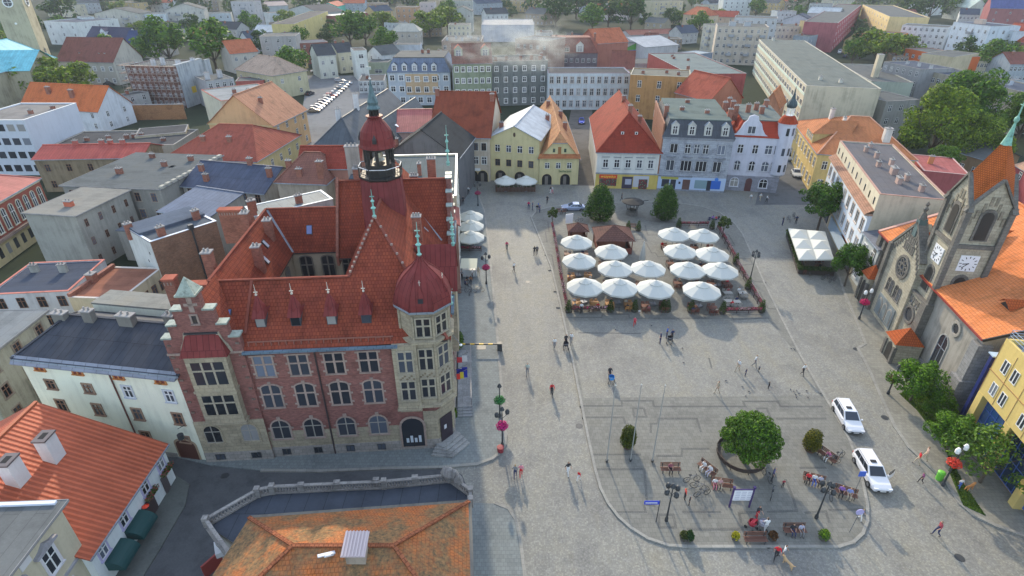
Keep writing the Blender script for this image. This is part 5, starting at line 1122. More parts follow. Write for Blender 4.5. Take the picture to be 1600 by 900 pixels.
# orange ribbed roof house, bottom left
OP = pantile((.48, .12, .06)); 
o = house('house', 'low white house with wide ribbed orange roof, green awnings and flower boxes', (137, 868), (254, 697), 4.2, 18.6, plaster((.76, .8, .78), .12), OP, 'gable', 'x', 5.0, fl=1, rc=plain((.4, .12, .05), .6))
rt = o['root']; Lh = o['L']; WH2 = plaster((.62, .6, .6), .15)
for fx, fy, hh in ((.62, .30, 2.3), (.37, .34, 2.2)):
    x, y = fx * Lh, fy * 18.6; zz = 4.2 + roof_height(o, x, y); b = MB(); b.box(-.6, .6, -.45, .45, -1, hh, 0); b.box(-.68, .68, -.53, .53, hh, hh + .14, 1); b.box(-.35, .35, -.22, .22, hh + .141, hh + .15, 2); b.build('chimney', [WH2, plain((.12, .1, .1), .6), DK], o['ro'], (x, y, zz))
for i, x in enumerate((1.2, 4.0, 7.2, 9.8)): window(rt, x, 0, 2.5, 0, .9, 1.2, 'plain', plain((.45, .42, .6), .5))
for x in (7.2, 9.8):
    b = MB(); b.box(-.7, .7, -.5, -.15, 2.15, 2.4); f_ = b.build('flower_box', BRW, rt, (x, 0, 0)); rg = np.random.default_rng(int(x)); fm = crown_mesh(3, [(i * .25 - .6, -.35, 2.35, .28) for i in range(6)], 260, .09, leaves((.06, .13, .03), 'box_leaves')); place('leaves', fm, f_); fm = crown_mesh(4, [(i * .25 - .6, -.42, 2.4, .3) for i in range(6)], 80, .07, plain((.45, .05, .06), .6, name='petals')); place('flowers', fm, f_)
for x in (1.9, 4.6):
    b = MB(); M_ = Matrix.Translation((x, -.02, 1.25)) @ Matrix.Rotation(R(90), 4, 'Y'); P = [(0, 0)] + [(1.3 * math.cos(R(a)), .95 * math.sin(R(a))) for a in range(90, -1, -15)]
    for k in range(len(P) - 2): p, q = P[k + 1], P[k + 2]; b.face([(x - 1.1, -p[0] if False else -p[0], 1.2 + p[1]), (x - 1.1, -q[0], 1.2 + q[1]), (x + 1.1, -q[0], 1.2 + q[1]), (x + 1.1, -p[0], 1.2 + p[1])]); b.face([(x - 1.1, 0, 1.2), (x - 1.1, -p[0], 1.2 + p[1]), (x - 1.1, -q[0], 1.2 + q[1])]); b.face([(x + 1.1, 0, 1.2), (x + 1.1, -q[0], 1.2 + q[1]), (x + 1.1, -p[0], 1.2 + p[1])])
    b.build('awning', plain((.01, .06, .06), .6, name='canvas'), rt)
panel(o, 5.6, 7.6, .1, 2.0, plain((.07, .05, .05), .5), -.05, 'door'); panel(o, 9.0, 9.8, .1, 2.0, plain((.12, .1, .1), .5), -.05, 'door')
b = MB(); b.lathe([(0, -.2), (.3, 0), (0, .2)], 8, 0, Matrix.Translation((6.1, -.3, 2.05))); b.build('red_lamp', plain((.8, .06, .02), .4), rt)
# cream ornate house, far bottom left
o = house('house', 'cream ornate house with dark flat roof and pedimented windows at the bottom left corner', (-60, 990), (93, 792), 8.8, 16, plaster((.56, .5, .36), .15), felt((.17, .18, .18), .3), 'flat', par=0, oh=.4, fl=2, cap=WHITE)
rt = o['root']; Lh = o['L']
for k in range(5):
    x = Lh - 2.4 - k * 3.0
    window(rt, x, 0, 5.4, 0, 1.1, 1.9, 'plain', plain((.62, .6, .62), .6)); window(rt, x, 0, 1.6, 0, 1.1, 1.9, 'plain', plain((.62, .6, .62), .6))
    b = MB(); b.vprism([(-1.0, 7.55), (1.0, 7.55), (1.0, 7.75), (.5, 7.85), (0, 8.15), (-.5, 7.85), (-1.0, 7.75)], -.3, 0); b.build('pediment', plaster((.35, .34, .36)), rt, (x, 0, 0))
    b = MB(); b.box(x - 1.5 - .45, x - 1.5 + .45, -.07, 0, 7.9, 8.6); b.build('frieze_panel', plain((.62, .6, .58), .7), rt)
b = MB(); b.box(-.1, Lh + .05, -.14, -.001, 4.2, 4.4); b.box(Lh - .02, Lh + .25, .2, 16, 8.8, 9.2, 1); b.build('string_course', [plaster((.35, .34, .36)), plain((.62, .66, .75), .5)], rt)
for y in (2, 5, 8): window(rt, Lh, y, 6.0, R(90), .8, 1.2, 'plain', None)
# corner house with mossy roof and balustraded terrace
MOSS = tiles((.58, .17, .05), (.36, .12, .05), .3, .24, mossy=1.2, line=.5)
o = house('house', 'old house with mossy orange hipped roof and balustraded slate terrace at the bottom', (-31 * 0 + 352, 952), (752, 952), 6.8, 9.5, plaster((.4, .36, .3)), MOSS, 'hip', 'x', 3.0, fl=2, nw=(0, 3, 0))
wipe(o['root'])
rt = o['root']; rt.location = (0, 0, 0); rt.rotation_euler = (0, 0, 0)
E1, E2 = at(389, 809, 7.0), at(733, 784, 7.0); d_ = (E2 - E1).normalized(); n_ = Vector((d_.y, -d_.x, 0)); LLn = (E2 - E1).length
E3, E4 = E2 + n_ * 11, E1 + n_ * 11 - d_ * 2.5; R1_, R2_ = at(458, 853, 9.6), at(615, 853, 9.6)
r = MB()
for f_ in ([E2, E1, R1_, R2_], [E3, E2, R2_], [E4, E3, R2_, R1_][0:4], [E1, E4, R1_]): r.face(f_)
for f_ in ([E1, R1_], [R1_, R2_], [R2_, E2], [R2_, E3], [R1_, E4]): r.beam(f_[0] + Vector((0, 0, .06)), f_[1] + Vector((0, 0, .06)), .26, .14, 1)
for f_ in ([E1, E2], [E2, E3]): r.beam(f_[0] + Vector((0, 0, -.05)), f_[1] + Vector((0, 0, -.05)), .35, .16, 2)
rf_ = r.build('roof', [MOSS, tiles((.34, .12, .06), None, .3, .3), plaster((.16, .15, .13))], rt)
w = MB(); ctr = (E1 + E2 + E3 + E4) / 4; Q_ = [p + (ctr - p) * .04 for p in (E1, E2, E3, E4)]; w.prism([tuple(p[:2]) for p in Q_], 0, 6.95); w.build('wall', plaster((.42, .37, .29)), rt)
cp = at(560, 875, 9.0); b = MB(); b.cbox((cp.x, cp.y, 9.2), (1.2, .9, 2.4), 0); b.beam((cp.x, cp.y - .75, 10.35), (cp.x, cp.y + .8, 10.7), 1.5, .1, 1)
for i in range(7): b.beam((cp.x - .65 + i * .21, cp.y - .75, 10.43), (cp.x - .65 + i * .21, cp.y + .8, 10.78), .08, .08, 1)
b.build('chimney', [plaster((.36, .3, .24)), plain((.5, .42, .42), .5)], rf_)
cp = at(524, 745 + 121, 9.3); b = MB(); b.bar(cp, cp + Vector((-.4, -.6, .6)), .06, 0, 6); b.beam(cp + Vector((0, 0, .2)), cp + Vector((-.9, -.5, .5)), .2, .1); b.build('vent_pipe', plain((.6, .62, .65), .4), rf_)
# terrace
TPx = [(322, 814), (402, 768), (425, 763), (600, 755), (703, 745), (735, 768), (735, 783)]; TP = [at(u, v, 4.9) for u, v in TPx]; TP = [Vector((p.x, p.y, 0)) for p in TP]
b = MB(); back = [E2 + (ctr - E2) * .05, E1 + (ctr - E1) * .05, at(372, 850, 4.6)]; foot = TP + [Vector((p.x, p.y, 0)) for p in back]; b.prism([tuple(p[:2]) for p in foot], 0, 4.3, 1, 0); b.build('terrace', [seam((.07, .082, .105), 1.5, .4), plaster((.4, .38, .36))], rt)
b = MB(); bm_ = stone((.33, .31, .29), 1, 1, .5)
seq = TP + [at(372, 850, 4.9)] ; seq = [TP[-1]] + TP[::-1][1:] + [Vector((at(360, 868, 4.9).x, at(360, 868, 4.9).y, 0))]
for i in range(len(seq) - 1):
    p, q = seq[i], seq[i + 1]; L_ = (q - p).length; dd = (q - p).normalized()
    b.beam(p + Vector((0, 0, 5.1)), q + Vector((0, 0, 5.1)), .26, .12, 0); b.beam(p + Vector((0, 0, 4.42)), q + Vector((0, 0, 4.42)), .28, .16, 0); b.beam(p + Vector((0, 0, 4.15)), q + Vector((0, 0, 4.2)), .45, .16, 0)
    k = max(1, int(L_ / .24))
    for j in range(k): c_ = p + dd * (j + .5) * L_ / k; b.lathe([(.05, 4.5), (.09, 4.66), (.04, 4.85), (.06, 5.05)], 6, 0, Matrix.Translation((c_.x, c_.y, 0)))
for i, p in enumerate(seq): b.cbox((p.x, p.y, 4.85), (.42, .42, 1.0), 0, .07)
for t in (.2, .42, .64, .84): p = seq[2].lerp(seq[4], t) if False else TP[4].lerp(TP[2], t); b.cbox((p.x, p.y, 4.8), (.5, .36, .9), 0, .07)
b.build('balustrade', bm_, rt)
p = TP[4]; b = MB()
for dx, dy, rr_ in ((0, 0, .5), (.45, -.2, .35), (-.4, .15, .35), (.8, -.7, .35)): b.lathe([(rr_, 4.9), (rr_ * 1.1, 5.3), (rr_ * .5, 5.8), (0, 6.0)], 8, 0, Matrix.Translation((p.x + dx, p.y + dy, 0)))
b.build('corner_ornament', bm_, rt)
b = MB(); c_ = at(338, 868, 1.2); b.cbox((c_.x, c_.y, .7), (2.6, .15, 1.4), 0, R(60)); b.cbox((c_.x + .2, c_.y + .3, 1.6), (1.3, .6, .5), 1, R(-60)); tag(b.build('bin_enclosure', [plain((.3, .05, .04), .6), plain((.55, .55, .56), .4)]), 'small red walled bin store with white box behind the terrace', 'enclosure')
# left cluster
house('house', 'bare grey plaster house with pale flat roof at the left edge', (-40, 575), (70, 489), 8.5, 12, plaster((.4, .38, .3), .45), felt((.23, .25, .26)), 'flat', par=0, oh=.3, fl=3, nw=(3, 0, 0), frame=BRW, ww=.9, wh=1.4, sur=plaster((.3, .25, .2)))
o = house('house', 'low white house with blue-grey felt roof and two grey chimneys', (-20, 463), (108, 457), 5.5, (158, 408), plaster((.55, .57, .6), .25), BLF2, 'flat', par=.2, fl=2, nw=(4, 0, 0), frame=BRW, cap=plaster((.5, .2, .16)), ch=[(.22, .7, 1.1), (.62, .65, 1.2)], chm=plaster((.4, .4, .36)))
o = house('house', 'cream house with flat reddish roof below the brick fire wall', (107, 466), (190, 469), 7.0, (232, 420), plaster((.5, .45, .33), .3), felt((.34, .15, .1), .3), 'flat', par=.12, fl=2, nw=(0, 5, 0), frame=BRW, ww=.9, cap=plaster((.55, .5, .45)))
window(o['root'], 2.2, 0, 3.9, 0, 1.0, 1.2, 'plain', None, BRW)
b = MB(); b.box(0, .45, 0, o['D'], 7.1, 7.6); b.build('parapet', CHBRICK, o['root']); chimney(o['root'], .3, o['D'] * .5, 7, 1.2, .9, .9, None, 0, 1)
o = house('house', 'blank grey rendered house with light felt roof and one orange chimney', (38, 334), (118, 339), 9.0, (167, 297), GP, felt((.27, .265, .24), .3), 'flat', par=0, oh=.25, fl=3, nw=(0, 4, 0), ww=.6, wh=1.2, frame=BRW, ch=[(.55, .3, 1.0, 1.2, .7)], chm=plain((.5, .13, .07), .8, name='orange_brick'))
b = MB(); b.box(0, 2.2, -3.2, 0, 0, 5.2, 0); b.box(-.2, 2.5, -3.5, .1, 5.2, 5.35, 1); b.build('annex', [GP2, felt((.2, .22, .26))], o['root'], (o['L'] + 2.2, o['D'] * .35, 0), R(90))
o = house('house', 'long grey plaster house with dark grey felt roof and a row of chimneys', (97, 291), (250, 297), 9.0, (297, 243), GP2, MGF, 'flat', par=0, oh=.3, fl=3, nw=(6, 0, 0), frame=BRW, ww=.95, wh=1.5, sur=plaster((.36, .32, .27)), ch=[(.32, .35, 1.2, 1.0, .7), (.3, .85, 1.0), (.62, .6, 1.1), (.78, .8, 1.1)], chm=CHBRICK)
for k in range(12): b = MB(); b.cbox((o['L'] + .1, .6 + k * o['D'] / 12, 9.35), (.6, .9, .5), 0, 0); b.build('parapet_block', plaster((.42, .4, .34)), o['root']); skylights(o, ((.7, .6),), plain((.6, .62, .66), .2))
o = house('house', 'brown rendered building with long shallow red metal roof', (52, 249), (220, 246), 7.0, 9, plaster((.24, .2, .14), .45), seam((.42, .09, .07), .6, .5), 'gable', 'x', 1.6, fl=2, nw=(5, 2, 0), frame=BRW, ch=[(.3, .5, .9), (.55, .5, .9), (.62, .55, .9), (.75, .5, .9)], chm=plain((.35, .1, .08), .8))
house('house', 'white modern building with flat grey roof and dark square windows at the left edge', (-60, 190), (37, 190), 12, (85, 163), plaster((.5, .54, .6), .1), felt((.26, .25, .24)), 'flat', par=.3, fl=4, nw=(6, 0, 0), ww=1.6, wh=1.5, style='blind', sur=None, frame=WHITE, cap=WHITE, ch=[(.75, .4, .9), (.85, .7, .7)])
o = house('house', 'red brick and yellow house with tall arched windows and ribbed red metal roof', (-45, 338), (59, 279), 9.0, 14, plaster((.58, .49, .28), .2), seam((.4, .13, .11), .55, .5), 'hip', 'x', 2.6, ins=(4, 4), fl=2, cornice=plaster((.6, .54, .4)))
rt = o['root']; Lh = o['L']; b = MB(); b.box(0, Lh, -.08, -.002, 3.9, 8.4); b.build('brick_storey', brick((.33, .09, .06)), rt); b = MB(); b.box(-.1, Lh + .1, -.5, -.002, 3.4, 3.85); b.build('string_course', plaster((.3, .22, .18)), rt)
for k in range(8): x = Lh - 1.2 - k * 2.0; window(rt, x, -.08, 4.4, 0, 1.0, 3.4, 'arch', plaster((.6, .54, .4))); window(rt, x, 0, 1.0, 0, .9, 1.7, 'blind', None)
o = house('house', 'house with slate blue roof, white parapets and a tall bare brick fire wall', (235, 380), (338, 347), 11.0, 7.8, brick((.24, .12, .07), (.3, .24, .2)), felt((.12, .14, .165), .25), 'flat', par=.15, fl=3, cap=plain((.6, .64, .7), .5), ch=[(.22, .12, 1.3), (.85, .35, 1.4), (.0, .8, 1.0)])
b = MB(); b.box(-.06, -.002, 0, 7.8, 0, 10.99); b.build('side_wall', plaster((.55, .57, .55), .25), o['root']); window(o['root'], -.06, 1.3, 9, R(-90), .25, .4, 'blind', None); window(o['root'], -.06, 2.6, 7.5, R(-90), .25, .4, 'blind', None)
b = MB(); b.box(0, o['L'], 3.0, 7.5, 11.1, 11.5, 0); b.build('upper_roof', felt((.12, .15, .2)), o['root']); b = MB(); b.bar((5.2, -.15, 3), (5.2, -.15, 11.2), .12, 0, 6); b.box(4.9, 5.5, -.3, .2, 11.1, 11.8, 0); b.build('flue', DARKM, o['root'])
house('house', 'small house with blue metal lean-to roof tucked behind white parapets', (250, 330), (322, 342), 9.0, 8, GP2, seam((.13, .16, .22), .8, .45), 'shed', 'x', 1.2, rr=.98, fl=3)
house('house', 'house with dark navy sheet roof and two brick chimneys', (285, 290), (412, 302), 8.0, 12, plaster((.4, .38, .34), .4), seam((.07, .085, .13), .9, .5), 'gable', 'x', 2.6, fl=3, nw=(6, 0, 0), ch=[(.1, .3, 1.2), (.25, .12, 1.3), (.62, .5, 1.2), (.95, .3, 1.6)], frame=BRW)
house('house', 'yellow walled house with wide hipped maroon tile roof', (258, 247), (400, 252), 7.5, 20, plaster((.58, .48, .25), .2), tiles((.36, .1, .07), (.3, .08, .05), .34, .3), 'hip', 'x', 4.5, ins=(7, 5), fl=2, nw=(5, 5, 0), ch=[(.3, .25, 1.0), (.6, .25, 1.1)])
house('house', 'yellow corner house with orange tiled roof beside the car park street', (326, 192), (426, 196), 8.5, 17, plaster((.6, .38, .2), .2), tiles((.5, .25, .15), (.43, .2, .12), .34, .26), 'gable', 'y', 6.6, fl=3, nw=(3, 4, 0), ch=[(.3, .4, 1.4), (.7, .3, 1.2)], cornice=YEL2)
house('house', 'beige flat-roofed corner house with rows of dark windows facing the car park', (345, 160), (439, 148), 12, (462, 125), plaster((.52, .49, .38), .25), felt((.3, .32, .33)), 'flat', par=.3, fl=4, nw=(0, 6, 0), ww=.9, wh=1.6, frame=BRW, ch=[(.4, .5, 1), (.6, .4, 1)], cap=plaster((.35, .12, .1)))
# behind and beside the town hall
house('house', 'long grey building with white edged flat roof beside the town hall gable', Vector((-8.0, 77.5, 12.5)), Vector((-9.6, 98, 12.5)), 12.5, 13, plaster((.5, .44, .3), .3), felt((.12, .145, .15), .2), 'flat', par=.35, cap=plain((.65, .66, .66), .5), fl=4, nw=(8, 0, 0), ch=[(.5, .45, 2.0), (.12, .6, 2.2), (.2, .8, 1.6)])
house('house', 'red-brown roofed town house adjoining the street gable of the town hall', Vector((-7.4, 71.5, 11)), Vector((-8.0, 77.4, 11)), 11, 12, plaster((.35, .2, .15), .3), RC, 'gable', 'x', 4, fl=4, nw=(2, 0, 0))
house('house', 'dark slate roofed house with a broad gable beyond the town hall tower', (608, 240), (716, 245), 10, 14, plaster((.14, .14, .145)), felt((.05, .055, .06)), 'gable', 'y', 4.8, fl=3, ch=[(.08, .1, 1.8)])
house('house', 'house with light red metal roof next to the large tiled roof', (618, 206), (672, 205), 9, 16, plaster((.5, .35, .3)), seam((.42, .13, .12), .5, .5), 'gable', 'x', 3, fl=3)
o = house('house', 'house with large dark slate roofs and three tall white chimneys', (478, 240), (562, 243), 8.5, 38, plaster((.35, .35, .33)), seam((.085, .1, .115), 1.2, .5), 'hip', 'y', 5.5, ins=(7, 0), fl=2, ch=[(.35, .25, 3.0, .9, .9), (.5, .42, 3.2, .9, .9), (.68, .58, 3.4, .9, .9)], chm=plaster((.56, .56, .56)))
o = house('house', 'grey slate house with two pairs of white skylights behind the belfry', (562, 228), (604, 230), 8.0, 30, plaster((.4, .4, .38)), seam((.12, .14, .15), 1.2, .5), 'gable', 'y', 4.0, fl=2)
sk = MB()
for fx, fy in ((.78, .35), (.78, .42), (.78, .68), (.78, .75), (.2, .7), (.2, .82)):
    x, y = fx * o['L'], fy * o['D']; zz = o['z'] + roof_height(o, x, y); sk.beam((x - .6, y, zz + .25 + (.3 if fx > .5 else -.3)), (x + .6, y, zz + .25 - (.3 if fx > .5 else -.3)), .9, .08)
sk.build('skylight', plain((.7, .74, .78), .2), o['ro'])
house('house', 'brown hipped tile roof house directly behind the courtyard wing', (432, 283), (508, 286), 10.5, 9, plaster((.4, .35, .28)), tiles((.27, .12, .09), (.2, .09, .07), .34, .3), 'hip', 'x', 3.6, ins=(3.5, 2), fl=3, ch=[(.15, .3, 1.4), (.9, .1, 2.6, 1.0, .8), (.45, .1, 1.2)])
house('house', 'narrow red tiled house behind the town hall chimneys', (466, 262), (560, 262), 12.0, 7, plaster((.4, .2, .15)), tiles((.3, .06, .04), None, .34, .3), 'gable', 'x', 2.6, fl=3)
house('house', 'long low building with pale flat sheet roof between the town hall and the navy roof', (398, 340), (520, 312), 12.5, 4.5, plaster((.4, .4, .38)), seam((.15, .18, .19), 1.5, .4), 'flat', par=.1, fl=3, cap=plain((.5, .56, .58), .5), ch=[(.05, .5, 1.6), (.0, .1, 2.2), (.6, .3, 1.2)])
# ------------------------------------------------------------------ the town behind
def pl(r, g, b, d=.25): return plaster((r, g, b), d)
FG, FD, FB = felt((.135, .145, .145)), felt((.08, .085, .095)), felt((.09, .11, .15)); NAVY = seam((.05, .05, .09), .8, .5)
RT1 = tiles((.42, .1, .06), (.34, .08, .05), .36, .3); RT2 = tiles((.5, .16, .08), (.4, .12, .06), .36, .3); RT3 = tiles((.24, .09, .07), (.18, .07, .055), .36, .3)
def hb(label, A, B, z, D, w, r, roof='gable', axis='x', rise=3.0, **k):
    k.setdefault('gutter', False); k.setdefault('nw', (5, 2, 0)); k.setdefault('ww', 1.1); k.setdefault('wh', 1.5); return house('house', label, A, B, z, D, w, r, roof, axis, rise, **k)
def balconies(o, side, cols, m=None, w=3.0):
    ln, fn, rz = o['sides'][side]; fh = o['z'] / 4
    for c in cols:
        for k in (1, 2, 3):
            x, y = fn(ln * c); b = MB(); b.box(-w / 2, w / 2, -1.2, 0, k * fh, k * fh + .15); b.box(-w / 2, w / 2, -1.2, -1.1, k * fh + .15, k * fh + 1.1); b.box(-w / 2, -w / 2 + .1, -1.2, 0, k * fh + .15, k * fh + 1.1); b.box(w / 2 - .1, w / 2, -1.2, 0, k * fh + .15, k * fh + 1.1)
            b.build('balcony', m or pl(.3, .32, .34), o['root'], (x, y, 0), rz)
# big church with turquoise roof at upper left
TQ = seam((.2, .55, .62), .9, .45); BG = pl(.42, .38, .27, .35)
o = house('church', 'beige church with bright turquoise metal roof at the upper left edge', (-70, 130), (88, 90), 11, 17, BG, TQ, 'hip', 'x', 7.5, ins=(0, 9), fl=1, nw=(0, 0, 0), rc=TQ)
b = MB(); b.box(0, 17, 0, 9, 0, 11); b.face([(0, 0, 11), (17, 0, 11), (8.5, 0, 16)]); tq_ = b.build('transept', BG, o['root'], (o['L'] - 29, -7, 0)); b = MB(); b.face([(-.6, -.6, 10.8), (8.5, -.6, 16.2), (8.5, 13, 16.2), (-.6, 9, 10.8)][::-1]); b.face([(17.6, -.6, 10.8), (17.6, 9, 10.8), (8.5, 13, 16.2), (8.5, -.6, 16.2)]); b.build('transept_roof', TQ, tq_)
for i in range(4): window(tq_, 2.6 + i * 3.9, 0, 4, 0, 1.6, 4.6, 'arch', BG, fine=False)
for i in range(2): window(tq_, 17, 2.5 + i * 4, 4, R(90), 1.5, 4.6, 'arch', BG, fine=False)
p2_ = at(84, 132, 0); tw = thing('church_tower', 'tall square beige tower with round windows and green copper ledge at upper left', 'tower', (p2_.x, p2_.y, 0), R(20))
w = MB(); w.box(-9, 0, 0, 9, 0, 40); w.build('wall', BG, tw); w = MB(); w.box(-9.5, .5, -.5, 9.5, 32.6, 33.1); w.build('ledge', copper((.2, .4, .36)), tw)
def rw(parent, x, y, z, rz, r_):
    b = MB(); M = Matrix.Rotation(R(90), 4, 'X'); b.lathe([(r_, 0), (r_, .2), (r_ + .35, .2), (r_ + .35, 0)], 14, 0, M); b.lathe([(0, .05), (r_, .05)], 14, 1, M)
    for a in range(3): b.cbox((0, -.12, 0), (2 * r_, .05, .12), 0) if a == 0 else b.box(-.06, .06, -.14, -.1, -r_, r_, 0)
    b.build('round_window', [WHITE, GLASS], parent, (x, y, z), rz)
rw(tw, -4.5, 0, 29, 0, 1.3); rw(tw, 0, 4.5, 29, R(90), 1.3); window(tw, 0, 4.5, 8, R(90), 1.6, 5, 'arch', BG, fine=False); rw(tw, -4.5, 0, 22, 0, .01)
b = MB(); b.lathe([(6.6, 40), (0, 52)], 4, 0, Matrix.Translation((-4.5, 4.5, 0)), R(45)); b.build('roof', copper((.2, .4, .36)), tw)
hb('white apartment house with flat blue-grey roof beside the beige tower', (68, 34), (120, 36), 12, (129, 28), pl(.6, .62, .6), FB, 'flat', par=.4, fl=3, nw=(3, 3, 0))
hb('pale narrow end house of the stepped apartment row', (128, 28), (147, 27), 13, 12, pl(.52, .55, .56), FG, 'flat', par=.3, fl=4, nw=(2, 0, 0))
o = hb('gabled grey apartment block with four balconies, left in the stepped row', (147, 21), (217, 21), 14, 14, pl(.42, .41, .36), FG, 'gable', 'y', 3, fl=4, nw=(6, 2, 0)); balconies(o, 'f', (.25, .68))
hb('light blue-grey recessed block in the middle of the stepped apartment row', (217, 23), (258, 22), 13, 12, pl(.5, .55, .58), FG, 'flat', par=.3, fl=4, nw=(3, 0, 0))
o = hb('gabled beige apartment block with white eaves, right of the recessed block', (258, 15), (317, 14), 15, 14, pl(.45, .44, .4), FG, 'gable', 'y', 3.5, fl=4, nw=(6, 0, 0)); balconies(o, 'f', (.3, .7))
hb('low blue-grey link block with long parapet in the apartment row', (317, 22), (360, 21), 11, 12, pl(.45, .5, .52), FG, 'flat', par=.3, fl=3, nw=(4, 0, 0))
o = hb('tall grey apartment block with stacked balconies at the right end of the row', (360, 3), (395, 3), 18, 14, pl(.42, .41, .42), FG, 'flat', par=.3, fl=5, nw=(4, 2, 0)); balconies(o, 'f', (.5,))
hb('long grey garden wall building under the right end of the apartment row', (362, 40), (405, 38), 4, 6, pl(.42, .45, .48), FG, 'flat', par=.2, fl=1, nw=(0, 0, 0))
o = hb('white villa with navy roof and a white arched gable', (132, 63), (193, 66), 6.5, 14, pl(.6, .62, .66), NAVY, 'gable', 'x', 6, fl=2, nw=(6, 0, 0)); dormers(o, (.42,), 3.2, 2.4, pl(.6, .62, .66), NAVY)
hb('long house with plain navy blue metal roof', (195, 69), (252, 69), 6.5, 14, pl(.4, .36, .3), seam((.04, .06, .14), .8, .5), 'gable', 'x', 5.5, fl=2, nw=(5, 2, 0))
o = hb('old house with huge steep purple-brown roof behind the round tree', (88, 95), (176, 97), 8.5, 16, pl(.45, .42, .36), RT3, 'gable', 'x', 7.5, fl=2, nw=(7, 2, 0), sur=WHITE, rr=.55); dormers(o, (.35, .7, .8), 1.0, .6, pl(.35, .2, .15), RT3, 'flat')
# house wrapped in scaffolding
o = hb('brown apartment house wrapped in scaffolding and white dust sheets', (195, 104), (277, 106), 12.5, 14, pl(.2, .12, .1, .5), FG, 'flat', par=.3, fl=5, nw=(9, 0, 0), ww=.9, wh=1.4, ch=[(.45, .2, 2.0, 1.2, .8), (.55, .35, 2.2, 1.2, .8), (.9, .25, 1.8, 1.4, .8), (1.0, .6, 1.8, 1.2, .8)], chm=pl(.55, .55, .56))
sc_ = MB(); Lh, Dh = o['L'], 14
for k in range(6):
    z_ = 1.0 + k * 2.4; sc_.box(-1.6, Lh, -1.6, -.8, z_, z_ + .1, 1); sc_.box(-1.6, -.8, -1.6, 6, z_, z_ + .1, 1); sc_.bar((-1.6, -1.6, z_ + 1), (Lh, -1.6, z_ + 1), .06, 0, 4)
for i in range(13): x = -1.6 + i * (Lh + 1.6) / 12; sc_.bar((x, -1.6, 0), (x, -1.6, 14.6), .07, 0, 4)
for i in range(5): sc_.bar((-1.6, -1.6 + i * 2, 0), (-1.6, -1.6 + i * 2, 15), .07, 0, 4)
sc_.build('scaffold', [plain((.3, .29, .28), .5), plain((.25, .19, .15), .8)], o['root'])
sh = MB(); sh.box(Lh + .9, Lh + 1.0, -1.7, Dh * .85, .3, 13.6); sh.face([(Lh - .5, -1.75, 13.6), (Lh + 1, -1.75, 13.6), (Lh + 1, Dh * .85, 13.8), (Lh - .5, Dh * .85, 13.8)]); sh.box(Lh + .9, Lh + 1.6, Dh * .86, Dh + 1, 3, 13.2); sh.build('dust_sheet', pl(.36, .39, .41, .4), o['root'])
b = MB(); b.box(Lh + 1.01, Lh + 1.06, 2.8, 5.0, 4.2, 6.2); b.build('yellow_sign', plain((.6, .42, .04), .6), o['root'])
hb('long farmhouse with bright orange tile roof and white gable end', (31, 167), (152, 174), 5.8, 12, pl(.55, .58, .62), tiles((.6, .17, .06), (.5, .13, .045), .34, .26), 'gable', 'x', 5.6, fl=2, nw=(6, 2, 0), ww=.9, ch=[(.3, .3, 1.8, 1.3, .7), (.62, .25, 2.0, 1.3, .7)])
bw = MB(); a_1, a_2 = at(125, 189, 0), at(292, 186, 0); bw.beam((a_1.x, a_1.y, 2.2), (a_2.x, a_2.y, 2.2), .4, 4.4, 0); bw.beam((a_1.x, a_1.y, 4.5), (a_2.x, a_2.y, 4.5), .6, .2, 1); tag(bw.build('boundary_wall', [brick((.33, .17, .08)), CAPM]), 'long weathered brick boundary wall in front of the scaffolded house', 'wall')
hb('cluster of low dark felt roofs with small chimneys inside the block', (75, 232), (272, 228), 5.5, (287, 204), pl(.4, .38, .33), FD, 'flat', par=.25, fl=2, nw=(0, 0, 0), ch=[(.2, .4, .8), (.35, .5, .8), (.5, .5, .9), (.55, .55, .9), (.6, .6, .9), (.85, .3, .7)], cap=pl(.35, .33, .3))
hb('low brown walled shed with long felt roof beyond the dark felt roofs', (210, 214), (290, 207), 6.0, 8, pl(.45, .4, .28, .4), FD, 'flat', par=.1, fl=2, nw=(3, 0, 0))
hb('small grey house with flat roof and fat chimneys behind the dust sheets', (322, 128), (365, 123), 9, 12, pl(.35, .36, .37), FG, 'flat', par=.2, fl=3, nw=(4, 2, 0), ch=[(.2, .3, 2.2, 1.4, .9), (.7, .4, 2.4, 1.4, .9)], chm=pl(.45, .45, .46))
hb('cream house with pale pinkish hipped roof left of the grey block', (368, 108), (425, 118), 8, 14, pl(.5, .46, .3), tiles((.5, .36, .27), None, .36, .3), 'hip', 'x', 4.5, ins=(5, 5), fl=2, nw=(4, 2, 0))
hb('house with long red roof above the round tree group', (360, 84), (402, 80), 8, 12, pl(.5, .46, .4), RT2, 'gable', 'x', 4.5, fl=2, nw=(3, 0, 0))
hb('low red-walled shed with flat roof at the corner of the car park street', (368, 128), (412, 126), 6, 8, pl(.4, .12, .1), FG, 'flat', par=.2, fl=1, nw=(0, 0, 0))
hb('pale blue house with light metal roof at the top of the picture', (420, 21), (462, 19), 9, 12, pl(.45, .5, .52), FG, 'flat', par=.2, fl=2, nw=(4, 0, 0))
hb('warehouse with shallow navy roof beside the teal gable', (402, 10), (450, 8), 8, 20, pl(.4, .42, .42), seam((.09, .08, .13), .8), 'gable', 'x', 3, fl=2, nw=(0, 0, 0))
hb('hall with rounded dark roof and pale gable end', (452, 14), (498, 20), 8, 22, pl(.42, .44, .42), FD, 'gable', 'y', 4, fl=2, nw=(0, 0, 0))
hb('bright teal gabled hall with a red roof edge', (500, 10), (527, 10), 8, 30, pl(.12, .5, .38), RT1, 'gable', 'y', 3, fl=2, nw=(0, 0, 0))
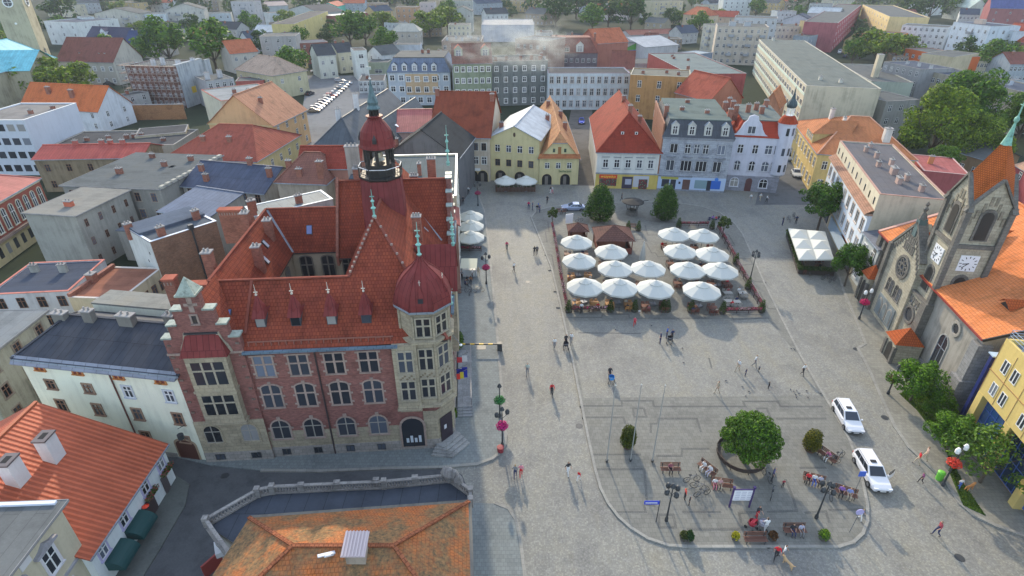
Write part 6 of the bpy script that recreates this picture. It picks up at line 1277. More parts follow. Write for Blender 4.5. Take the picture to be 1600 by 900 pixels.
hb('silver roofed workshop left of the long yellow wall', (396, 50), (448, 50), 7, 16, pl(.45, .46, .46), seam((.42, .46, .48), .8), 'gable', 'x', 3, fl=2, nw=(0, 0, 0))
hb('long windowless yellow building with dark roof edge', (460, 38), (512, 18), 13, 12, pl(.55, .46, .2), FD, 'flat', par=.2, fl=3, nw=(2, 0, 0))
o = hb('brown mansard roofed house with skylights behind the round green trees', (521, 36), (582, 29), 7, 12, pl(.42, .28, .12), RT3, 'mansard', mh=4, mi=2.5, fl=2, nw=(6, 2, 0))
hb('square grey rendered block with small windows behind the parked cars', (405, 58), (461, 57), 13, 14, pl(.33, .32, .31), FG, 'flat', par=.2, fl=4, nw=(3, 0, 0))
hb('dark red brick house with slate lean-to roof next to the grey block', (459, 69), (512, 66), 9, 12, brick((.25, .1, .08)), FB, 'flat', par=.2, fl=3, nw=(5, 0, 0))
hb('small white house with slate gabled roof at the end of the car park', (496, 87), (524, 85), 9, 13, pl(.58, .58, .5), FD, 'gable', 'x', 3.5, fl=2, nw=(2, 2, 0))
hb('narrow cream house between two white houses by the car park', (528, 82), (553, 80), 8.5, 12, pl(.52, .5, .38), FD, 'gable', 'x', 3, fl=2, nw=(2, 0, 0), ch=[(.2, .5, 1), (.7, .5, 1)])
hb('white corner shop house with tall front and dark shop window', (553, 80), (573, 79), 11, 10, pl(.58, .6, .56), FD, 'flat', par=.2, fl=3, nw=(1, 1, 0), ww=1.8)
hb('white gabled cottage half hidden behind the corner shop house', (574, 82), (597, 86), 7, 10, pl(.58, .6, .6), FG, 'gable', 'y', 3, fl=2, nw=(2, 0, 0))
hb('low grey-green garage building beside the corner shop', (574, 98), (606, 98), 5, 9, pl(.3, .34, .26), FG, 'flat', par=.15, fl=1, nw=(1, 0, 0), ww=3)
hb('small beige villa with pale hipped roof among the trees', (612, 49), (655, 49), 8, 12, pl(.42, .38, .32), pl(.4, .38, .32), 'hip', 'x', 3.5, ins=(4, 4), fl=2, nw=(4, 2, 0))
hb('low white annex with flat roof below the beige villa', (618, 70), (656, 70), 4, 8, pl(.55, .57, .6), FG, 'flat', par=.1, fl=1, nw=(0, 0, 0))
hb('orange-brown apartment house beyond the beige villa', (618, 12), (652, 12), 14, 14, pl(.42, .26, .16), FG, 'flat', par=.3, fl=4, nw=(4, 2, 0))
hb('grey and pink apartment house at the top, right of the orange-brown one', (655, 5), (678, 5), 15, 14, pl(.42, .38, .38), FG, 'flat', par=.3, fl=4, nw=(3, 2, 0))
hb('brown house with flat dark roof at the top, left of the orange-brown one', (573, 6), (602, 6), 13, 14, pl(.33, .25, .18), FD, 'flat', par=.3, fl=4, nw=(3, 2, 0))
# large block left of the smoke
o = hb('blue-grey mansard house with five round white dormers facing the street behind the square', (605, 113), (703, 113), 10.5, 20, pl(.42, .47, .52), seam((.16, .2, .28), .6, .5), 'mansard', mh=4.2, mi=2.0, fl=3, nw=(7, 0, 0), ww=1.5, wh=1.7, sur=WHITE, top=FG, ch=[(.5, .6, 1.2), (.6, .6, 1.2)]); dormers(o, (.12, .28, .44, .6, .75), 1.7, 1.9, pl(.6, .62, .64), FB)
b = MB(); b.box(.28 * o['L'], .8 * o['L'], -.15, -.002, 3.4, 10.0); b.build('orange_panel', pl(.5, .36, .22), o['root'])
for i in range(4):
    for z_ in (4.3, 7.6): window(o['root'], (.33 + .14 * i) * o['L'], -.15, z_, 0, 1.4, 1.6, 'plain', WHITE, None, False)
o = hb('tall grey-green town house with two gables and a faded red roof', (708, 99), (768, 98), 14, 13, pl(.25, .29, .2, .35), tiles((.26, .13, .1), None, .36, .3), 'gable', 'x', 5, fl=4, nw=(6, 0, 0), sur=WHITE); dormers(o, (.15, .85), 2.6, 2.2, pl(.3, .34, .26), RT1)
hb('dark soot-stained town house under the smoke', (768, 99), (856, 97), 13.5, 14, pl(.17, .185, .18, .4), FD, 'flat', par=.5, fl=4, nw=(6, 0, 0), sur=WHITE, ch=[(.1, .3, 1.4), (.3, .4, 1.4), (.55, .3, 1.6), (.75, .35, 1.6), (.95, .5, 1.8), (.9, .3, 1.4)])
hb('white fronted long building with three rows of windows behind the alley', (857, 116), (985, 116), 11, 12, pl(.5, .55, .58), FD, 'flat', par=.3, fl=3, nw=(12, 0, 0), ww=1.1, wh=2.0, sur=pl(.42, .36, .33), cap=pl(.25, .2, .24))
o = hb('red-brown mansard block with dark walls and a white central gable', (853, 83), (934, 83), 9, 14, pl(.17, .14, .15, .35), RT3, 'mansard', mh=5.5, mi=3, fl=2, nw=(9, 0, 0), sur=pl(.35, .3, .3), top=RT3, ch=[(.2, .3, 1.2), (.95, .3, 1.6)]); dormers(o, (.1, .4), 2.6, 1.8, pl(.35, .25, .22), RT1); dormers(o, (.65,), 3.0, 2.8, pl(.5, .5, .46), RT1)
hb('house with steep red tiled roof and tall gable chimney behind the mansard block', (905, 62), (934, 68), 11, 16, pl(.35, .14, .1), RT2, 'gable', 'y', 5, fl=3, nw=(2, 0, 0))
hb('brown house with flat cluttered roof left of the mansard block', (805, 62), (856, 66), 15, 14, pl(.3, .2, .16, .3), FB, 'flat', par=.4, fl=4, nw=(5, 0, 0))
hb('grey rooftop block with many vents left of the smoke', (690, 66), (752, 66), 14, 20, pl(.33, .25, .2), FG, 'flat', par=.4, fl=4, nw=(6, 0, 0), ch=[(.1, .3, 1.2), (.3, .6, 1), (.5, .2, 1.4), (.7, .6, 1), (.9, .3, 1.2), (.6, .8, .8)], chm=pl(.5, .5, .5))
hb('white flat roofed hall partly hidden in the smoke', (752, 40), (835, 40), 9, 40, pl(.45, .46, .5), felt((.42, .42, .42)), 'flat', par=.4, fl=2, nw=(0, 0, 0))
hb('pale grey house above the white hall', (705, 18), (738, 18), 13, 12, pl(.4, .41, .38), FG, 'gable', 'y', 3, fl=3, nw=(3, 0, 0))
hb('small grey house at the top edge right of the pale grey house', (700, 2), (738, 2), 13, 12, pl(.4, .4, .36), FG, 'flat', par=.3, fl=3, nw=(4, 0, 0))
hb('bare orange-brown rendered house with few windows behind the red hipped roof', (985, 118), (1079, 122), 12.5, 13, pl(.4, .22, .09, .35), felt((.2, .2, .17)), 'flat', par=.25, fl=3, nw=(3, 0, 0), ww=1.2, wh=2.0, ch=[(.2, .3, .9), (.6, .5, .9), (.8, .3, .9)], cap=pl(.45, .42, .33))
hb('dark red walled building with wide grey-green flat roof', (1077, 117), (1166, 116), 11.5, (1122, 83), pl(.32, .08, .07, .3), felt((.19, .23, .23)), 'flat', par=.25, fl=3, nw=(0, 0, 0), ch=[(.15, .2, 1.2), (.3, .7, .8), (.35, .8, .8), (.5, .6, .8)])
hb('house with steep pinkish roof valley behind the grey stone house', (1108, 158), (1160, 152), 9, 14, pl(.35, .16, .1), RT1, 'gable', 'y', 5.5, fl=3, nw=(0, 0, 0), ch=[(.9, .5, 1.6)])
hb('small terracotta roof between the white gabled house and the long grey building', (1190, 165), (1218, 168), 10, 10, pl(.4, .2, .12), TERRA, 'gable', 'y', 3.5, fl=3, nw=(0, 0, 0))
hb('blue-grey metal clad hall', (1030, 86), (1056, 90), 8, (1108, 82), pl(.2, .24, .3), seam((.2, .26, .3), 1.2), 'flat', par=.2, fl=2, nw=(0, 0, 0))
hb('market hall with pale grey roof and glass lantern behind the yard', (1008, 74), (1060, 70), 6, 30, pl(.5, .5, .5), seam((.36, .38, .4), 1.2), 'gable', 'x', 3, fl=1, nw=(0, 0, 0))
o = hb('shop with green, yellow and blue painted gable wall beside the yard', (976, 76), (1008, 74), 5, 18, pl(.1, .3, .06, .1), FG, 'gable', 'y', 2.2, fl=1, nw=(0, 0, 0))
b = MB(); b.box(.12 * o['L'], .55 * o['L'], -.1, 0, 1.0, 4.2, 0); b.box(.6 * o['L'], .95 * o['L'], -.1, 0, 1, 4.4, 1); b.build('painted_panel', [plain((.03, .16, .45), .6), plain((.5, .35, .04), .6)], o['root'])
hb('house with steep brown roof and two round dormers behind the white fronted building', (955, 106), (990, 107), 10, 9, pl(.45, .4, .26), RT3, 'gable', 'x', 5, fl=3, nw=(2, 0, 0))
hb('grey felt roof with low walls between yard and orange-brown house', (992, 100), (1035, 100), 7, 14, pl(.3, .3, .3), FG, 'flat', par=.2, fl=2, nw=(0, 0, 0))
o = hb('wide beige apartment block with small balconies, upper right of centre', (1121, 42), (1202, 44), 16, 16, pl(.46, .41, .34), FG, 'flat', par=.4, fl=5, nw=(8, 0, 0), ch=[(.3, .3, 2, 3, 1.5), (.6, .4, 2, 3, 1.5)], chm=pl(.4, .42, .44)); balconies(o, 'f', (.3, .65, .9), None, 2.5)
o = hb('cream apartment wing with stacked balconies left of the wide beige block', (1099, 38), (1122, 42), 13, 14, pl(.5, .47, .38), FG, 'flat', par=.3, fl=4, nw=(3, 0, 0)); balconies(o, 'f', (.5,))
hb('grey roofed block behind the wide beige apartment block', (1148, 28), (1215, 30), 17, 14, pl(.4, .42, .44), FG, 'flat', par=.3, fl=5, nw=(6, 0, 0))
hb('villa with bright red hipped roof behind the cream apartment wing', (1068, 22), (1102, 25), 9, 14, pl(.55, .45, .3), RT2, 'hip', 'x', 5, ins=(5, 5), fl=2, nw=(3, 2, 0))
hb('low house with red roof right of the villa', (1104, 25), (1150, 27), 7, 12, pl(.5, .4, .3), RT1, 'gable', 'x', 3.5, fl=2, nw=(3, 0, 0))
o = hb('beige apartment block among the trees at the top', (1022, 3), (1068, 2), 16, 14, pl(.45, .41, .28), FG, 'flat', par=.3, fl=5, nw=(6, 0, 0)); balconies(o, 'f', (.3, .7))
hb('white block at the top edge among dark trees', (1132, -4), (1176, -4), 15, 14, pl(.55, .57, .55), FG, 'flat', par=.3, fl=5, nw=(5, 0, 0))
o = hb('house with red roof and two white dormers among dark trees', (935, 17), (985, 17), 7, 12, pl(.5, .45, .4), RT1, 'gable', 'x', 5, fl=2, nw=(4, 0, 0)); dormers(o, (.25, .6), 4, 3, pl(.5, .5, .46), RT1)
hb('small brown cottage at the edge of the yard', (1008, 34), (1038, 36), 7, 10, pl(.33, .28, .2), FG, 'gable', 'x', 2.5, fl=2, nw=(3, 0, 0))
hb('cream cottage half hidden by trees left of the yard', (838, 10), (862, 10), 9, 10, pl(.45, .42, .3), FG, 'gable', 'y', 3, fl=3, nw=(2, 0, 0))
hb('long low sheds with pale roofs beyond the yard', (985, 55), (1065, 52), 4, 14, pl(.35, .33, .32), RT3, 'gable', 'x', 2, fl=1, nw=(0, 0, 0))
# long grey flat building and beyond (right)
o = hb('very long flat roofed office building with green-white window bands', (1186, 62), (1260, 135), 13.5, (1372, 137), pl(.5, .47, .36, .3), felt((.17, .19, .175), .3), 'flat', par=.15, fl=4, nw=(0, 0, 0), ch=[(.02, .3, 1.2, 1.5, 1), (.9, .3, 1, 1, .8), (.93, .55, .9, 1, .8)], chm=pl(.5, .48, .42), cap=pl(.45, .42, .35))
Lh = o['L']
for k in range(4):
    b = MB(); b.box(0, Lh, -.1, -.001, k * 3.35 + 1.1, k * 3.35 + 1.7); b.build('sill_band', pl(.5, .6, .52, .2), o['root'])
    for i in range(24): window(o['root'], Lh * (i + .5) / 24, 0, k * 3.35 + 1.75, 0, 2.6, 1.4, 'wide', None, None, False)
hb('boiler house with tall square beige chimney behind the long office building', (1310, 100), (1362, 128), 9, 12, pl(.42, .45, .36), FG, 'flat', par=.2, fl=2, nw=(0, 0, 0), ch=[(.75, .3, 7, 2.2, 1.6)], chm=pl(.5, .44, .33))
hb('white low shed with bright roof right of the boiler house', (1350, 118), (1400, 128), 5, 10, pl(.45, .48, .5), plain((.6, .64, .7), .5), 'flat', par=.1, fl=1, nw=(0, 0, 0))
hb('grey house with dark windows below the long office building', (1385, 160), (1436, 157), 10, 12, pl(.3, .3, .28, .35), FG, 'flat', par=.2, fl=3, nw=(3, 2, 0))
hb('grey four storey block with rows of white windows, left half', (1381, 98), (1440, 110), 12, 12, pl(.28, .28, .28), FB, 'flat', par=.3, fl=4, nw=(6, 0, 0), ch=[(.3, .4, 1), (.6, .4, 1.2), (.9, .4, 1.2)], chm=pl(.45, .45, .45))
hb('long beige-grey block with dark flat roof running to the right edge', (1440, 110), (1600, 146), 11, 12, pl(.34, .31, .24), FB, 'flat', par=.3, fl=3, nw=(16, 0, 0), ww=1.5, ch=[(.4, .4, 1.2, 2, 1), (.7, .5, 1.4, 2, 1)], chm=pl(.42, .45, .5))
hb('low apartment block with orange painted panels', (1415, 76), (1490, 90), 8, 12, pl(.55, .13, .04, .15), FG, 'flat', par=.2, fl=2, nw=(7, 0, 0), ww=1.6)
hb('beige end block right of the orange panelled one', (1490, 90), (1530, 84), 9, 12, pl(.5, .42, .28), FG, 'flat', par=.2, fl=3, nw=(0, 0, 0))
hb('bright orange walled flat roofed house behind the trees', (1366, 52), (1410, 55), 9, 12, pl(.65, .17, .04, .15), FG, 'flat', par=.3, fl=2, nw=(0, 0, 0))
hb('white and cream apartment house with balconies right of the orange house', (1410, 40), (1482, 44), 12, 14, pl(.55, .57, .58), FG, 'flat', par=.3, fl=4, nw=(8, 0, 0))
o = hb('large white apartment block with central balconies at upper right', (1490, 35), (1548, 42), 16, 15, pl(.55, .6, .65), FB, 'flat', par=.3, fl=4, nw=(6, 3, 0), ch=[(.4, .4, 2, 5, 2)], chm=pl(.5, .4, .34)); balconies(o, 'f', (.55,), None, 3.4)
hb('white apartment wing stepping down right of the large block', (1548, 45), (1584, 50), 14, 15, pl(.52, .57, .62), FG, 'flat', par=.3, fl=4, nw=(4, 0, 0))
hb('brown house with large red roof at the upper right edge', (1560, 62), (1640, 70), 10, 16, pl(.3, .15, .12), RT1, 'gable', 'x', 7, fl=3, nw=(6, 0, 0))
hb('dark red church-like brick building with blue slate roof at the top right', (1548, 12), (1640, 14), 14, 16, pl(.3, .12, .12), seam((.08, .1, .25), .8), 'gable', 'x', 9, fl=3, nw=(4, 0, 0))
hb('pale house with pale green roof left of the brick building at the top right', (1478, 8), (1515, 12), 10, 14, pl(.45, .45, .38), seam((.4, .5, .46), .8), 'gable', 'x', 6, fl=2, nw=(3, 0, 0))
hb('long cream and white row house with flat roof, upper right of centre', (1203, 42), (1268, 42), 10, 14, pl(.55, .52, .44), FG, 'flat', par=.3, fl=3, nw=(10, 0, 0), ch=[(.4, .5, 1.2), (.75, .5, 1.2)])
hb('small blue-grey gabled roof in front of the cream row house', (1225, 30), (1268, 32), 11, 14, pl(.4, .43, .48), FB, 'gable', 'y', 3, fl=3, nw=(0, 0, 0))
hb('beige and dark patterned house at the street corner', (1268, 36), (1309, 36), 13, 14, pl(.42, .33, .18), FG, 'flat', par=.3, fl=4, nw=(7, 0, 0), ww=1.4)
hb('long red brick apartment house along the street', (1309, 37), (1346, 8), 14, 16, pl(.36, .12, .13, .3), FG, 'flat', par=.3, fl=4, nw=(14, 0, 0), ww=1.4)
hb('grey-blue roofs behind the red brick apartment house', (1262, 20), (1310, 22), 13, 20, pl(.42, .43, .42), seam((.33, .38, .42), 1.0), 'gable', 'x', 3, fl=3, nw=(0, 0, 0))
o = hb('big yellow school building with rows of brown windows at the top', (1348, 8), (1390, 27), 14, 20, pl(.58, .46, .24), FG, 'flat', par=.4, fl=4, nw=(10, 0, 0), ww=1.6)
hb('dark flat red roofed house behind the white building on the square', (1443, 268), (1515, 275), 6.0, 12, pl(.35, .1, .1), seam((.34, .1, .09), 1.0), 'flat', par=.15, fl=2, nw=(0, 0, 0), ch=[(.3, .5, 1.6)], chm=plain((.5, .2, .08), .8), cap=pl(.45, .3, .28))
hb('low house with pink tile roof between the church and the big trees', (1588, 258), (1660, 300), 6, 12, pl(.3, .08, .09), tiles((.5, .3, .2), None, .36, .3), 'gable', 'x', 3, fl=2, nw=(3, 0, 0))
hb('white garage with pale turquoise roof behind the church spire', (1560, 165), (1640, 190), 5, 14, pl(.5, .55, .56), seam((.4, .52, .55), 1.0), 'flat', par=.1, fl=1, nw=(2, 0, 0))
hb('brown shed with grey roof in the shade of the big trees', (1500, 238), (1540, 250), 4.5, 10, pl(.25, .17, .1), FG, 'gable', 'x', 2, fl=1, nw=(2, 0, 0))
FW = [('cream', (.5, .46, .34)), ('pale grey', (.4, .41, .4)), ('brownish', (.3, .24, .18)), ('white', (.52, .54, .53)), ('ochre', (.48, .36, .18)), ('grey-blue', (.33, .37, .4))]
FR = [('red roof', RT1), ('dark felt roof', FD), ('grey felt roof', FG), ('brown tile roof', RT3), ('orange roof', RT2), ('slate blue roof', FB)]
MARK = [(0, 'the beige church tower'), (130, 'the stepped apartment row'), (330, 'the pale blue top house'), (480, 'the teal hall'), (600, 'the beige villa'), (740, 'the white hall in the smoke'), (860, 'the mansard block'), (980, 'the yard'), (1090, 'the wide beige apartment block'), (1230, 'the long office building'), (1350, 'the yellow school'), (1470, 'the large white block')]
for i, (u, v, w_, z_, D_, gab) in enumerate(((20, 55, 40, 8, 12, 1), (70, 8, 40, 9, 14, 0), (120, 5, 35, 9, 12, 1), (170, 3, 40, 10, 12, 0), (230, 4, 38, 9, 12, 1), (300, 3, 40, 9, 12, 0), (335, 45, 34, 7, 12, 1), (250, 45, 40, 7, 12, 1), (345, 66, 22, 6, 10, 0), (300, 56, 30, 6, 10, 1), (388, 62, 22, 7, 10, 1), (420, 36, 30, 8, 10, 0), (445, 64, 16, 6, 9, 1), (470, 5, 30, 8, 14, 0), (535, 5, 34, 9, 14, 1), (585, 18, 28, 9, 12, 1), (600, 36, 24, 7, 10, 0), (660, 34, 30, 9, 12, 1), (668, 84, 30, 7, 12, 0), (700, 40, 34, 9, 14, 0), (745, 6, 40, 9, 14, 1), (790, 2, 40, 9, 14, 0), (760, 22, 34, 8, 12, 1), (820, 20, 30, 8, 12, 1), (838, 52, 26, 9, 12, 0), (870, 4, 34, 9, 12, 1), (905, 8, 30, 8, 12, 0), (960, 2, 36, 9, 12, 1), (1000, 20, 24, 7, 10, 1), (1040, 62, 26, 5, 10, 0), (1065, 52, 26, 6, 10, 1), (1085, 8, 34, 9, 12, 0), (1110, 5, 24, 8, 12, 1), (1180, 3, 36, 9, 12, 1), (1215, 18, 30, 8, 12, 0), (1225, 2, 30, 9, 12, 1), (1265, 6, 36, 10, 12, 0), (1300, 0, 36, 10, 12, 1), (1240, 56, 26, 8, 12, 0), (1405, 24, 30, 8, 12, 1), (1440, 8, 36, 9, 12, 0), (1395, 88, 26, 5, 9, 0), (1500, 60, 40, 7, 12, 0), (1520, 96, 46, 6, 12, 0), (1580, 100, 40, 7, 12, 1), (1345, 66, 20, 6, 9, 1), (1500, 22, 30, 8, 12, 1), (60, 112, 26, 5, 9, 0), (180, 150, 16, 5, 8, 0), (1330, 112, 26, 6, 10, 0), (1545, 128, 50, 7, 12, 0), (425, 88, 36, 6, 10, 0), (560, 128, 40, 4, 14, 0), (880, 64, 26, 6, 10, 1), (1010, 64, 20, 5, 9, 1))):
    wn_, wc = FW[(i * 5 + 1) % 6]; rn_, rm_ = FR[(i * 7 + i // 6) % 6]; mk_ = [m for a, m in MARK if u >= a][-1]
    if not gab and 'felt' not in rn_: rn_, rm_ = FR[1 + i % 2]
    hb('distant %s house with %s near %s, %s' % (wn_, rn_, mk_, 'at the very top' if v < 12 else 'a little lower' if v < 50 else 'further down'), (u, v), (u + w_, v + (i * 3) % 5 - 2), z_, D_, pl(*wc, .35), rm_, 'gable' if gab else 'flat', 'x', 3.5, fl=max(2, z_ // 3), nw=(max(3, w_ // 6), 2, 0), par=.3, ch=[(.3, .4, 1.2)])
# ------------------------------------------------------------------ trees
G1, G3, G4 = (.065, .15, .018), (.11, .18, .02), (.035, .085, .02)
tree_proto('far', 13, 6, 2.0, 1700, .5, G1, .3, 11); tree_proto('fard', 14, 5.5, 1.5, 1500, .5, G4, .3, 12); tree_proto('farl', 12, 6, 2, 1600, .5, G3, .3, 13)
tree_proto('big', 18, 8.2, 2.5, 9000, .34, (.06, .14, .016), .45, 14); tree_proto('bigl', 17, 8.2, 2.5, 9000, .34, (.12, .2, .02), .45, 15)
BT = 'trees among the houses behind the square'
for k, u, v, h, lab in (('farl', 70, 155, 14, 'light green rounded tree in front of the steep brown roof, left one of the pair'), ('farl', 118, 160, 13, 'light green spreading tree right beside the orange farmhouse roof'), ('far', 187, 122, 15, 'narrow green tree between steep brown roof and scaffolding'), ('far', 222, 98, 9, 'small yellowish tree behind the scaffolded house'), ('far', 268, 102, 19, 'broad dark green tree, left of the pair behind the scaffolded house'),
        ('fard', 305, 62, 14, 'dark pointed tree behind the broad pair of trees'), ('far', 338, 108, 19, 'very broad green tree, right of the pair behind the scaffolded house'), ('fard', 102, 40, 22, 'dark green tree behind the white apartment house'), ('fard', 235, 22, 20, 'dark tree behind the recessed apartment block'), ('far', 275, 10, 20, 'tree standing behind the gabled beige apartment block'),
        ('farl', 150, 12, 16, 'light tree behind the left end of the apartment row'), ('far', 463, 125, 12, 'rounded green tree at the corner of the car park'), ('fard', 405, 32, 16, 'dark conifer group left of the pale blue house'), ('far', 548, 72, 17, 'big fresh green tree in front of the brown mansard house'), ('far', 572, 70, 16, 'big fresh green tree, right neighbour of the one before the brown mansard house'),
        ('farl', 600, 52, 14, 'tree between the brown mansard house and the beige villa'), ('far', 606, 85, 12, 'lower green tree left of the beige villa'), ('fard', 510, 72, 9, 'small dark tree beside the dark red brick house'), ('fard', 545, 12, 18, 'dark tree on the skyline right of the teal hall'), ('farl', 672, 60, 16, 'pale green tree right of the beige villa'), ('farl', 700, 52, 17, 'pale green tree half lost in the smoke haze'),
        ('fard', 868, 42, 22, 'large dark tree left of the smoke'), ('fard', 900, 30, 24, 'tall dark tree above the mansard block'), ('far', 925, 48, 16, 'mid green tree right behind the mansard block'), ('fard', 950, 42, 20, 'dark tree below the red roof with dormers'), ('fard', 985, 46, 22, 'dark tree left of the yard entrance'), ('far', 1000, 30, 20, 'tree above the yard'), ('fard', 1045, 48, 14, 'dark conifer beside the small brown cottage'),
        ('far', 1092, 54, 13, 'green tree in front of the villa with red hipped roof'), ('fard', 1120, 14, 18, 'dark tree left of the white block at the top'), ('fard', 1192, 16, 18, 'dark tree right of the white block at the top'), ('far', 1245, 30, 10, 'fresh green bush tree in front of the cream row house'), ('fard', 1343, 92, 14, 'round dark tree at the street bend'), ('farl', 1368, 102, 15, 'golden green tree right of the round dark tree'),
        ('farl', 1400, 98, 13, 'golden green tree in front of the orange walled house'), ('fard', 1420, 38, 20, 'tall dark tree left of the white and cream apartments'), ('fard', 1450, 32, 24, 'tallest dark tree behind the white and cream apartments'), ('far', 1485, 30, 18, 'tree right of the tallest dark tree'), ('far', 1545, 118, 13, 'round green tree below the brown house with red roof'), ('farl', 1585, 122, 12, 'light green tree at the right edge below the red roof'),
        ('farl', 1335, 40, 8, 'small bush tree beside the school yard'), ('far', 20, 10, 16, 'tree at the upper left corner behind the tower')):
    tree_px(k, (u, v), h * 1.12, lab, BT, 1.25)
for k, u, v, h, lab in (('bigl', 1450, 250, 18, 'huge light green tree behind the white building on the square'), ('big', 1498, 222, 21, 'huge dark green tree in the middle of the grove'), ('bigl', 1512, 265, 13, 'drooping grey-green tree in front of the grove'), ('big', 1588, 222, 15, 'dark green tree at the right edge behind the spire'), ('big', 1465, 283, 9, 'lower dark tree at the foot of the grove behind the red flat roof')):
    tree_px(k, (u, v), h, lab, 'grove of big trees behind the church')
# far wood closing the view
rg = np.random.default_rng(5); lob = []
for i in range(420):
    y_ = rg.uniform(560, 1500); x_ = rg.uniform(-1.05, 1.05) * y_ * .98; r_ = rg.uniform(7, 13); lob.append((x_, y_, r_ * .7, r_))
fm = crown_mesh(9, lob, 34000, 2.6, leaves((.035, .07, .022), 'far_leaves')); o = place('far_woodland', fm); tag(o, 'far-off woodland and gardens along the top of the view', 'woodland', kind='stuff')
for i, (u, v) in enumerate(((12, 60), (60, 62), (50, 100), (100, 62), (165, 58), (220, 62), (250, 50), (300, 40), (330, 60), (395, 60), (415, 95), (450, 45), (470, 78), (520, 60), (600, 30), (640, 32), (680, 35), (730, 10), (770, 12), (790, 20), (820, 12), (845, 30), (800, 30), (880, 15), (905, 14), (930, 30), (960, 20), (1005, 12), (1010, 50), (1060, 40), (1080, 12), (1110, 12), (1125, 30), (1180, 28), (1200, 10), (1230, 12), (1330, 30), (1340, 60), (1400, 12), (1430, 12), (1470, 12), (1510, 20), (1530, 25), (1500, 105), (1555, 100), (1330, 100), (1150, 62), (660, 20), (575, 20), (480, 25), (10, 90), (430, 10), (540, 5), (1250, 8), (1600, 110), (1460, 22), (1390, 30), (700, 30), (290, 22), (190, 25))):
    tree_px(('far', 'fard', 'farl')[i % 3], (u, v), 9 + (i * 7) % 8, 'one of many similar far-off garden trees between the distant houses', 'far garden trees between the distant houses', 1.1)
# smoke from a chimney
sm = NT('smoke'); nt = sm.t; nt.nodes.remove(sm.b); out = nt.nodes['Material Output']
vol = sm.n('ShaderNodeVolumePrincipled'); vol.inputs['Color'].default_value = (.88, .88, .8, 1); tcn = sm.n('ShaderNodeTexCoord')
grd = sm.n('ShaderNodeTexGradient', gradient_type='SPHERICAL'); mp = sm.n('ShaderNodeMapping'); sm.l(tcn.outputs['Object'], mp.inputs[0]); sm.l(mp.outputs[0], grd.inputs[0])
ns = sm.n('ShaderNodeTexNoise', i_Scale=3.4, i_Detail=6.0, i_Roughness=.6); sm.l(tcn.outputs['Object'], ns.inputs['Vector'])
m1 = sm.n('ShaderNodeMath', operation='MULTIPLY_ADD'); sm.l(ns.outputs[0], m1.inputs[0]); m1.inputs[1].default_value = 6.0; m1.inputs[2].default_value = -3.0
m2 = sm.n('ShaderNodeMath', operation='MULTIPLY', use_clamp=False); sm.l(m1.outputs[0], m2.inputs[0]); sm.l(grd.outputs[0], m2.inputs[1])
m3 = sm.n('ShaderNodeMath', operation='MULTIPLY'); sm.l(m2.outputs[0], m3.inputs[0]); m3.inputs[1].default_value = .22
m4 = sm.n('ShaderNodeMath', operation='MAXIMUM'); sm.l(m3.outputs[0], m4.inputs[0]); m4.inputs[1].default_value = 0
sm.l(m4.outputs[0], vol.inputs['Density']); sm.l(vol.outputs[0], out.inputs['Volume'])
b = MB(); b.lathe([(0, -1), (.6, -.8), (1, 0), (.6, .8), (0, 1)], 14)
c_ = at(800, 78, 20); s_o = b.build('smoke', sm.m, None, (c_.x, c_.y, 22), R(-12)); s_o.scale = (24, 11, 9); tag(s_o, 'pale smoke drifting left from the chimneys of the dark town house', 'smoke', kind='stuff')
s2_ = s_o.copy(); C.objects.link(s2_); c_ = at(842, 86, 18); s2_.location = (c_.x, c_.y, 20); s2_.scale = (10, 8, 9); s2_['label'] = 'denser puff of smoke right above the chimney of the dark town house'
# light evening haze over the town
hz = NT('haze'); hz.t.nodes.remove(hz.b); vp = hz.n('ShaderNodeVolumePrincipled'); vp.inputs['Color'].default_value = (.86, .92, 1, 1); vp.inputs['Density'].default_value = .00014; hz.l(vp.outputs[0], hz.t.nodes['Material Output'].inputs['Volume'])
b = MB(); b.box(-1900, 1900, -150, 1800, -1, 62); tag(b.build('haze', hz.m), 'thin blue-white evening haze over the whole town', 'haze', kind='stuff')
# ------------------------------------------------------------------ trees and planting on the square
tree_proto('cone', 8, 3.3, 1.0, 10, .2, (.035, .1, .012), .18, 21); tree_proto('street', 9.5, 3.6, 3.0, 6500, .2, (.045, .12, .016), .2, 22)
_r = random.Random(8); _l = [(0, 0, 1.6 + i * .75, 2.55 * (1 - (max(0, i - 2) / 7) ** 1.4) * (.8 if i == 0 else 1)) for i in range(8)] + [((2.3 - .3 * j) * math.cos(j * 2.4 + k), (2.3 - .3 * j) * math.sin(j * 2.4 + k), 1.5 + j * .8, .8) for j in range(7) for k in range(0, 6, 2)]
_TP['cone'] = (crown_mesh(22, _l, 9000, .15, leaves((.035, .095, .012))),) + _TP['cone'][1:]
tree_proto('church', 7.5, 3.8, 1.6, 6500, .18, (.07, .17, .015), .2, 23); tree_proto('thin', 6.5, 3.0, 2.0, 1800, .15, (.07, .15, .02), .12, 24); tree_proto('lolly', 4.6, 1.15, 1.9, 1500, .13, (.05, .09, .02), .09, 25)
_rg = random.Random(3)
rl = [(0, 0, 3.3, 2.5)] + [(2.5 * math.cos(a) * math.cos(b), 2.5 * math.sin(a) * math.cos(b), 3.2 + 2.0 * math.sin(b), .75) for a, b in [(i * 2.399, -.45 + i * .045) for i in range(42)]]
_TP['round'] = (crown_mesh(31, rl, 14000, .13, leaves((.065, .15, .016))), trunk_mb(5.5, .28, 1.2, _rg, 2.0).mesh('trunk', bark()), 6, 3, 'round_tree')
tree_px('cone', (936, 345), 7.6, 'bushy dark green tree beside the silver car, left of the stone well', None, 1.15); tree_px('cone', (1037, 343), 7.4, 'pointed green tree right of the stone well', None, 1.0)
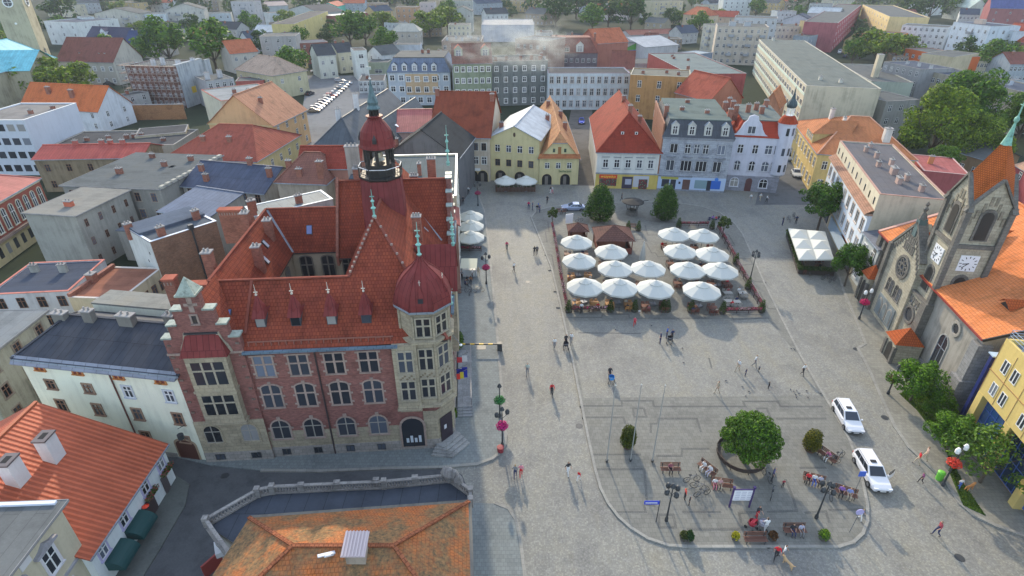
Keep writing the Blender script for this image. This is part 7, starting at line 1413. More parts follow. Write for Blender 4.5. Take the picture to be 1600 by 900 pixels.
tree_px('street', (1277, 360), 9.6, 'street tree in front of the white building by the square sunshades', None, 1.15); tree_px('street', (1319, 448), 7.4, 'smaller street tree between square sunshades and church porch', None, 1.0)
tree_px('round', (1163, 724), 6.0, 'large round clipped tree with a circular bench on the platform', None, .88, 'round_tree')
tree_px('church', (1421, 628), 5.6, 'spreading green tree at the foot of the clock tower'); tree_px('church', (1478, 705), 4.8, 'green tree in the lawn between church and yellow block'); tree_px('thin', (1530, 755), 6.2, 'thin airy young tree by the yellow block entrance', None, 1.25)
tree_px('church', (1462, 655), 3.2, 'low shrub-like tree in the lawn beside the church wall')
tree_px('lolly', (1128, 372), 4.4, 'slim lollipop tree at the upper right corner of the cafe garden'); tree_px('lolly', (863, 355), 4.0, 'slim lollipop tree at the upper left corner of the cafe garden')
def col_shrub(px, h, r, label, c=(.05, .1, .012)):
    p = spot(*px); t = thing('columnar_shrub', label, 'shrub', p, rnd.uniform(0, 6))
    lob = [(0, 0, r + (h - 2 * r) * i / 6, r * (1 - .25 * (i / 6) ** 2)) for i in range(7)]
    place('foliage', crown_mesh(int(px[0]), lob, 3800, .085, leaves(c)), t); b = MB(); b.lathe([(r * .5, 0), (r * .65, .35), (0, .36)], 12); b.build('pot', plain((.12, .07, .05), .8), t)
col_shrub((980, 699), 3.1, .8, 'tall clipped cypress bush left of the round tree', (.06, .085, .01)); col_shrub((1265, 704), 3.0, .86, 'tall clipped yellowish bush right of the round tree', (.09, .1, .01))
def planter(px, label, c=(.04, .08, .015), h=1.9, r=.55, double=False, group=None, fl=None):
    p = spot(*px); t = thing('planter', label, 'planter', p, 0, group); b = MB(); b.lathe([(r * .7, 0), (r * .9, .42), (r * .8, .42), (0, .4)], 10, 0); b.build('pot', plain((.1, .09, .08), .8), t)
    key = ('pl', c, h, r)
    if key not in _M: _M[key] = crown_mesh(len(_M), [(0, 0, .45 + (h - .5) * i / 5, r * (1 - .12 * i)) for i in range(6)], 650, .08, leaves(c))
    place('foliage', _M[key], t)
for u, v, l in ((888, 488, 'at the lower left corner of the cafe fence'), (953, 488, 'at the right end of the lower left flower fence'), (991, 487, 'below the second parasol of the front row'), (1035, 487, 'left one of the pair below the third front parasol'), (1042, 487, 'right one of the pair below the third front parasol'), (1079, 488, 'below the gap of the front parasols'), (1128, 490, 'at the left end of the lower right flower fence'), (1189, 488, 'at the lower right corner of the cafe fence'),
                (981, 361, 'beside the large brown pavilion'), (997, 361, 'right of the large brown pavilion by the bench'), (1060, 356, 'at the far fence behind the parasols'), (1112, 358, 'at the far right fence corner'), (1149, 413, 'in the right flower fence beside the parasols'), (1168, 452, 'near the lower end of the right flower fence')):
    planter((u, v), 'potted clipped conifer ' + l, group='potted conifers round the cafe garden')
planter((1068, 843), 'dull green low shrub at the lower kerb, left of a rounder one', (.05, .07, .02), .9, .42); planter((1076, 844), 'round dark green shrub in a pot at the lower kerb', (.02, .06, .015), 1.1, .42)
planter((1148, 843), 'small planter of yellow flowers at the lower kerb', (.3, .3, .02), .8, .36); planter((1206, 843), 'brownish dried plant in a pot at the lower kerb', (.1, .05, .02), .9, .42); planter((1286, 842), 'bright green fluffy shrub at the lower kerb', (.1, .2, .02), 1.0, .5)
b = MB(); b.box(-.9, .9, -.25, .25, 0, .6); p = at(646, 692, .12); t = thing('planter_box', 'long box of green plants under the arched shop door of the town hall', 'planter', (p.x, p.y, .12), TA); b.build('box', plain((.1, .08, .05), .8), t); place('foliage', crown_mesh(77, [(i * .3 - .75, 0, .75, .32) for i in range(6)], 900, .09, leaves((.05, .09, .015))), t)
for (u, v), lab, sz in (((716, 545), 'tall green bush standing at the town hall ramp', 2.6), ((708, 655), 'small green bush by the corner door steps', 1.5), ((712, 428), 'green palm-like bush beside the street cafe', 2.0)):
    p = spot(u, v); t = thing('bush', lab, 'bush', p); place('foliage', crown_mesh(int(u), [(0, 0, sz * .3, sz * .28), (0, 0, sz * .6, sz * .3), (.1, 0, sz * .8, sz * .2)], 1400, .12, leaves((.07, .14, .02))), t); b = MB(); b.lathe([(.25, 0), (.35, .4), (0, .4)], 10); b.build('pot', plain((.15, .08, .05), .8), t)
# ------------------------------------------------------------------ parasols and cafe gardens
CANV = plain((.5, .51, .47), .8, name='canvas')
def make_parasol(r=2.62, n=10, sc_=1.0):
    t = thing('parasol', 'white parasol', 'parasol'); b = MB(); b.bar((0, 0, 0), (0, 0, 3.3), .05); b.cbox((0, 0, .1), (.8, .8, .2)); b.build('pole', GREYM, t)
    b = MB(); P = [Vector((r * math.cos(6.283 * (i + .5) / n), r * math.sin(6.283 * (i + .5) / n), 2.55)) for i in range(n)]; T = [p * .2 + Vector((0, 0, 2.55 * .8 + 1.0)) for p in P]
    for i in range(n):
        j = (i + 1) % n; b.face([P[i], P[j], T[j], T[i]])
        b.face([P[i] + Vector((0, 0, -.25)), P[j] + Vector((0, 0, -.25)), P[j], P[i]], 1 if False else 0)
    c_ = b.build('canopy', CANV, t); b = MB(); P2 = [Vector((p.x * .36, p.y * .36, 3.45)) for p in P]
    for i in range(n): b.face([P2[i], P2[(i + 1) % n], (0, 0, 3.9)]); b.face([P2[i] - Vector((0, 0, .1)), P2[(i + 1) % n] - Vector((0, 0, .1)), P2[(i + 1) % n], P2[i]])
    b.build('vent_cap', CANV, c_)
    for i in range(n): b = MB(); b.bar((0, 0, 3.05), P[i] * .98, .018, 0, 4); b.build('rib', GREYM, t)
    return t
PAR = Proto(make_parasol()); UMB = [(901, 376, 'leftmost parasol of the back row, next to the small brown pavilion'), (955, 391, 'parasol directly below the large brown pavilion'), (905, 405, 'parasol at the left fence, third from the lower left corner going up'), (961, 417, 'parasol in the middle of the left group, below the pavilion one'), (1013, 417, 'parasol at the right side of the left group, beside the walkway'), (914, 445, 'front left corner parasol of the cafe garden'), (968, 446, 'second parasol of the front row'), (1024, 448, 'third parasol of the front row'),
       (1053, 364, 'back left parasol of the right group'), (1099, 366, 'back right parasol of the right group by the lollipop tree'), (1063, 390, 'left parasol in the second row of the right group'), (1113, 395, 'right parasol in the second row of the right group'), (1075, 419, 'left parasol in the third row of the right group'), (1126, 420, 'right parasol in the third row of the right group by the fence'), (1097, 451, 'single front parasol of the right group')]
UP = []
for u, v, l in UMB:
    p = at(u, v, 2.95); UP.append(p); PAR.put((p.x, p.y, .1), rnd.uniform(0, .6), 'white round ' + l, 'white parasols over the cafe garden')
for u, v, l in ((735, 334, 'farthest of the three'), (735, 349, 'middle one of the three'), (735, 366, 'nearest of the three')):
    p = at(u, v, 2.95); PAR.put((p.x, p.y, .12), 0, 'white parasol beside the town hall street, ' + l, 'white parasols on the left pavement', .9)
for u, v, l in ((790, 280, 'left'), (822, 280, 'right')):
    p = at(u, v, 2.7); PAR.put((p.x, p.y, .02), .3, 'white parasol in front of the yellow gabled house, %s one of the two' % l, 'parasols before the yellow gabled house', .9)
# square sunshades
cA, cB, cC, cD = at(1232, 355, 2.9), at(1290, 360, 2.9), at(1304, 404, 2.9), at(1249, 404, 2.9)
for j in range(3):
    for i in range(2):
        def L2(a, b): return (cA.lerp(cB, a)).lerp(cD.lerp(cC, a), b)
        P = [L2(i / 2, (j + 1) / 3), L2((i + 1) / 2, (j + 1) / 3), L2((i + 1) / 2, j / 3), L2(i / 2, j / 3)]; m_ = (P[0] + P[1] + P[2] + P[3]) / 4
        t = thing('sunshade', 'square white sunshade by the street tree, %s row, %s one' % (('far', 'middle', 'near')[j], ('left', 'right')[i]), 'sunshade', (m_.x, m_.y, .12), 0, 'six square sunshades of the right cafe')
        b = MB(); Q_ = [(p - m_) * .985 for p in P]
        for k in range(4): b.face([Q_[k] + Vector((0, 0, 2.6)), Q_[(k + 1) % 4] + Vector((0, 0, 2.6)), (0, 0, 3.25)]); b.face([Q_[k] + Vector((0, 0, 2.4)), Q_[(k + 1) % 4] + Vector((0, 0, 2.4)), Q_[(k + 1) % 4] + Vector((0, 0, 2.6)), Q_[k] + Vector((0, 0, 2.6))])
        b.build('canopy', CANV, t); b = MB(); b.bar((0, 0, 0), (0, 0, 3.2), .06); b.cbox((0, 0, .1), (.8, .8, .2)); b.build('pole', GREYM, t)
# tables and chairs
WOOD = plain((.42, .2, .06), .6, name='wood'); DWOOD = plain((.15, .05, .035), .6, name='dark_wood'); GWOOD = plain((.3, .29, .26), .6, name='grey_wood')
def make_table(m):
    t = thing('cafe_table', 'table', 'table'); b = MB(); b.box(-.6, .6, -.4, .4, .71, .75); b.build('tabletop', m, t)
    for sx in (-1, 1):
        for sy in (-1, 1): b = MB(); b.box(sx * .52 - .03, sx * .52 + .03, sy * .33 - .03, sy * .33 + .03, 0, .709); b.build('leg', m, t)
    return t
def make_chair(m):
    b = MB(); b.box(-.22, .22, -.22, .22, .42, .46)
    for sx in (-1, 1):
        b.box(sx * .2 - .02, sx * .2 + .02, -.22, -.18, 0, .42); b.box(sx * .2 - .02, sx * .2 + .02, .18, .22, 0, .92); b.box(sx * .24 - .02, sx * .24 + .02, -.2, .2, .62, .65)
    for k in range(3): b.box(-.2, .2, .19, .215, .55 + k * .13, .63 + k * .13)
    return tag(b.build('cafe_chair', m), 'chair', 'chair')
TB = {k: (Proto(make_table(m)), Proto(make_chair(m))) for k, m in (('w', WOOD), ('d', DWOOD), ('g', GWOOD))}
COLN = {'w': 'light orange wooden', 'd': 'dark red-brown', 'g': 'grey'}
SEATS = []
def table_set(x, y, z, k, rz, where, n=4):
    T_, C_ = TB[k]; T_.put((x, y, z), rz, '%s table %s' % (COLN[k], where), 'cafe tables'); M_ = Matrix.Translation((x, y, z)) @ Matrix.Rotation(rz, 4, 'Z')
    for i, (dx, dy, r_) in enumerate(((-.3, -.68, 180), (.3, .68, 0), (.3, -.68, 180), (-.3, .68, 0))[:n]):
        p = M_ @ Vector((dx, dy, 0)); a = R(r_) + rz + rnd.uniform(-.2, .2); C_.put(p, a, '%s chair at the table %s' % (COLN[k], where), 'cafe chairs'); SEATS.append((p, a))
for i, p in enumerate(UP):
    k = 'w' if i in (2, 5, 6) else 'd'; l = UMB[i][2].split(',')[0]
    for s, nm in ((-1, 'left side'), (1, 'right side')):
        y_ = p.y - 1.5 if i in (2, 3, 4, 5, 6, 7, 14) else p.y - .6
        table_set(p.x + s * 1.25 + rnd.uniform(-.15, .15), y_ + rnd.uniform(-.2, .2), .1, k, rnd.uniform(-.1, .1), 'under the ' + l[:60] + ', ' + nm)
for u, v, w_ in ((1137, 459, 'left back one in the unshaded corner'), (1160, 459, 'right back one in the unshaded corner'), (1138, 472, 'front left one in the unshaded corner'), (1150, 473, 'front right one in the unshaded corner')):
    p = at(u, v, .6); table_set(p.x, p.y, .1, 'g', 0, w_)
for j, (a, b_) in enumerate(((.25, .25), (.75, .25), (.25, .6), (.75, .6), (.25, .92), (.75, .92))):
    p = (cA.lerp(cB, a)).lerp(cD.lerp(cC, a), b_); table_set(p.x, p.y, .12, 'd', R(10), 'below square sunshade %s' % ('far left', 'far right', 'middle left', 'middle right', 'near left', 'near right')[j])
for v in (352, 368, 380):
    p = at(735, v, .2); table_set(p.x, p.y, .12, 'd', 0, 'beside the town hall street parasol, ' + {352: 'far', 368: 'middle', 380: 'near'}[v])
# fences
def make_panel(c1, c2, L_=1.9, nm='flower_fence'):
    t = thing(nm, 'x', 'fence'); b = MB()
    for x in (0, L_): b.box(x - .04, x + .04, -.04, .04, 0, 1.0)
    for z_ in (.15, .5, .9): b.box(0, L_, -.02, .02, z_, z_ + .06)
    b.build('rails', plain((.06, .035, .035), .6), t); b = MB(); b.box(.05, L_ - .05, -.3, -.05, .55, .8); bx_ = b.build('flower_box', plain((.07, .045, .04), .7), t)
    place('leaves', crown_mesh(5, [(.15 + i * .27, -.18, .85, .2) for i in range(7)], 170, .08, leaves((.05, .08, .02))), bx_); place('flowers', crown_mesh(6, [(.15 + i * .27, -.2, .86, .23) for i in range(7)], 130, .075, plain(c1, .7, name='petals')), bx_)
    return t
FP = [Proto(make_panel((.5, .04, .13), None)), Proto(make_panel((.6, .3, .36), None))]
def fence_run(pts, z, where):
    P = [at(u, v, z + .1) for u, v in pts]; k = 0
    for i in range(len(P) - 1):
        a, b = P[i], P[i + 1]; L_ = math.hypot(b.x - a.x, b.y - a.y); n = max(1, round(L_ / 1.95)); rz = math.atan2(b.y - a.y, b.x - a.x)
        for j in range(n):
            q = a.lerp(b, j / n); k += 1; FP[(k * 7 + i) % 2 == 0].put((q.x, q.y, z), rz, 'dark fence panel with %s flowers %s' % ('pale pink' if (k * 7 + i) % 2 == 0 else 'magenta', where), 'flower fence panels ' + where, (L_ / n / 1.9, 1, 1))
fence_run([(864, 353), (870, 385), (876, 425), (882, 455), (888, 487)], .1, 'along the left side of the cafe garden'); fence_run([(893, 487), (948, 486)], .1, 'at the lower left edge of the cafe garden')
fence_run([(1132, 489), (1188, 488)], .1, 'at the lower right edge of the cafe garden'); fence_run([(1062, 353), (1106, 353)], .1, 'behind the back right parasols'); fence_run([(1189, 484), (1167, 445), (1150, 415), (1137, 388), (1120, 358)], .1, 'along the right side of the cafe garden')
fence_run([(716, 392), (752, 392)], .12, 'in front of the three street parasols')
b = MB(); p, q = at(775, 300, 0), at(836, 300, 0); t = thing('cafe_fence', 'brown slatted cafe fence in front of the yellow gabled house', 'fence', (p.x, p.y, .01)); L_ = q.x - p.x
for i in range(28): b.box(L_ * i / 28, L_ * (i + .7) / 28, -.02, .02, .05, 1.1)
for x in (0, L_ * .33, L_ * .66, L_): b.box(x - .06, x + .06, -.06, .06, 0, 1.5)
b.box(0, .05, 0, 4, .05, 1.1); b.box(L_ - .05, L_, 0, 4, .05, 1.1); b.build('slats', plain((.12, .06, .045), .7), t); b = MB(); b.box(.2, L_ - .2, .1, .5, .9, 1.3); place('leaves', crown_mesh(8, [(.5 + i * L_ / 9, .3, 1.2, .4) for i in range(9)], 700, .12, leaves((.03, .06, .02))), t)
P = [at(1230, 366, .5), at(1249, 424, .5), at(1303, 427, .5)]; b = MB()
for i in range(2): b.beam((P[i].x, P[i].y, .55), (P[i + 1].x, P[i + 1].y, .55), .35, .8)
t = thing('hedge_fence', 'dark planted hedge fence around the square sunshades', 'fence'); b.build('box', plain((.05, .04, .035), .8), t)
place('leaves', crown_mesh(12, [tuple(P[i].lerp(P[i + 1], j / 14)[:2]) + (1.15, .4) for i in range(2) for j in range(15)], 3000, .12, leaves((.04, .08, .02))), t)
# pavilions
BRT = tiles((.15, .075, .06), (.12, .06, .05), .4, .5)
def pavilion(c, w_, d_, h, rise, label):
    t = thing('pavilion', label, 'kiosk', c); b = MB(); r = MB(); W, Dp = w_ / 2, d_ / 2
    P = [(-W, -Dp, h), (W, -Dp, h), (W, Dp, h), (-W, Dp, h)]
    for k in range(4): r.face([P[k], P[(k + 1) % 4], (0, 0, h + rise)]); r.beam(Vector(P[k]), Vector((0, 0, h + rise)), .1, .08)
    r.face(P[::-1]); r.build('roof', BRT, t)
    for sx in (-1, 1):
        for sy in (-1, 1): b.box(sx * (W - .4) - .07, sx * (W - .4) + .07, sy * (Dp - .4) - .07, sy * (Dp - .4) + .07, 0, h)
    b.build('posts', DWOOD, t); b = MB(); b.box(-W + .45, W - .45, -Dp + .42, -Dp + .5, .05, 1.05); b.box(-W + .42, -W + .5, -Dp + .5, Dp - .4, .05, 1.05); b.box(W - .5, W - .42, -Dp + .5, Dp - .4, .05, 1.05); b.box(-W + .5, W - .5, Dp - .5, Dp - .42, .05, h - .1); b.build('counter', plain((.22, .06, .04), .7), t)
    b = MB(); b.box(-W + 1, W - 1, -.2, .2, .05, 1.6); b.build('shelf', plain((.3, .12, .08), .8), t)
pc = at(958, 366, 2.6); pavilion((pc.x, pc.y, .1), 6.4, 5.8, 2.5, 1.7, 'large brown roofed cafe pavilion behind the parasols'); pc = at(903, 356, 2.4); pavilion((pc.x, pc.y, .1), 3.7, 3.2, 2.2, 1.1, 'small brown roofed kiosk behind the leftmost parasol')
p = spot(889, 352); b = MB(); b.box(-.7, .7, -.06, .06, .4, 2.2); tag(b.build('menu_board', plain((.7, .7, .7), .6), None, p, R(15)), 'white board standing left of the small kiosk', 'board')
# well
p = spot(987, 335); t = thing('stone_well', 'round stone well with a wide dark conical canopy', 'well', p); b = MB(); b.lathe([(1.1, 0), (1.05, .9), (.8, .92), (.75, .3), (0, .3)], 12); b.build('basin', stone((.2, .19, .17), .5, .3), t)
b = MB(); b.lathe([(2.1, 2.5), (2.0, 2.62), (.0, 3.1)], 16); b.lathe([(2.0, 2.48), (0, 2.5)], 16); b.build('canopy', plain((.025, .025, .025), .9), t)
for i in range(6): a = i * math.pi / 3; b = MB(); b.bar((.9 * math.cos(a), .9 * math.sin(a), .85), (1.3 * math.cos(a), 1.3 * math.sin(a), 2.5), .07); b.build('post', DARKM, t)
b = MB(); b.bar((1.9, 0, 2.7), (2.9, .1, 2.8), .08); b.build('spout', DARKM, t)
# cone sculpture / folded parasol
p = spot(1003, 408); t = thing('folded_parasol', 'folded translucent parasol standing in the walkway between the groups', 'parasol', p); b = MB(); b.lathe([(.55, .3), (.42, 1.4), (.22, 2.6), (.08, 3.4), (0, 3.5)], 10); b.build('canopy', plain((.42, .42, .38), .7), t); b = MB(); b.bar((0, 0, 0), (0, 0, 3.4), .04); b.build('pole', GREYM, t)
# ------------------------------------------------------------------ lamps, poles, signs, benches
GLOBE = plain((.8, .8, .78), .3, name='globe')
def make_lamp(h, n, basket=None, head='globe'):
    t = thing('street_lamp', 'x', 'lamp'); b = MB(); b.lathe([(.16, 0), (.16, .3), (.09, .5), (.06, h * .6), (.045, h), (0, h)], 8); b.build('post', DARKM, t)
    for i in range(n):
        a = 2 * math.pi * i / n + .4; x, y = .55 * math.cos(a), .55 * math.sin(a); b = MB(); b.bar((0, 0, h * .78), (x, y, h * .86), .025, 0, 5); ar = b.build('arm', DARKM, t)
        b = MB(); b.lathe([(.06, h * .86), (.2, h * .88), (.22, h * .94), (.12, h * .99), (0, h)], 8); b.build('globe', GLOBE if head == 'globe' else DARKM, ar, (x, y, 0))
    if head != 'globe' or n == 0: b = MB(); b.lathe([(.05, h), (.25, h + .1), (.12, h + .4), (0, h + .5)], 8); b.build('lantern', DARKM, t)
    if basket:
        b = MB(); b.lathe([(.1, h * .5), (.42, h * .56), (0, h * .57)], 10); bk = b.build('basket', DARKM, t); place('flowers', crown_mesh(41, [(.35 * math.cos(k), .35 * math.sin(k), h * .58, .3) for k in range(6)] + [(0, 0, h * .62, .4)], 700, .08, plain(basket, .7, name='petals')), bk); place('leaves', crown_mesh(42, [(.3 * math.cos(k), .3 * math.sin(k), h * .55, .25) for k in range(6)], 200, .08, leaves((.05, .1, .02))), bk)
    return t
def lamp(px, h, n, basket, head, label):
    o_ = make_lamp(h, n, basket, head); p = spot(*px); o_.location = p; o_['label'] = clip16(label); return o_
lamp((1041, 814), 4.1, 4, None, 'dark', 'black lamp post with four lanterns left of the info board'); lamp((1275, 810), 4.1, 4, None, 'dark', 'black lamp post with four lanterns right of the lower benches')
lamp((1172, 437), 4.6, 4, None, 'dark', 'black lamp post with four lanterns at the right kerb of the platform'); lamp((760, 444), 4.8, 2, (.45, .02, .12), 'dark', 'lamp post with magenta flower basket beside the street cafe')
lamp((785, 697), 4.6, 2, (.5, .01, .16), 'dark', 'lamp post with magenta flower basket at the town hall corner'); lamp((747, 322), 4.6, 2, (.3, .03, .1), 'dark', 'lamp post beyond the three street parasols'); lamp((781, 652), 4.0, 0, (.04, .2, .05), 'dark', 'short post with green hanging basket at the town hall kerb')
lamp((1342, 499), 4.6, 2, (.6, .01, .12), 'globe', 'lamp post with white globes and pink flowers by the church front'); lamp((1473, 758), 5.0, 2, (.7, .06, .03), 'globe', 'lamp post with white globes and red flowers at the lawn tip'); lamp((1387, 616), 3.6, 0, (.15, .1, .03), 'dark', 'lamp post with a withered basket by the tower tree')
for i, (b_, tp, l) in enumerate((((948, 722), (964, 613), 'left'), ((985, 721), (1006, 612), 'middle'), ((1019, 722), (1042, 610), 'right'))):
    p = spot(*b_); t = thing('flagpole', 'tall thin bare flagpole, %s one of three beside the clipped cypress bush' % l, 'flagpole', p, 0, 'three bare flagpoles'); b = MB(); b.bar((0, 0, 0), (0, 0, 9.4), .06, 0, 8, .03); b.build('pole', plain((.3, .3, .28), .5), t); b = MB(); b.lathe([(.1, 0), (.18, .25), (0, .26)], 8, 0, Matrix.Translation((0, 0, 0))); b.build('base', DARKM, t); b = MB(); b.lathe([(0, 9.35), (.07, 9.45), (0, 9.55)], 8); b.build('ball', plain((.6, .6, .55), .4), t)
p, q = spot(1139, 793), spot(1170, 793); t = thing('info_board', 'white information board on two dark posts below the round tree', 'sign', p); L_ = q.x - p.x; b = MB(); b.box(-.06, .06, -.06, .06, 0, 2.4); b.box(L_ - .06, L_ + .06, -.06, .06, 0, 2.4); b.box(-.1, .1, -.1, .1, 2.4, 2.6); b.box(L_ - .1, L_ + .1, -.1, .1, 2.4, 2.6); b.box(0, L_, -.04, .04, 2.2, 2.3); b.build('frame', plain((.05, .03, .12), .5), t)
b = MB(); b.box(.1, L_ - .1, -.03, .03, .9, 2.19, 0)
for r_ in range(5):
    for k in range(3): b.box(.25 + k * L_ * .3, .25 + k * L_ * .3 + L_ * .22, -.04, -.03, 1.05 + r_ * .22, 1.13 + r_ * .22, 1)
b.build('panel', [plain((.72, .72, .75), .5), plain((.45, .45, .52), .6)], t)
p = spot(1025, 816); t = thing('direction_sign', 'blue arrow-shaped street sign on a thin pole beside the left lamp post', 'sign', p); b = MB(); b.bar((0, 0, 0), (0, 0, 2.7), .04); b.build('pole', DARKM, t); b = MB(); b.box(-1.3, 0, -.03, .03, 2.25, 2.65, 0); b.box(-1.2, -.2, -.04, -.03, 2.4, 2.5, 1); b.build('plate', [plain((.02, .05, .45), .4), WHITE], t)
p = spot(1335, 770); t = thing('parking_sign', 'blue square sign on a thin pole beside the white car', 'sign', p); b = MB(); b.bar((0, 0, 0), (0, 0, 2.6), .03); b.build('pole', GREYM, t); b = MB(); b.box(-.3, .3, -.03, .03, 2.1, 2.7); b.build('plate', plain((.05, .12, .5), .4), t)
p = spot(1327, 832); t = thing('tilted_sign', 'thin leaning pole with a round lilac sign at the lower right kerb', 'sign', p); b = MB(); b.bar((0, 0, 0), (.2, .1, 2.3), .03); b.build('pole', GREYM, t); b = MB(); b.lathe([(0, -.03), (.33, -.03), (.33, .03), (0, .03)], 14, 0, Matrix.Translation((.22, .1, 2.4)) @ Matrix.Rotation(R(90), 4, 'X')); b.build('plate', plain((.4, .36, .6), .5), t)
p, q = at(720, 538, 1.0), at(777, 537, 1.0); t = thing('barrier', 'yellow and black striped barrier arm across the town hall pavement', 'barrier', (p.x, p.y, .12)); b = MB(); L_ = q.x - p.x
for k in range(8): b.box(L_ * k / 8, L_ * (k + 1) / 8, -.07, .07, .85, 1.0, k % 2)
b.build('arm', [plain((.65, .4, .02), .5), BLACK], t); b = MB(); b.box(L_, L_ + .6, -.25, .25, 0, 1.1); b.build('cabinet', DARKM, t); b = MB(); b.box(L_ * .42, L_ * .68, .1, 1.0, .01, .02); b.build('floor_plate', DARKM, t)
p = spot(782, 706); b = MB(); b.lathe([(.3, 0), (.36, .6), (0, .62)], 12); t = thing('tub', 'dark red tub at the rounded pavement corner', 'tub', p); b.build('body', plain((.25, .03, .04), .6), t)
p = spot(1467, 748); t = thing('litter_bin', 'bright green litter bin beside the lamp with red flowers', 'bin', p); b = MB(); b.lathe([(.28, 0), (.33, .9), (.2, 1.0), (0, 1.02)], 12); b.build('body', plain((.15, .5, .05), .5), t)
BW = plain((.14, .065, .045), .6, name='bench_wood')
def make_bench():
    t = thing('bench', 'x', 'bench'); b = MB()
    for k in range(4): b.box(-.95, .95, -.26 + k * .14, -.15 + k * .14, .42, .46)
    b.build('seat', BW, t); b = MB()
    for k in range(3): b.box(-.95, .95, .27 + k * .03, .3 + k * .03, .55 + k * .14, .66 + k * .14)
    b.build('backrest', BW, t)
    for x in (-.75, .75): b = MB(); b.box(x - .03, x + .03, -.22, -.17, 0, .42); b.box(x - .03, x + .03, .24, .3, 0, .95); b.box(x - .03, x + .03, -.22, .3, .38, .415); b.build('leg', DARKM, t)
    return t
BEN = Proto(make_bench()); BENCH = {}
for k, u, v, rz, l in (('a', 1047, 738, 0, 'wooden bench above the two bicycles, seen from behind'), ('b', 1103, 738, -55, 'wooden bench with people in white beside the round tree'), ('c', 1127, 763, -10, 'wooden bench with a couple, above the info board'), ('d', 1290, 718, -60, 'bench with a person in pink below the yellowish bush'), ('e', 1270, 756, -20, 'bench with a group in red, middle right of the platform'), ('f', 1319, 776, -25, 'bench with two purple-clad people near the right kerb'), ('g', 1179, 848, 0, 'empty bench beside the pushchairs at the lower kerb'), ('h', 1240, 834, 0, 'bench with a lying person in black at the lower kerb'), ('i', 877, 334, 0, 'bench by the far left kerb above the small kiosk'), ('j', 986, 358, 0, 'empty bench right of the large pavilion')):
    p = spot(u, v); BENCH[k] = (p, R(rz)); BEN.put(p, R(rz), l, 'wooden park benches')
t = thing('ring_bench', 'dark circular bench around the trunk of the round tree', 'bench', spot(1157, 716)); RBW = plain((.05, .035, .03), .7); b = MB(); b.lathe([(1.9, .4), (2.25, .42), (2.25, .48), (1.9, .46)], 24); b.build('seat', RBW, t); b = MB(); b.lathe([(2.28, .4), (2.32, .4), (2.36, .85), (2.32, .85)], 24); b.build('backrest', RBW, t)
for i in range(8): a = i * math.pi / 4; b = MB(); b.bar((2.1 * math.cos(a), 2.1 * math.sin(a), 0), (2.1 * math.cos(a), 2.1 * math.sin(a), .42), .04); b.build('leg', DARKM, t)
# ------------------------------------------------------------------ bicycles and pushchairs
def make_bike():
    t = thing('bicycle', 'x', 'bicycle'); ww_ = []
    for x in (-.52, .52):
        b = MB(); N = 16
        for i in range(N): a, c = 2 * math.pi * i / N, 2 * math.pi * (i + 1) / N; b.beam((x + .33 * math.cos(a), 0, .34 + .33 * math.sin(a)), (x + .33 * math.cos(c), 0, .34 + .33 * math.sin(c)), .035, .035)
        for i in range(6): a = math.pi * i / 6; b.bar((x - .32 * math.cos(a), 0, .34 - .32 * math.sin(a)), (x + .32 * math.cos(a), 0, .34 + .32 * math.sin(a)), .005, 0, 3)
        b.build('wheel', BLACK, t)
    b = MB(); Pq = dict(r=(-.52, 0, .34), b=(-.08, 0, .3), s=(-.2, 0, .8), h=(.36, 0, .82), f=(.52, 0, .34))
    for a, c in (('r', 'b'), ('r', 's'), ('b', 's'), ('b', 'h'), ('s', 'h'), ('h', 'f')): b.bar(Pq[a], Pq[c], .022, 0, 6)
    b.bar(Pq['s'], (-.23, 0, .92), .018); b.build('frame', plain((.12, .13, .15), .4), t); b = MB(); b.bar((.36, 0, .8), (.34, 0, 1.0), .018); b.bar((.34, -.26, 1.0), (.34, .26, 1.0), .018); b.build('handlebar', DARKM, t); b = MB(); b.cbox((-.24, 0, .94), (.26, .14, .06)); b.build('saddle', BLACK, t)
    return t
BIKE = Proto(make_bike())
for u, v, rz, l in ((1080, 753, 10, 'leftmost of the three bicycles below the back-turned bench'), (1092, 765, -20, 'middle one of the bicycles below the back-turned bench'), (1096, 775, 15, 'nearest of the bicycles below the back-turned bench'), (1205, 775, 60, 'bicycle leaning right of the info board'), (1197, 748, 100, 'bicycle just right of the round tree'), (1296, 722, 160, 'bicycle beside the person in pink'), (1308, 717, 20, 'bicycle at the right kerb by the yellowish bush'), (1294, 775, 80, 'greenish bicycle by the right black lamp post'),
                    (724, 458, 20, 'leftmost parked bicycle below the street cafe'), (735, 460, 80, 'parked bicycle in the middle below the street cafe'), (748, 457, 10, 'rightmost parked bicycle below the street cafe'), (1290, 436, 10, 'left bicycle in front of the square sunshades'), (1300, 440, 30, 'right bicycle in front of the square sunshades'), (1262, 428, 100, 'bicycle at the lower left corner of the hedge fence'), (1232, 345, 90, 'bicycle in the group above the square sunshades'), (1240, 340, 80, 'second bicycle in the group above the square sunshades'), (905, 347, 30, 'light scooter-like bicycle behind the small kiosk')):
    p = spot(u, v); BIKE.put(p, R(rz), l, 'parked bicycles')
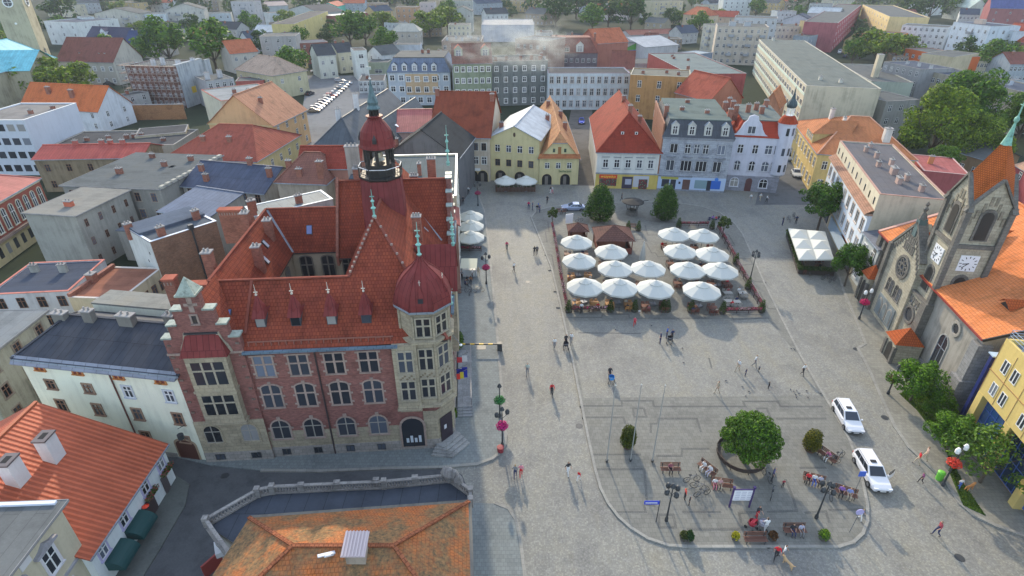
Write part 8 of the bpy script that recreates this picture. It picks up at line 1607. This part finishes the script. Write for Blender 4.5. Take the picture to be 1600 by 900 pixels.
def pushchair(px, rz, c, label):
    p = spot(*px); t = thing('pushchair', label, 'pushchair', p, R(rz)); b = MB()
    b.lathe([(.0, .45), (.28, .5), (.34, .75), (.3, .95)], 10); b.face([(-.3, .1, .9), (.3, .1, .9), (.28, -.25, 1.2), (-.28, -.25, 1.2)]); b.face([(-.3, .1, .9), (-.28, -.25, 1.2), (-.3, -.3, .85)]); b.face([(.3, .1, .9), (.3, -.3, .85), (.28, -.25, 1.2)]); b.build('seat', plain(c, .7, name='cloth'), t)
    b = MB(); 
    for s in (-.25, .25): b.bar((s, .35, .18), (s, -.35, .9), .02); b.bar((s, -.35, .15), (s, .3, .8), .02); b.bar((s, -.35, .9), (s, -.55, 1.02), .02)
    b.bar((-.25, -.55, 1.02), (.25, -.55, 1.02), .02); b.build('frame', GREYM, t)
    for x in (-.28, .28):
        for y in (-.35, .35): b = MB(); b.lathe([(0, -.03), (.14, -.03), (.14, .03), (0, .03)], 10, 0, Matrix.Translation((x, y, .14)) @ Matrix.Rotation(R(90), 4, 'Y')); b.build('wheel', BLACK, t)
pushchair((955, 598), -20, (.05, .3, .7), 'blue hooded pushchair in the open sunny area'); pushchair((1173, 826), 40, (.45, .03, .05), 'red pushchair on the platform near the lower kerb'); pushchair((1190, 826), 0, (.6, .6, .7), 'white hooded pushchair beside the red one'); pushchair((1046, 536), -30, (.04, .04, .05), 'dark pushchair in the group below the parasols'); pushchair((884, 544), 0, (.05, .05, .06), 'black pushchair pushed along the left kerb line')
# ------------------------------------------------------------------ people
SKIN = plain((.45, .26, .18), .6, name='skin'); HAIRS = [plain(c, .7, name='hair') for c in ((.04, .025, .015), (.12, .07, .03), (.3, .2, .08), (.25, .25, .25))]; SHOE = plain((.06, .05, .05), .6, name='shoes')
def body_mesh(pose):
    J = dict(pel=(0, 0, .96), wa=(0, .0, 1.12), ch=(0, -.01, 1.34), ne=(0, -.01, 1.5), hd=(0, -.03, 1.66), tp=(0, -.02, 1.76), shL=(-.17, 0, 1.43), shR=(.17, 0, 1.43), hiL=(-.1, 0, .92), hiR=(.1, 0, .92), nose=(0, -.13, 1.64))
    if pose == 'walk': J.update(knL=(-.1, -.16, .5), anL=(-.1, -.22, .08), toL=(-.1, -.38, .04), knR=(.1, .02, .5), anR=(.1, .3, .12), toR=(.1, .17, .03), elL=(-.25, .1, 1.16), haL=(-.25, .02, .92), fiL=(-.24, -.04, .84), elR=(.25, -.06, 1.16), haR=(.24, -.26, .98), fiR=(.23, -.33, .95))
    elif pose == 'push': J.update(knL=(-.1, -.12, .5), anL=(-.1, -.12, .08), toL=(-.1, -.28, .04), knR=(.1, .06, .5), anR=(.1, .25, .1), toR=(.1, .12, .03), elL=(-.24, -.08, 1.15), haL=(-.2, -.36, 1.06), fiL=(-.18, -.44, 1.04), elR=(.24, -.08, 1.15), haR=(.2, -.36, 1.06), fiR=(.18, -.44, 1.04))
    elif pose in ('sit', 'ride'):
        dz = -.45 if pose == 'sit' else .0
        for k in list(J): x, y, z = J[k]; J[k] = (x, y - (.22 * (z - .96) / .6 if pose == 'ride' and z > 1 else 0), z + dz)
        if pose == 'sit': J.update(knL=(-.13, -.44, .5), anL=(-.13, -.42, .08), toL=(-.13, -.58, .04), knR=(.13, -.44, .5), anR=(.13, -.46, .08), toR=(.13, -.62, .04), elL=(-.25, -.05, .74), haL=(-.16, -.3, .62), fiL=(-.12, -.37, .6), elR=(.25, -.05, .74), haR=(.16, -.3, .62), fiR=(.12, -.37, .6))
        else: J.update(knL=(-.11, -.35, .68), anL=(-.1, -.2, .28), toL=(-.1, -.34, .22), knR=(.11, -.25, .55), anR=(.1, -.1, .12), toR=(.1, -.25, .08), elL=(-.26, -.38, 1.2), haL=(-.25, -.58, 1.03), fiL=(-.24, -.64, 1.0), elR=(.26, -.38, 1.2), haR=(.25, -.58, 1.03), fiR=(.24, -.64, 1.0))
    else: J.update(knL=(-.11, -.02, .5), anL=(-.11, .02, .08), toL=(-.12, -.14, .04), knR=(.11, -.02, .5), anR=(.11, .02, .08), toR=(.12, -.14, .04), elL=(-.26, .02, 1.15), haL=(-.24, -.08, .92), fiL=(-.23, -.11, .83), elR=(.26, .02, 1.15), haR=(.2, -.2, 1.05), fiR=(.14, -.26, 1.06))
    E = [('pel', 'wa', 1), ('wa', 'ch', 0), ('ch', 'ne', 0), ('ne', 'hd', 2), ('hd', 'tp', 3), ('hd', 'nose', 2), ('ch', 'shL', 0), ('ch', 'shR', 0), ('shL', 'elL', 0), ('elL', 'haL', 2), ('haL', 'fiL', 2), ('shR', 'elR', 0), ('elR', 'haR', 2), ('haR', 'fiR', 2), ('pel', 'hiL', 1), ('pel', 'hiR', 1), ('hiL', 'knL', 1), ('knL', 'anL', 1), ('anL', 'toL', 4), ('hiR', 'knR', 1), ('knR', 'anR', 1), ('anR', 'toR', 4)]
    rad = dict(pel=.13, wa=.12, ch=.15, ne=.055, hd=.1, tp=.075, nose=.015, sh=.065, el=.042, ha=.03, fi=.022, hi=.095, kn=.06, an=.042, to=.035)
    names = list(J); me = bpy.data.meshes.new('person'); me.from_pydata([J[k] for k in names], [(names.index(a), names.index(b)) for a, b, _ in E], [])
    o = bpy.data.objects.new('tmp', me); C.objects.link(o); sk = o.modifiers.new('s', 'SKIN'); sub = o.modifiers.new('u', 'SUBSURF'); sub.levels = sub.render_levels = 1
    sv = me.skin_vertices[0].data if me.skin_vertices else None
    if sv is not None:
        for i, k in enumerate(names):
            r_ = rad.get(k, rad.get(k[:2])); sv[i].radius = (r_, r_ * (.75 if k in ('pel', 'wa', 'ch') else 1)); sv[i].use_root = (k == 'pel')
    bpy.context.view_layer.update(); ev = o.evaluated_get(bpy.context.evaluated_depsgraph_get()); out = bpy.data.meshes.new_from_object(ev); bpy.data.objects.remove(o)
    out.name = 'person'
    out.materials.clear()
    for m in (WHITE, BLACK, SKIN, HAIRS[0], SHOE): out.materials.append(m)
    def dseg(p, a, b):
        a, b = Vector(a), Vector(b); t = max(0, min(1, (p - a).dot(b - a) / (b - a).length_squared)); return (p - a.lerp(b, t)).length
    hd = Vector(J['hd'])
    for f_ in out.polygons:
        c = f_.center; f_.material_index = min(((dseg(c, J[a], J[b]) - rad.get(a, rad.get(a[:2])) * .5, m) for a, b, m in E))[1]
        if (c - hd).length < .2 and c.z > J['ne'][2] + .06: f_.material_index = 3 if (c.y > hd.y + .01 or c.z > hd.z + .06) else 2
        f_.use_smooth = True
    return out
POSES = {k: body_mesh(k) for k in ('stand', 'walk', 'push', 'sit', 'ride')}
print('person verts', {k: len(m.vertices) for k, m in POSES.items()})
CL_ = {}
def cloth(c): return plain(c, .85, name='cloth')
def person(px, pose, rz, top, bot, label, h=1.0, hair=None, pos=None, group=None):
    p = Vector(pos) if pos is not None else spot(*px); o = place('person', POSES[pose], None, p, R(rz)); s = h if h < 1.3 else h / 1.76; s *= rnd.uniform(.97, 1.04); o.scale = (s, s, s)
    for i, m in ((0, cloth(top)), (1, cloth(bot)), (3, HAIRS[hair if hair is not None else rnd.randrange(4)])): o.material_slots[i].link = 'OBJECT'; o.material_slots[i].material = m
    for i in (2, 4): o.material_slots[i].link = 'DATA'
    return tag(o, label, 'person', group)
W_, K_, N_, Rd, Pk, Be, Gy, Bl, Pu, Br = (.65, .65, .64), (.03, .03, .035), (.03, .04, .1), (.55, .02, .03), (.6, .2, .25), (.45, .38, .28), (.2, .2, .21), (.06, .12, .4), (.25, .12, .4), (.25, .12, .06)
for a in (((805, 746), 'walk', 180, Gy, N_, 'man in grey and dark blue walking beside a woman in pink'), ((814, 744), 'walk', 180, Pk, Rd, 'woman in pink dress walking beside the man in grey', .95), ((887, 742), 'walk', 30, K_, W_, 'bending person in black top and white trousers'), ((904, 751), 'walk', -40, Rd, W_, 'child in red shirt right of the bending person', .75),
          ((866, 545), 'walk', 10, W_, Gy, 'person in white top on the left kerb line'), ((884, 540), 'push', 0, K_, K_, 'person in black pushing a black pushchair'), ((892, 538), 'walk', 0, W_, Gy, 'person in white walking next to the black pushchair'), ((824, 586), 'walk', 0, (.4, .45, .4), Gy, 'lone walker in pale green left of the red cyclist'),
          ((1031, 537), 'stand', -90, N_, N_, 'man in navy standing left of the group with the dark pushchair'), ((1041, 529), 'stand', 60, Bl, N_, 'person in blue at the back of the pushchair group'), ((1049, 532), 'stand', 20, N_, K_, 'person in dark blue in the middle of the pushchair group'), ((952, 592), 'push', 0, K_, K_, 'dark haired person pushing the blue pushchair'),
          ((1152, 581), 'walk', -60, W_, Be, 'person in white shirt, left of the walking family'), ((1164, 588), 'stand', 40, N_, N_, 'small child in navy with the walking family', .65), ((1178, 574), 'walk', 60, W_, Gy, 'person in white with dark bag, right of the walking family'), ((1185, 581), 'walk', 0, Gy, K_, 'little child in grey, right end of the walking family', .5), ((1120, 615), 'walk', -70, Be, Be, 'person in beige striding alone above the round tree'),
          ((1253, 587), 'walk', 30, W_, K_, 'person in white shirt near the right platform kerb'), ((1200, 608), 'stand', 90, K_, K_, 'tiny child in black above the right platform', .6), ((991, 510), 'walk', -20, (.65, .08, .12), Rd, 'child in bright red-pink just below the parasols', .8), ((998, 494), 'walk', 0, W_, Gy, 'child in white just below the second parasol', .6), ((908, 490), 'stand', 0, W_, K_, 'waiter in white shirt at the lower left flower fence'),
          ((835, 399), 'walk', 180, K_, K_, 'person in black left of the left kerb, one of a pair'), ((839, 398), 'walk', 180, (.08, .08, .1), K_, 'person in dark grey on the left kerb, one of a pair'), ((826, 327), 'stand', 0, (.5, .02, .1), N_, 'person in crimson in the group near the far left kerb'), ((832, 328), 'stand', 90, N_, N_, 'short person in navy beside the crimson one'), ((841, 328), 'stand', -90, Bl, K_, 'person in blue in the middle of the far left group'), ((839, 333), 'stand', 180, K_, Gy, 'person in black at the front of the far left group'), ((843, 333), 'stand', 60, (.12, .1, .2), N_, 'person in dark violet at the front of the far left group'), ((855, 318), 'walk', 0, K_, K_, 'lone dark figure right of the far left group'),
          ((860, 303), 'walk', 60, K_, W_, 'person with dark top and white trousers before the small yellow house'), ((863, 303), 'walk', -60, W_, Pk, 'person in white beside the one with dark top'), ((732, 304), 'walk', 0, W_, K_, 'person in white top on the far left pavement'), ((724, 320), 'stand', 0, K_, K_, 'dark figure beyond the three street parasols'), ((971, 314), 'walk', 90, K_, K_, 'figure in black left of the stone well'),
          ((1172, 315), 'walk', 0, W_, Gy, 'leftmost of three walkers before the white gabled house'), ((1187, 314), 'walk', 20, W_, Be, 'middle of three walkers before the white gabled house'), ((1197, 317), 'push', 90, W_, K_, 'rightmost of three walkers before the white gabled house'),
          ((1432, 725), 'walk', -110, Rd, Be, 'man in red shirt stepping off the right kerb'), ((1443, 720), 'walk', -110, (.5, .35, .28), Be, 'person in light pink on the right pavement'), ((1438, 754), 'walk', -100, (.2, .06, .15), K_, 'child in dark plum running on the cobbles at right', .75), ((1497, 764), 'walk', 0, W_, Bl, 'child in white with blue shorts at the lawn tip', .75), ((1462, 836), 'walk', -100, (.3, .05, .07), N_, 'man in dark red shirt striding across the cobbles at lower right'),
          ((1342, 813), 'walk', 40, Pu, W_, 'girl in lilac at the lower right kerb', .8), ((1069, 781), 'stand', 90, (.65, .08, .06), K_, 'child in orange-red beside the bicycles', .85), ((1076, 790), 'stand', 60, K_, K_, 'child in black with white helmet beside the bicycles', .7), ((1194, 832), 'push', 180, W_, W_, 'woman in white with the white pushchair'), ((1181, 812), 'push', 20, K_, Rd, 'person with dark hair behind the red pushchair'),
          ((1211, 873), 'walk', -20, Rd, K_, 'man in red shirt below the lower kerb with a dog'), ((1222, 872), 'walk', 60, W_, Gy, 'person in white beside the man in red with a dog'), ((748, 433), 'walk', 0, Be, Be, 'person in beige walking among the street cafe bicycles'), ((803, 425), 'walk', 60, W_, K_, 'person in white with a dark bag on the cobbles beside the magenta lamp'),
          ((1348, 470), 'stand', 0, K_, K_, 'person in black under the lamp with white globes'), ((1222, 352), 'stand', 90, K_, N_, 'person in black left of the square sunshades'), ((1243, 350), 'stand', 0, N_, K_, 'person in navy above the square sunshades'), ((1205, 752), 'stand', 60, (.1, .09, .2), K_, 'person in dark blue with a bicycle right of the round tree'), ((1222, 762), 'stand', 0, (.3, .04, .05), K_, 'child in dark red near the right bicycles', .6)):
    person(a[0], a[1], a[2], a[3], a[4], a[5], *(a[6:]))
# riders
for px, rz, c, l in (((862, 616), 0, Rd, 'cyclist in a red jacket riding towards the viewer'), ((792, 390), 0, (.55, .03, .12), 'cyclist in a crimson top riding on the left street')):
    p = spot(*px); person(None, 'ride', rz, c, K_, l, 1.0, 0, p); BIKE.put((p.x, p.y, p.z), R(rz - 90), 'bicycle under the ' + l.split(' riding')[0], 'ridden bicycles')
# sitting people on benches
def sitter(k, off, top, bot, l, h=.95, flip=0):
    p, a = BENCH[k]; q = p + Matrix.Rotation(a, 3, 'Z') @ Vector((off, .05, -.03)); person(None, 'sit', math.degrees(a) + flip, top, bot, l, h, None, q)
sitter('a', -.05, (.25, .08, .1), K_, 'person in dark red sitting on the bench above the bicycles'); sitter('b', -.35, W_, W_, 'person in white sitting at the upper end of the tilted bench'); sitter('b', .35, W_, (.5, .5, .6), 'person in white leaning forward on the tilted bench'); sitter('c', -.65, W_, Pk, 'person in white and pink of the couple on the bench'); sitter('c', -.2, (.5, .3, .3), Be, 'person in rose of the couple on the bench')
sitter('d', .1, (.6, .15, .3), W_, 'person in pink with white hair sitting by the yellowish bush'); sitter('e', -.5, Rd, K_, 'person in bright red on the middle right bench'); sitter('e', 0, W_, Bl, 'person in white on the middle right bench'); sitter('e', .5, (.4, .4, .5), K_, 'person in grey on the middle right bench'); sitter('f', -.35, Pu, K_, 'person in purple on the bench near the right kerb'); sitter('f', .3, (.2, .25, .5), Be, 'person in blue on the bench near the right kerb'); sitter('h', -.2, K_, N_, 'person in black on the lower kerb bench'); sitter('h', .5, (.4, .4, .5), Gy, 'person in grey on the lower kerb bench'); sitter('i', 0, Gy, K_, 'person in grey on the far left bench')
k = 0
for i, (p, a) in enumerate(SEATS):
    if i % 3 == 1 and len(SEATS) > i:
        top = [W_, Rd, N_, K_, Be, (.3, .1, .1), Gy][k % 7]; k += 1
        person(None, 'sit', math.degrees(a), top, K_, 'guest in %s sitting at a cafe table' % ['white', 'red', 'navy', 'black', 'beige', 'maroon', 'grey'][(k - 1) % 7], .93, None, (p.x, p.y, p.z - .02), 'guests seated at the cafe tables wearing %s' % ['white', 'red', 'navy', 'black', 'beige', 'maroon', 'grey'][(k - 1) % 7])
for i, (u, v) in enumerate(((722, 438), (730, 442), (738, 436), (727, 449), (736, 447))):
    person((u, v), 'sit' if i % 2 else 'stand', 40 * i, [Gy, K_, W_, N_, Br][i], K_, 'person in %s at the street cafe below the town hall turret' % ['grey', 'black', 'white', 'navy', 'brown'][i], .95)
for i, (u, v) in enumerate(((1108, 347), (1113, 346), (1118, 347), (1122, 346))): person((u, v), 'sit', 180, [N_, Pu, (.4, .05, .08), K_][i], N_, 'sitting person in %s in the row beside the lollipop tree' % ['navy', 'purple', 'crimson', 'black'][i], .95)
# stall by street cafe
p, q = at(722, 416, 1.9), at(744, 411, 1.9); t = thing('ice_cream_stall', 'small white stall with cream awning beside the town hall', 'stall', (p.x, p.y, .12)); b = MB(); L_ = q.x - p.x; b.box(0, L_, 0, 1.2, .0, 1.1, 0); b.build('counter', plain((.5, .52, .52), .6), t); b = MB(); b.face([(-.2, -.9, 1.9), (L_ + .2, -.9, 1.9), (L_ + .2, 1.4, 2.4), (-.2, 1.4, 2.4)]); b.build('awning', plain((.55, .55, .42), .7, name='canvas'), t)
b = MB()
for x in (0, L_):
    for y in (-.8, 1.3): b.bar((x, y, 0), (x, y, 1.95 if y < 0 else 2.35), .03)
b.build('posts', GREYM, t)
# dogs and pigeons
def dog(px, rz, c, label):
    J = [(0, .32, .5), (0, 0, .5), (0, -.3, .55), (0, -.45, .72), (0, -.62, .7), (-.09, -.28, .3), (-.09, -.26, .03), (.09, -.32, .3), (.09, -.34, .03), (-.09, .3, .32), (-.09, .42, .2), (-.09, .36, .03), (.09, .34, .32), (.09, .46, .2), (.09, .42, .03), (0, .5, .6), (0, .62, .72), (-.05, -.44, .82), (.05, -.44, .82)]
    Ed = [(0, 1), (1, 2), (2, 3), (3, 4), (2, 5), (5, 6), (2, 7), (7, 8), (0, 9), (9, 10), (10, 11), (0, 12), (12, 13), (13, 14), (0, 15), (15, 16), (3, 17), (3, 18)]
    rad = [.12, .11, .14, .09, .045, .045, .03, .045, .03, .07, .035, .03, .07, .035, .03, .03, .02, .03, .03]
    me = bpy.data.meshes.new('dog'); me.from_pydata(J, Ed, []); o = bpy.data.objects.new('tmp', me); C.objects.link(o); o.modifiers.new('s', 'SKIN'); u_ = o.modifiers.new('u', 'SUBSURF'); u_.levels = 1
    for i, r_ in enumerate(rad): me.skin_vertices[0].data[i].radius = (r_, r_); me.skin_vertices[0].data[i].use_root = i == 1
    bpy.context.view_layer.update(); out = bpy.data.meshes.new_from_object(o.evaluated_get(bpy.context.evaluated_depsgraph_get())); bpy.data.objects.remove(o); out.materials.clear(); out.materials.append(plain(c, .8, name='fur'))
    p = spot(*px); d_ = place('dog', out, None, p, R(rz)); tag(d_, label, 'dog')
dog((1230, 884), -150, (.45, .3, .16), 'sandy brown dog walking with the man in red'); dog((1513, 766), 110, (.5, .22, .07), 'orange-brown dog on the lawn tip')
pg = MB(); pg.lathe([(0, -.16), (.05, -.1), (.07, 0), (.04, .1), (.035, .14), (.02, .19), (0, .2)], 7, 0, Matrix.Translation((0, 0, .12)) @ Matrix.Rotation(R(75), 4, 'X')); pg.box(-.01, .01, -.01, .01, 0, .08); PG = Proto(tag(pg.build('pigeon', plain((.08, .085, .1), .7)), 'x', 'pigeon'))
for i, (u, v) in enumerate(((1235, 610), (1240, 613), (1244, 611), (1243, 618), (1244, 622), (1248, 616), (1260, 612), (1262, 622), (1282, 616), (1236, 546), (1241, 547), (962, 516), (1018, 510), (1057, 501), (1160, 606), (1170, 613), (1165, 620), (1134, 596), (1068, 568), (1066, 545))):
    PG.put(spot(u, v), rnd.uniform(0, 6), 'small dark pigeon on the paving of the square', 'pigeons on the square', .9)
# ------------------------------------------------------------------ cars
def make_car(kind, L_=4.5, W_=1.8, Hh=1.45, col=(.6, .6, .6), open_door=False):
    P_ = plain(col, .25, .3 if col[0] < .6 else 0, name='car_paint'); t = thing('car', 'x', 'car'); h = L_ / 2; b = MB()
    est = kind == 'estate'; zb = .92
    st_ = [(-h, .42, .72, .80), (-h + .12, .25, .86, .9), (-h + .6, .22, zb, .97), (0, .2, zb, 1.0), (h - 1.15, .22, zb - .02, 1.0), (h - .45, .22, .8, .96), (h - .1, .28, .68, .88), (h, .4, .58, .78)]
    rings = []
    for x, z0, z1, wf in st_:
        w = W_ / 2 * wf; rings.append([(x, -w * .9, z0), (x, -w, z0 + .15), (x, -w * .99, z1 - .12), (x, -w * .9, z1), (x, w * .9, z1), (x, w * .99, z1 - .12), (x, w, z0 + .15), (x, w * .9, z0)])
    for a, c in zip(rings, rings[1:]):
        for i in range(8): j = (i + 1) % 8; b.face([a[i], c[i], c[j], a[j]][::-1])
    b.face(rings[0]); b.face(rings[-1][::-1])
    x0, x1, x2, x3 = (-h + .08, -h + .35, h - 2.1, h - 1.25) if est else (-h + .55, -h + 1.25, h - 2.2, h - 1.3)
    wr, wb = W_ / 2 * .74, W_ / 2 * .9; top = Hh; lo = [(x0, -wb, zb - .01), (x3, -wb, zb - .01), (x3, wb, zb - .01), (x0, wb, zb - .01)]; hi = [(x1, -wr, top), (x2, -wr, top), (x2, wr, top), (x1, wr, top)]
    b.face(hi)
    for i in range(4): j = (i + 1) % 4; b.face([lo[i], lo[j], hi[j], hi[i]])
    b.build('body', P_, t, smooth=False)
    g_ = MB()
    def pane(a, c, d, e, k0=.06, k1=.94, l0=.1, l1=.88, off=.012):
        a, c, d, e = map(Vector, (a, c, d, e)); n_ = (c - a).cross(e - a).normalized() * off
        f = lambda s_, u_: a.lerp(c, s_).lerp(e.lerp(d, s_), u_) + n_; g_.face([f(k0, l0), f(k1, l0), f(k1, l1), f(k0, l1)])
    for i in range(4):
        j = (i + 1) % 4
        if i in (0, 2):
            for s0, s1 in ((.08, .36), (.38, .64), (.66, .94)): pane(lo[i], lo[j], hi[j], hi[i], s0, s1)
        else: pane(lo[i], lo[j], hi[j], hi[i], .07, .93, .06, .93)
    g_.build('windows', glass((.015, .02, .03), .06), t)
    for x in (-h + .85, h - .85):
        for s in (-1, 1):
            M = Matrix.Translation((x, s * W_ / 2 * .93, .32)) @ Matrix.Rotation(R(90), 4, 'X'); b = MB(); b.lathe([(0, -.11), (.3, -.11), (.32, -.06), (.32, .06), (.3, .11), (0, .11)], 14, 0, M); wh_ = b.build('wheel', plain((.015, .015, .015), .8), t); b = MB(); b.lathe([(0, -.12), (.18, -.118), (.19, .118), (0, .12)], 10, 0, M); b.build('rim', GREYM, wh_)
    for s in (-1, 1):
        b = MB(); b.cbox((h - .12, s * W_ * .34, .62), (.22, .36, .14)); b.build('headlight', plain((.7, .72, .75), .15), t); b = MB(); b.cbox((-h + .08, s * W_ * .36, .72), (.12, .3, .2)); b.build('tail_light', plain((.4, .01, .01), .3), t)
        b = MB(); b.cbox((h - 1.45, s * (W_ / 2 + .08), .95), (.16, .16, .12)); b.build('wing_mirror', P_, t)
    b = MB(); b.box(h - .03, h + .015, -.5, .5, .36, .5); b.build('grille', BLACK, t); b = MB(); b.box(h + .012, h + .025, -.26, .26, .38, .48); b.build('number_plate', WHITE, t)
    if est:
        for s in (-1, 1): b = MB(); b.bar((x1 + .1, s * wr * .93, top + .05), (x2 - .1, s * wr * .93, top + .05), .02); b.build('roof_rail', GREYM, t)
        b = MB(); b.cbox((x2 - .5, 0, top + .04), (.3, .5, .1)); b.build('roof_vent', BLACK, t)
    if open_door: b = MB(); b.box(-.55, .55, -.03, .03, .35, .92, 0); b.box(-.4, .45, -.02, .02, .92, 1.35, 1); b.build('door', [P_, GLASS], t, (h - 1.7, W_ / 2 + .45, 0), R(-55))
    return t
def car_at(o_, px, px2, label, group=None, z=None):
    a = at(*px, .0); c = at(*px2, .0); m = (a + c) / 2; o_.location = (m.x, m.y, z if z is not None else .006); o_.rotation_euler = (0, 0, math.atan2(c.y - a.y, c.x - a.x)); o_['label'] = label
    if group: o_['group'] = group
    return o_
car_at(make_car('estate', 4.5, 1.8, 1.48, (.68, .69, .72)), (1312, 640), (1333, 676), 'white estate car with black roof vent, the farther of two by the platform'); car_at(make_car('estate', 4.6, 1.82, 1.48, (.7, .7, .72), True), (1347, 722), (1372, 764), 'white estate car with an open door, the nearer of two by the platform')
car_at(make_car('sedan', 4.6, 1.78, 1.42, (.35, .42, .58)), (910, 328), (881, 328), 'silver-blue sedan parked behind the bushy tree at the far kerb'); car_at(make_car('sedan', 4.2, 1.75, 1.45, (.6, .62, .62)), (1240, 268), (1247, 281), 'white car in the side street beside the yellow corner building'); car_at(make_car('estate', 4.2, 1.75, 1.6, (.5, .52, .52)), (1230, 242), (1234, 256), 'light car farther up the side street'); car_at(make_car('sedan', 4.3, 1.75, 1.45, (.03, .06, .4)), (908, 186), (909, 199), 'blue car in the alley beside the red hipped house')
CARC = [((.6, .6, .6), 'white'), ((.35, .36, .38), 'silver'), ((.04, .04, .05), 'black'), ((.3, .03, .05), 'dark red'), ((.5, .52, .55), 'pale grey'), ((.07, .1, .16), 'dark blue'), ((.25, .2, .14), 'brown')]
PC = {n: Proto(make_car('estate' if i % 2 else 'sedan', 4.2, 1.7, 1.5, c)) for i, (c, n) in enumerate(CARC)}
ordn = ['first', 'second', 'third', 'fourth', 'fifth', 'sixth', 'seventh', 'eighth', 'ninth', 'tenth', 'eleventh', 'twelfth', 'thirteenth', 'fourteenth']
seq = ['brown', 'silver', 'white', 'black', 'dark blue', 'white', 'silver', 'dark red', 'white', 'pale grey', 'black', 'white', 'silver', 'pale grey']
for i, n in enumerate(seq):
    f_ = i / 13; u, v = 490 + 52 * f_, 173 - 43 * f_; p = at(u, v, .5); PC[n].put((p.x, p.y, .03), R(8 + rnd.uniform(-3, 3)), '%s car, %s from the near end of the diagonal parking row' % (n, ordn[i]), 'cars parked in the diagonal row')
for u, v, n, rz, l in ((484, 146, 'black', 70, 'dark car driving in the car park lane'), (493, 111, 'white', 20, 'white car in the far corner of the car park'), (497, 107, 'pale grey', 20, 'pale grey car in the far corner of the car park'), (531, 126, 'silver', 10, 'silver car before the narrow cream house'), (615, 182, 'dark blue', 0, 'dark blue car right of the belfry spire'), (617, 197, 'white', 0, 'white car just right of the belfry dome'), (606, 172, 'white', 20, 'white car at the foot of the blue-grey mansard house'), (1320, 88, 'dark blue', 60, 'dark blue car parked at the street bend'), (1312, 82, 'white', 60, 'white van-like car at the street bend'), (1390, 58, 'white', 0, 'white car before the orange walled house'),
                        (942, 58, 'white', 90, 'white van at the far left of the yard'), (950, 58, 'white', 90, 'second white van in the yard'), (969, 60, 'pale grey', 60, 'pale grey car in the middle of the yard'), (980, 64, 'silver', 20, 'silver car next to the painted gable wall'), (983, 57, 'dark blue', 20, 'dark blue car behind the painted gable wall'), (948, 98, 'white', 90, 'white car on the street beside the mansard block'), (171, 131, 'black', 10, 'black car under the tree beside the farmhouse')):
    p = at(u, v, .5); big = 'van' in l; PC[n].put((p.x, p.y, .03), R(rz), l, 'cars in the streets behind the square', (1.2, 1.1, 1.45) if big else None)
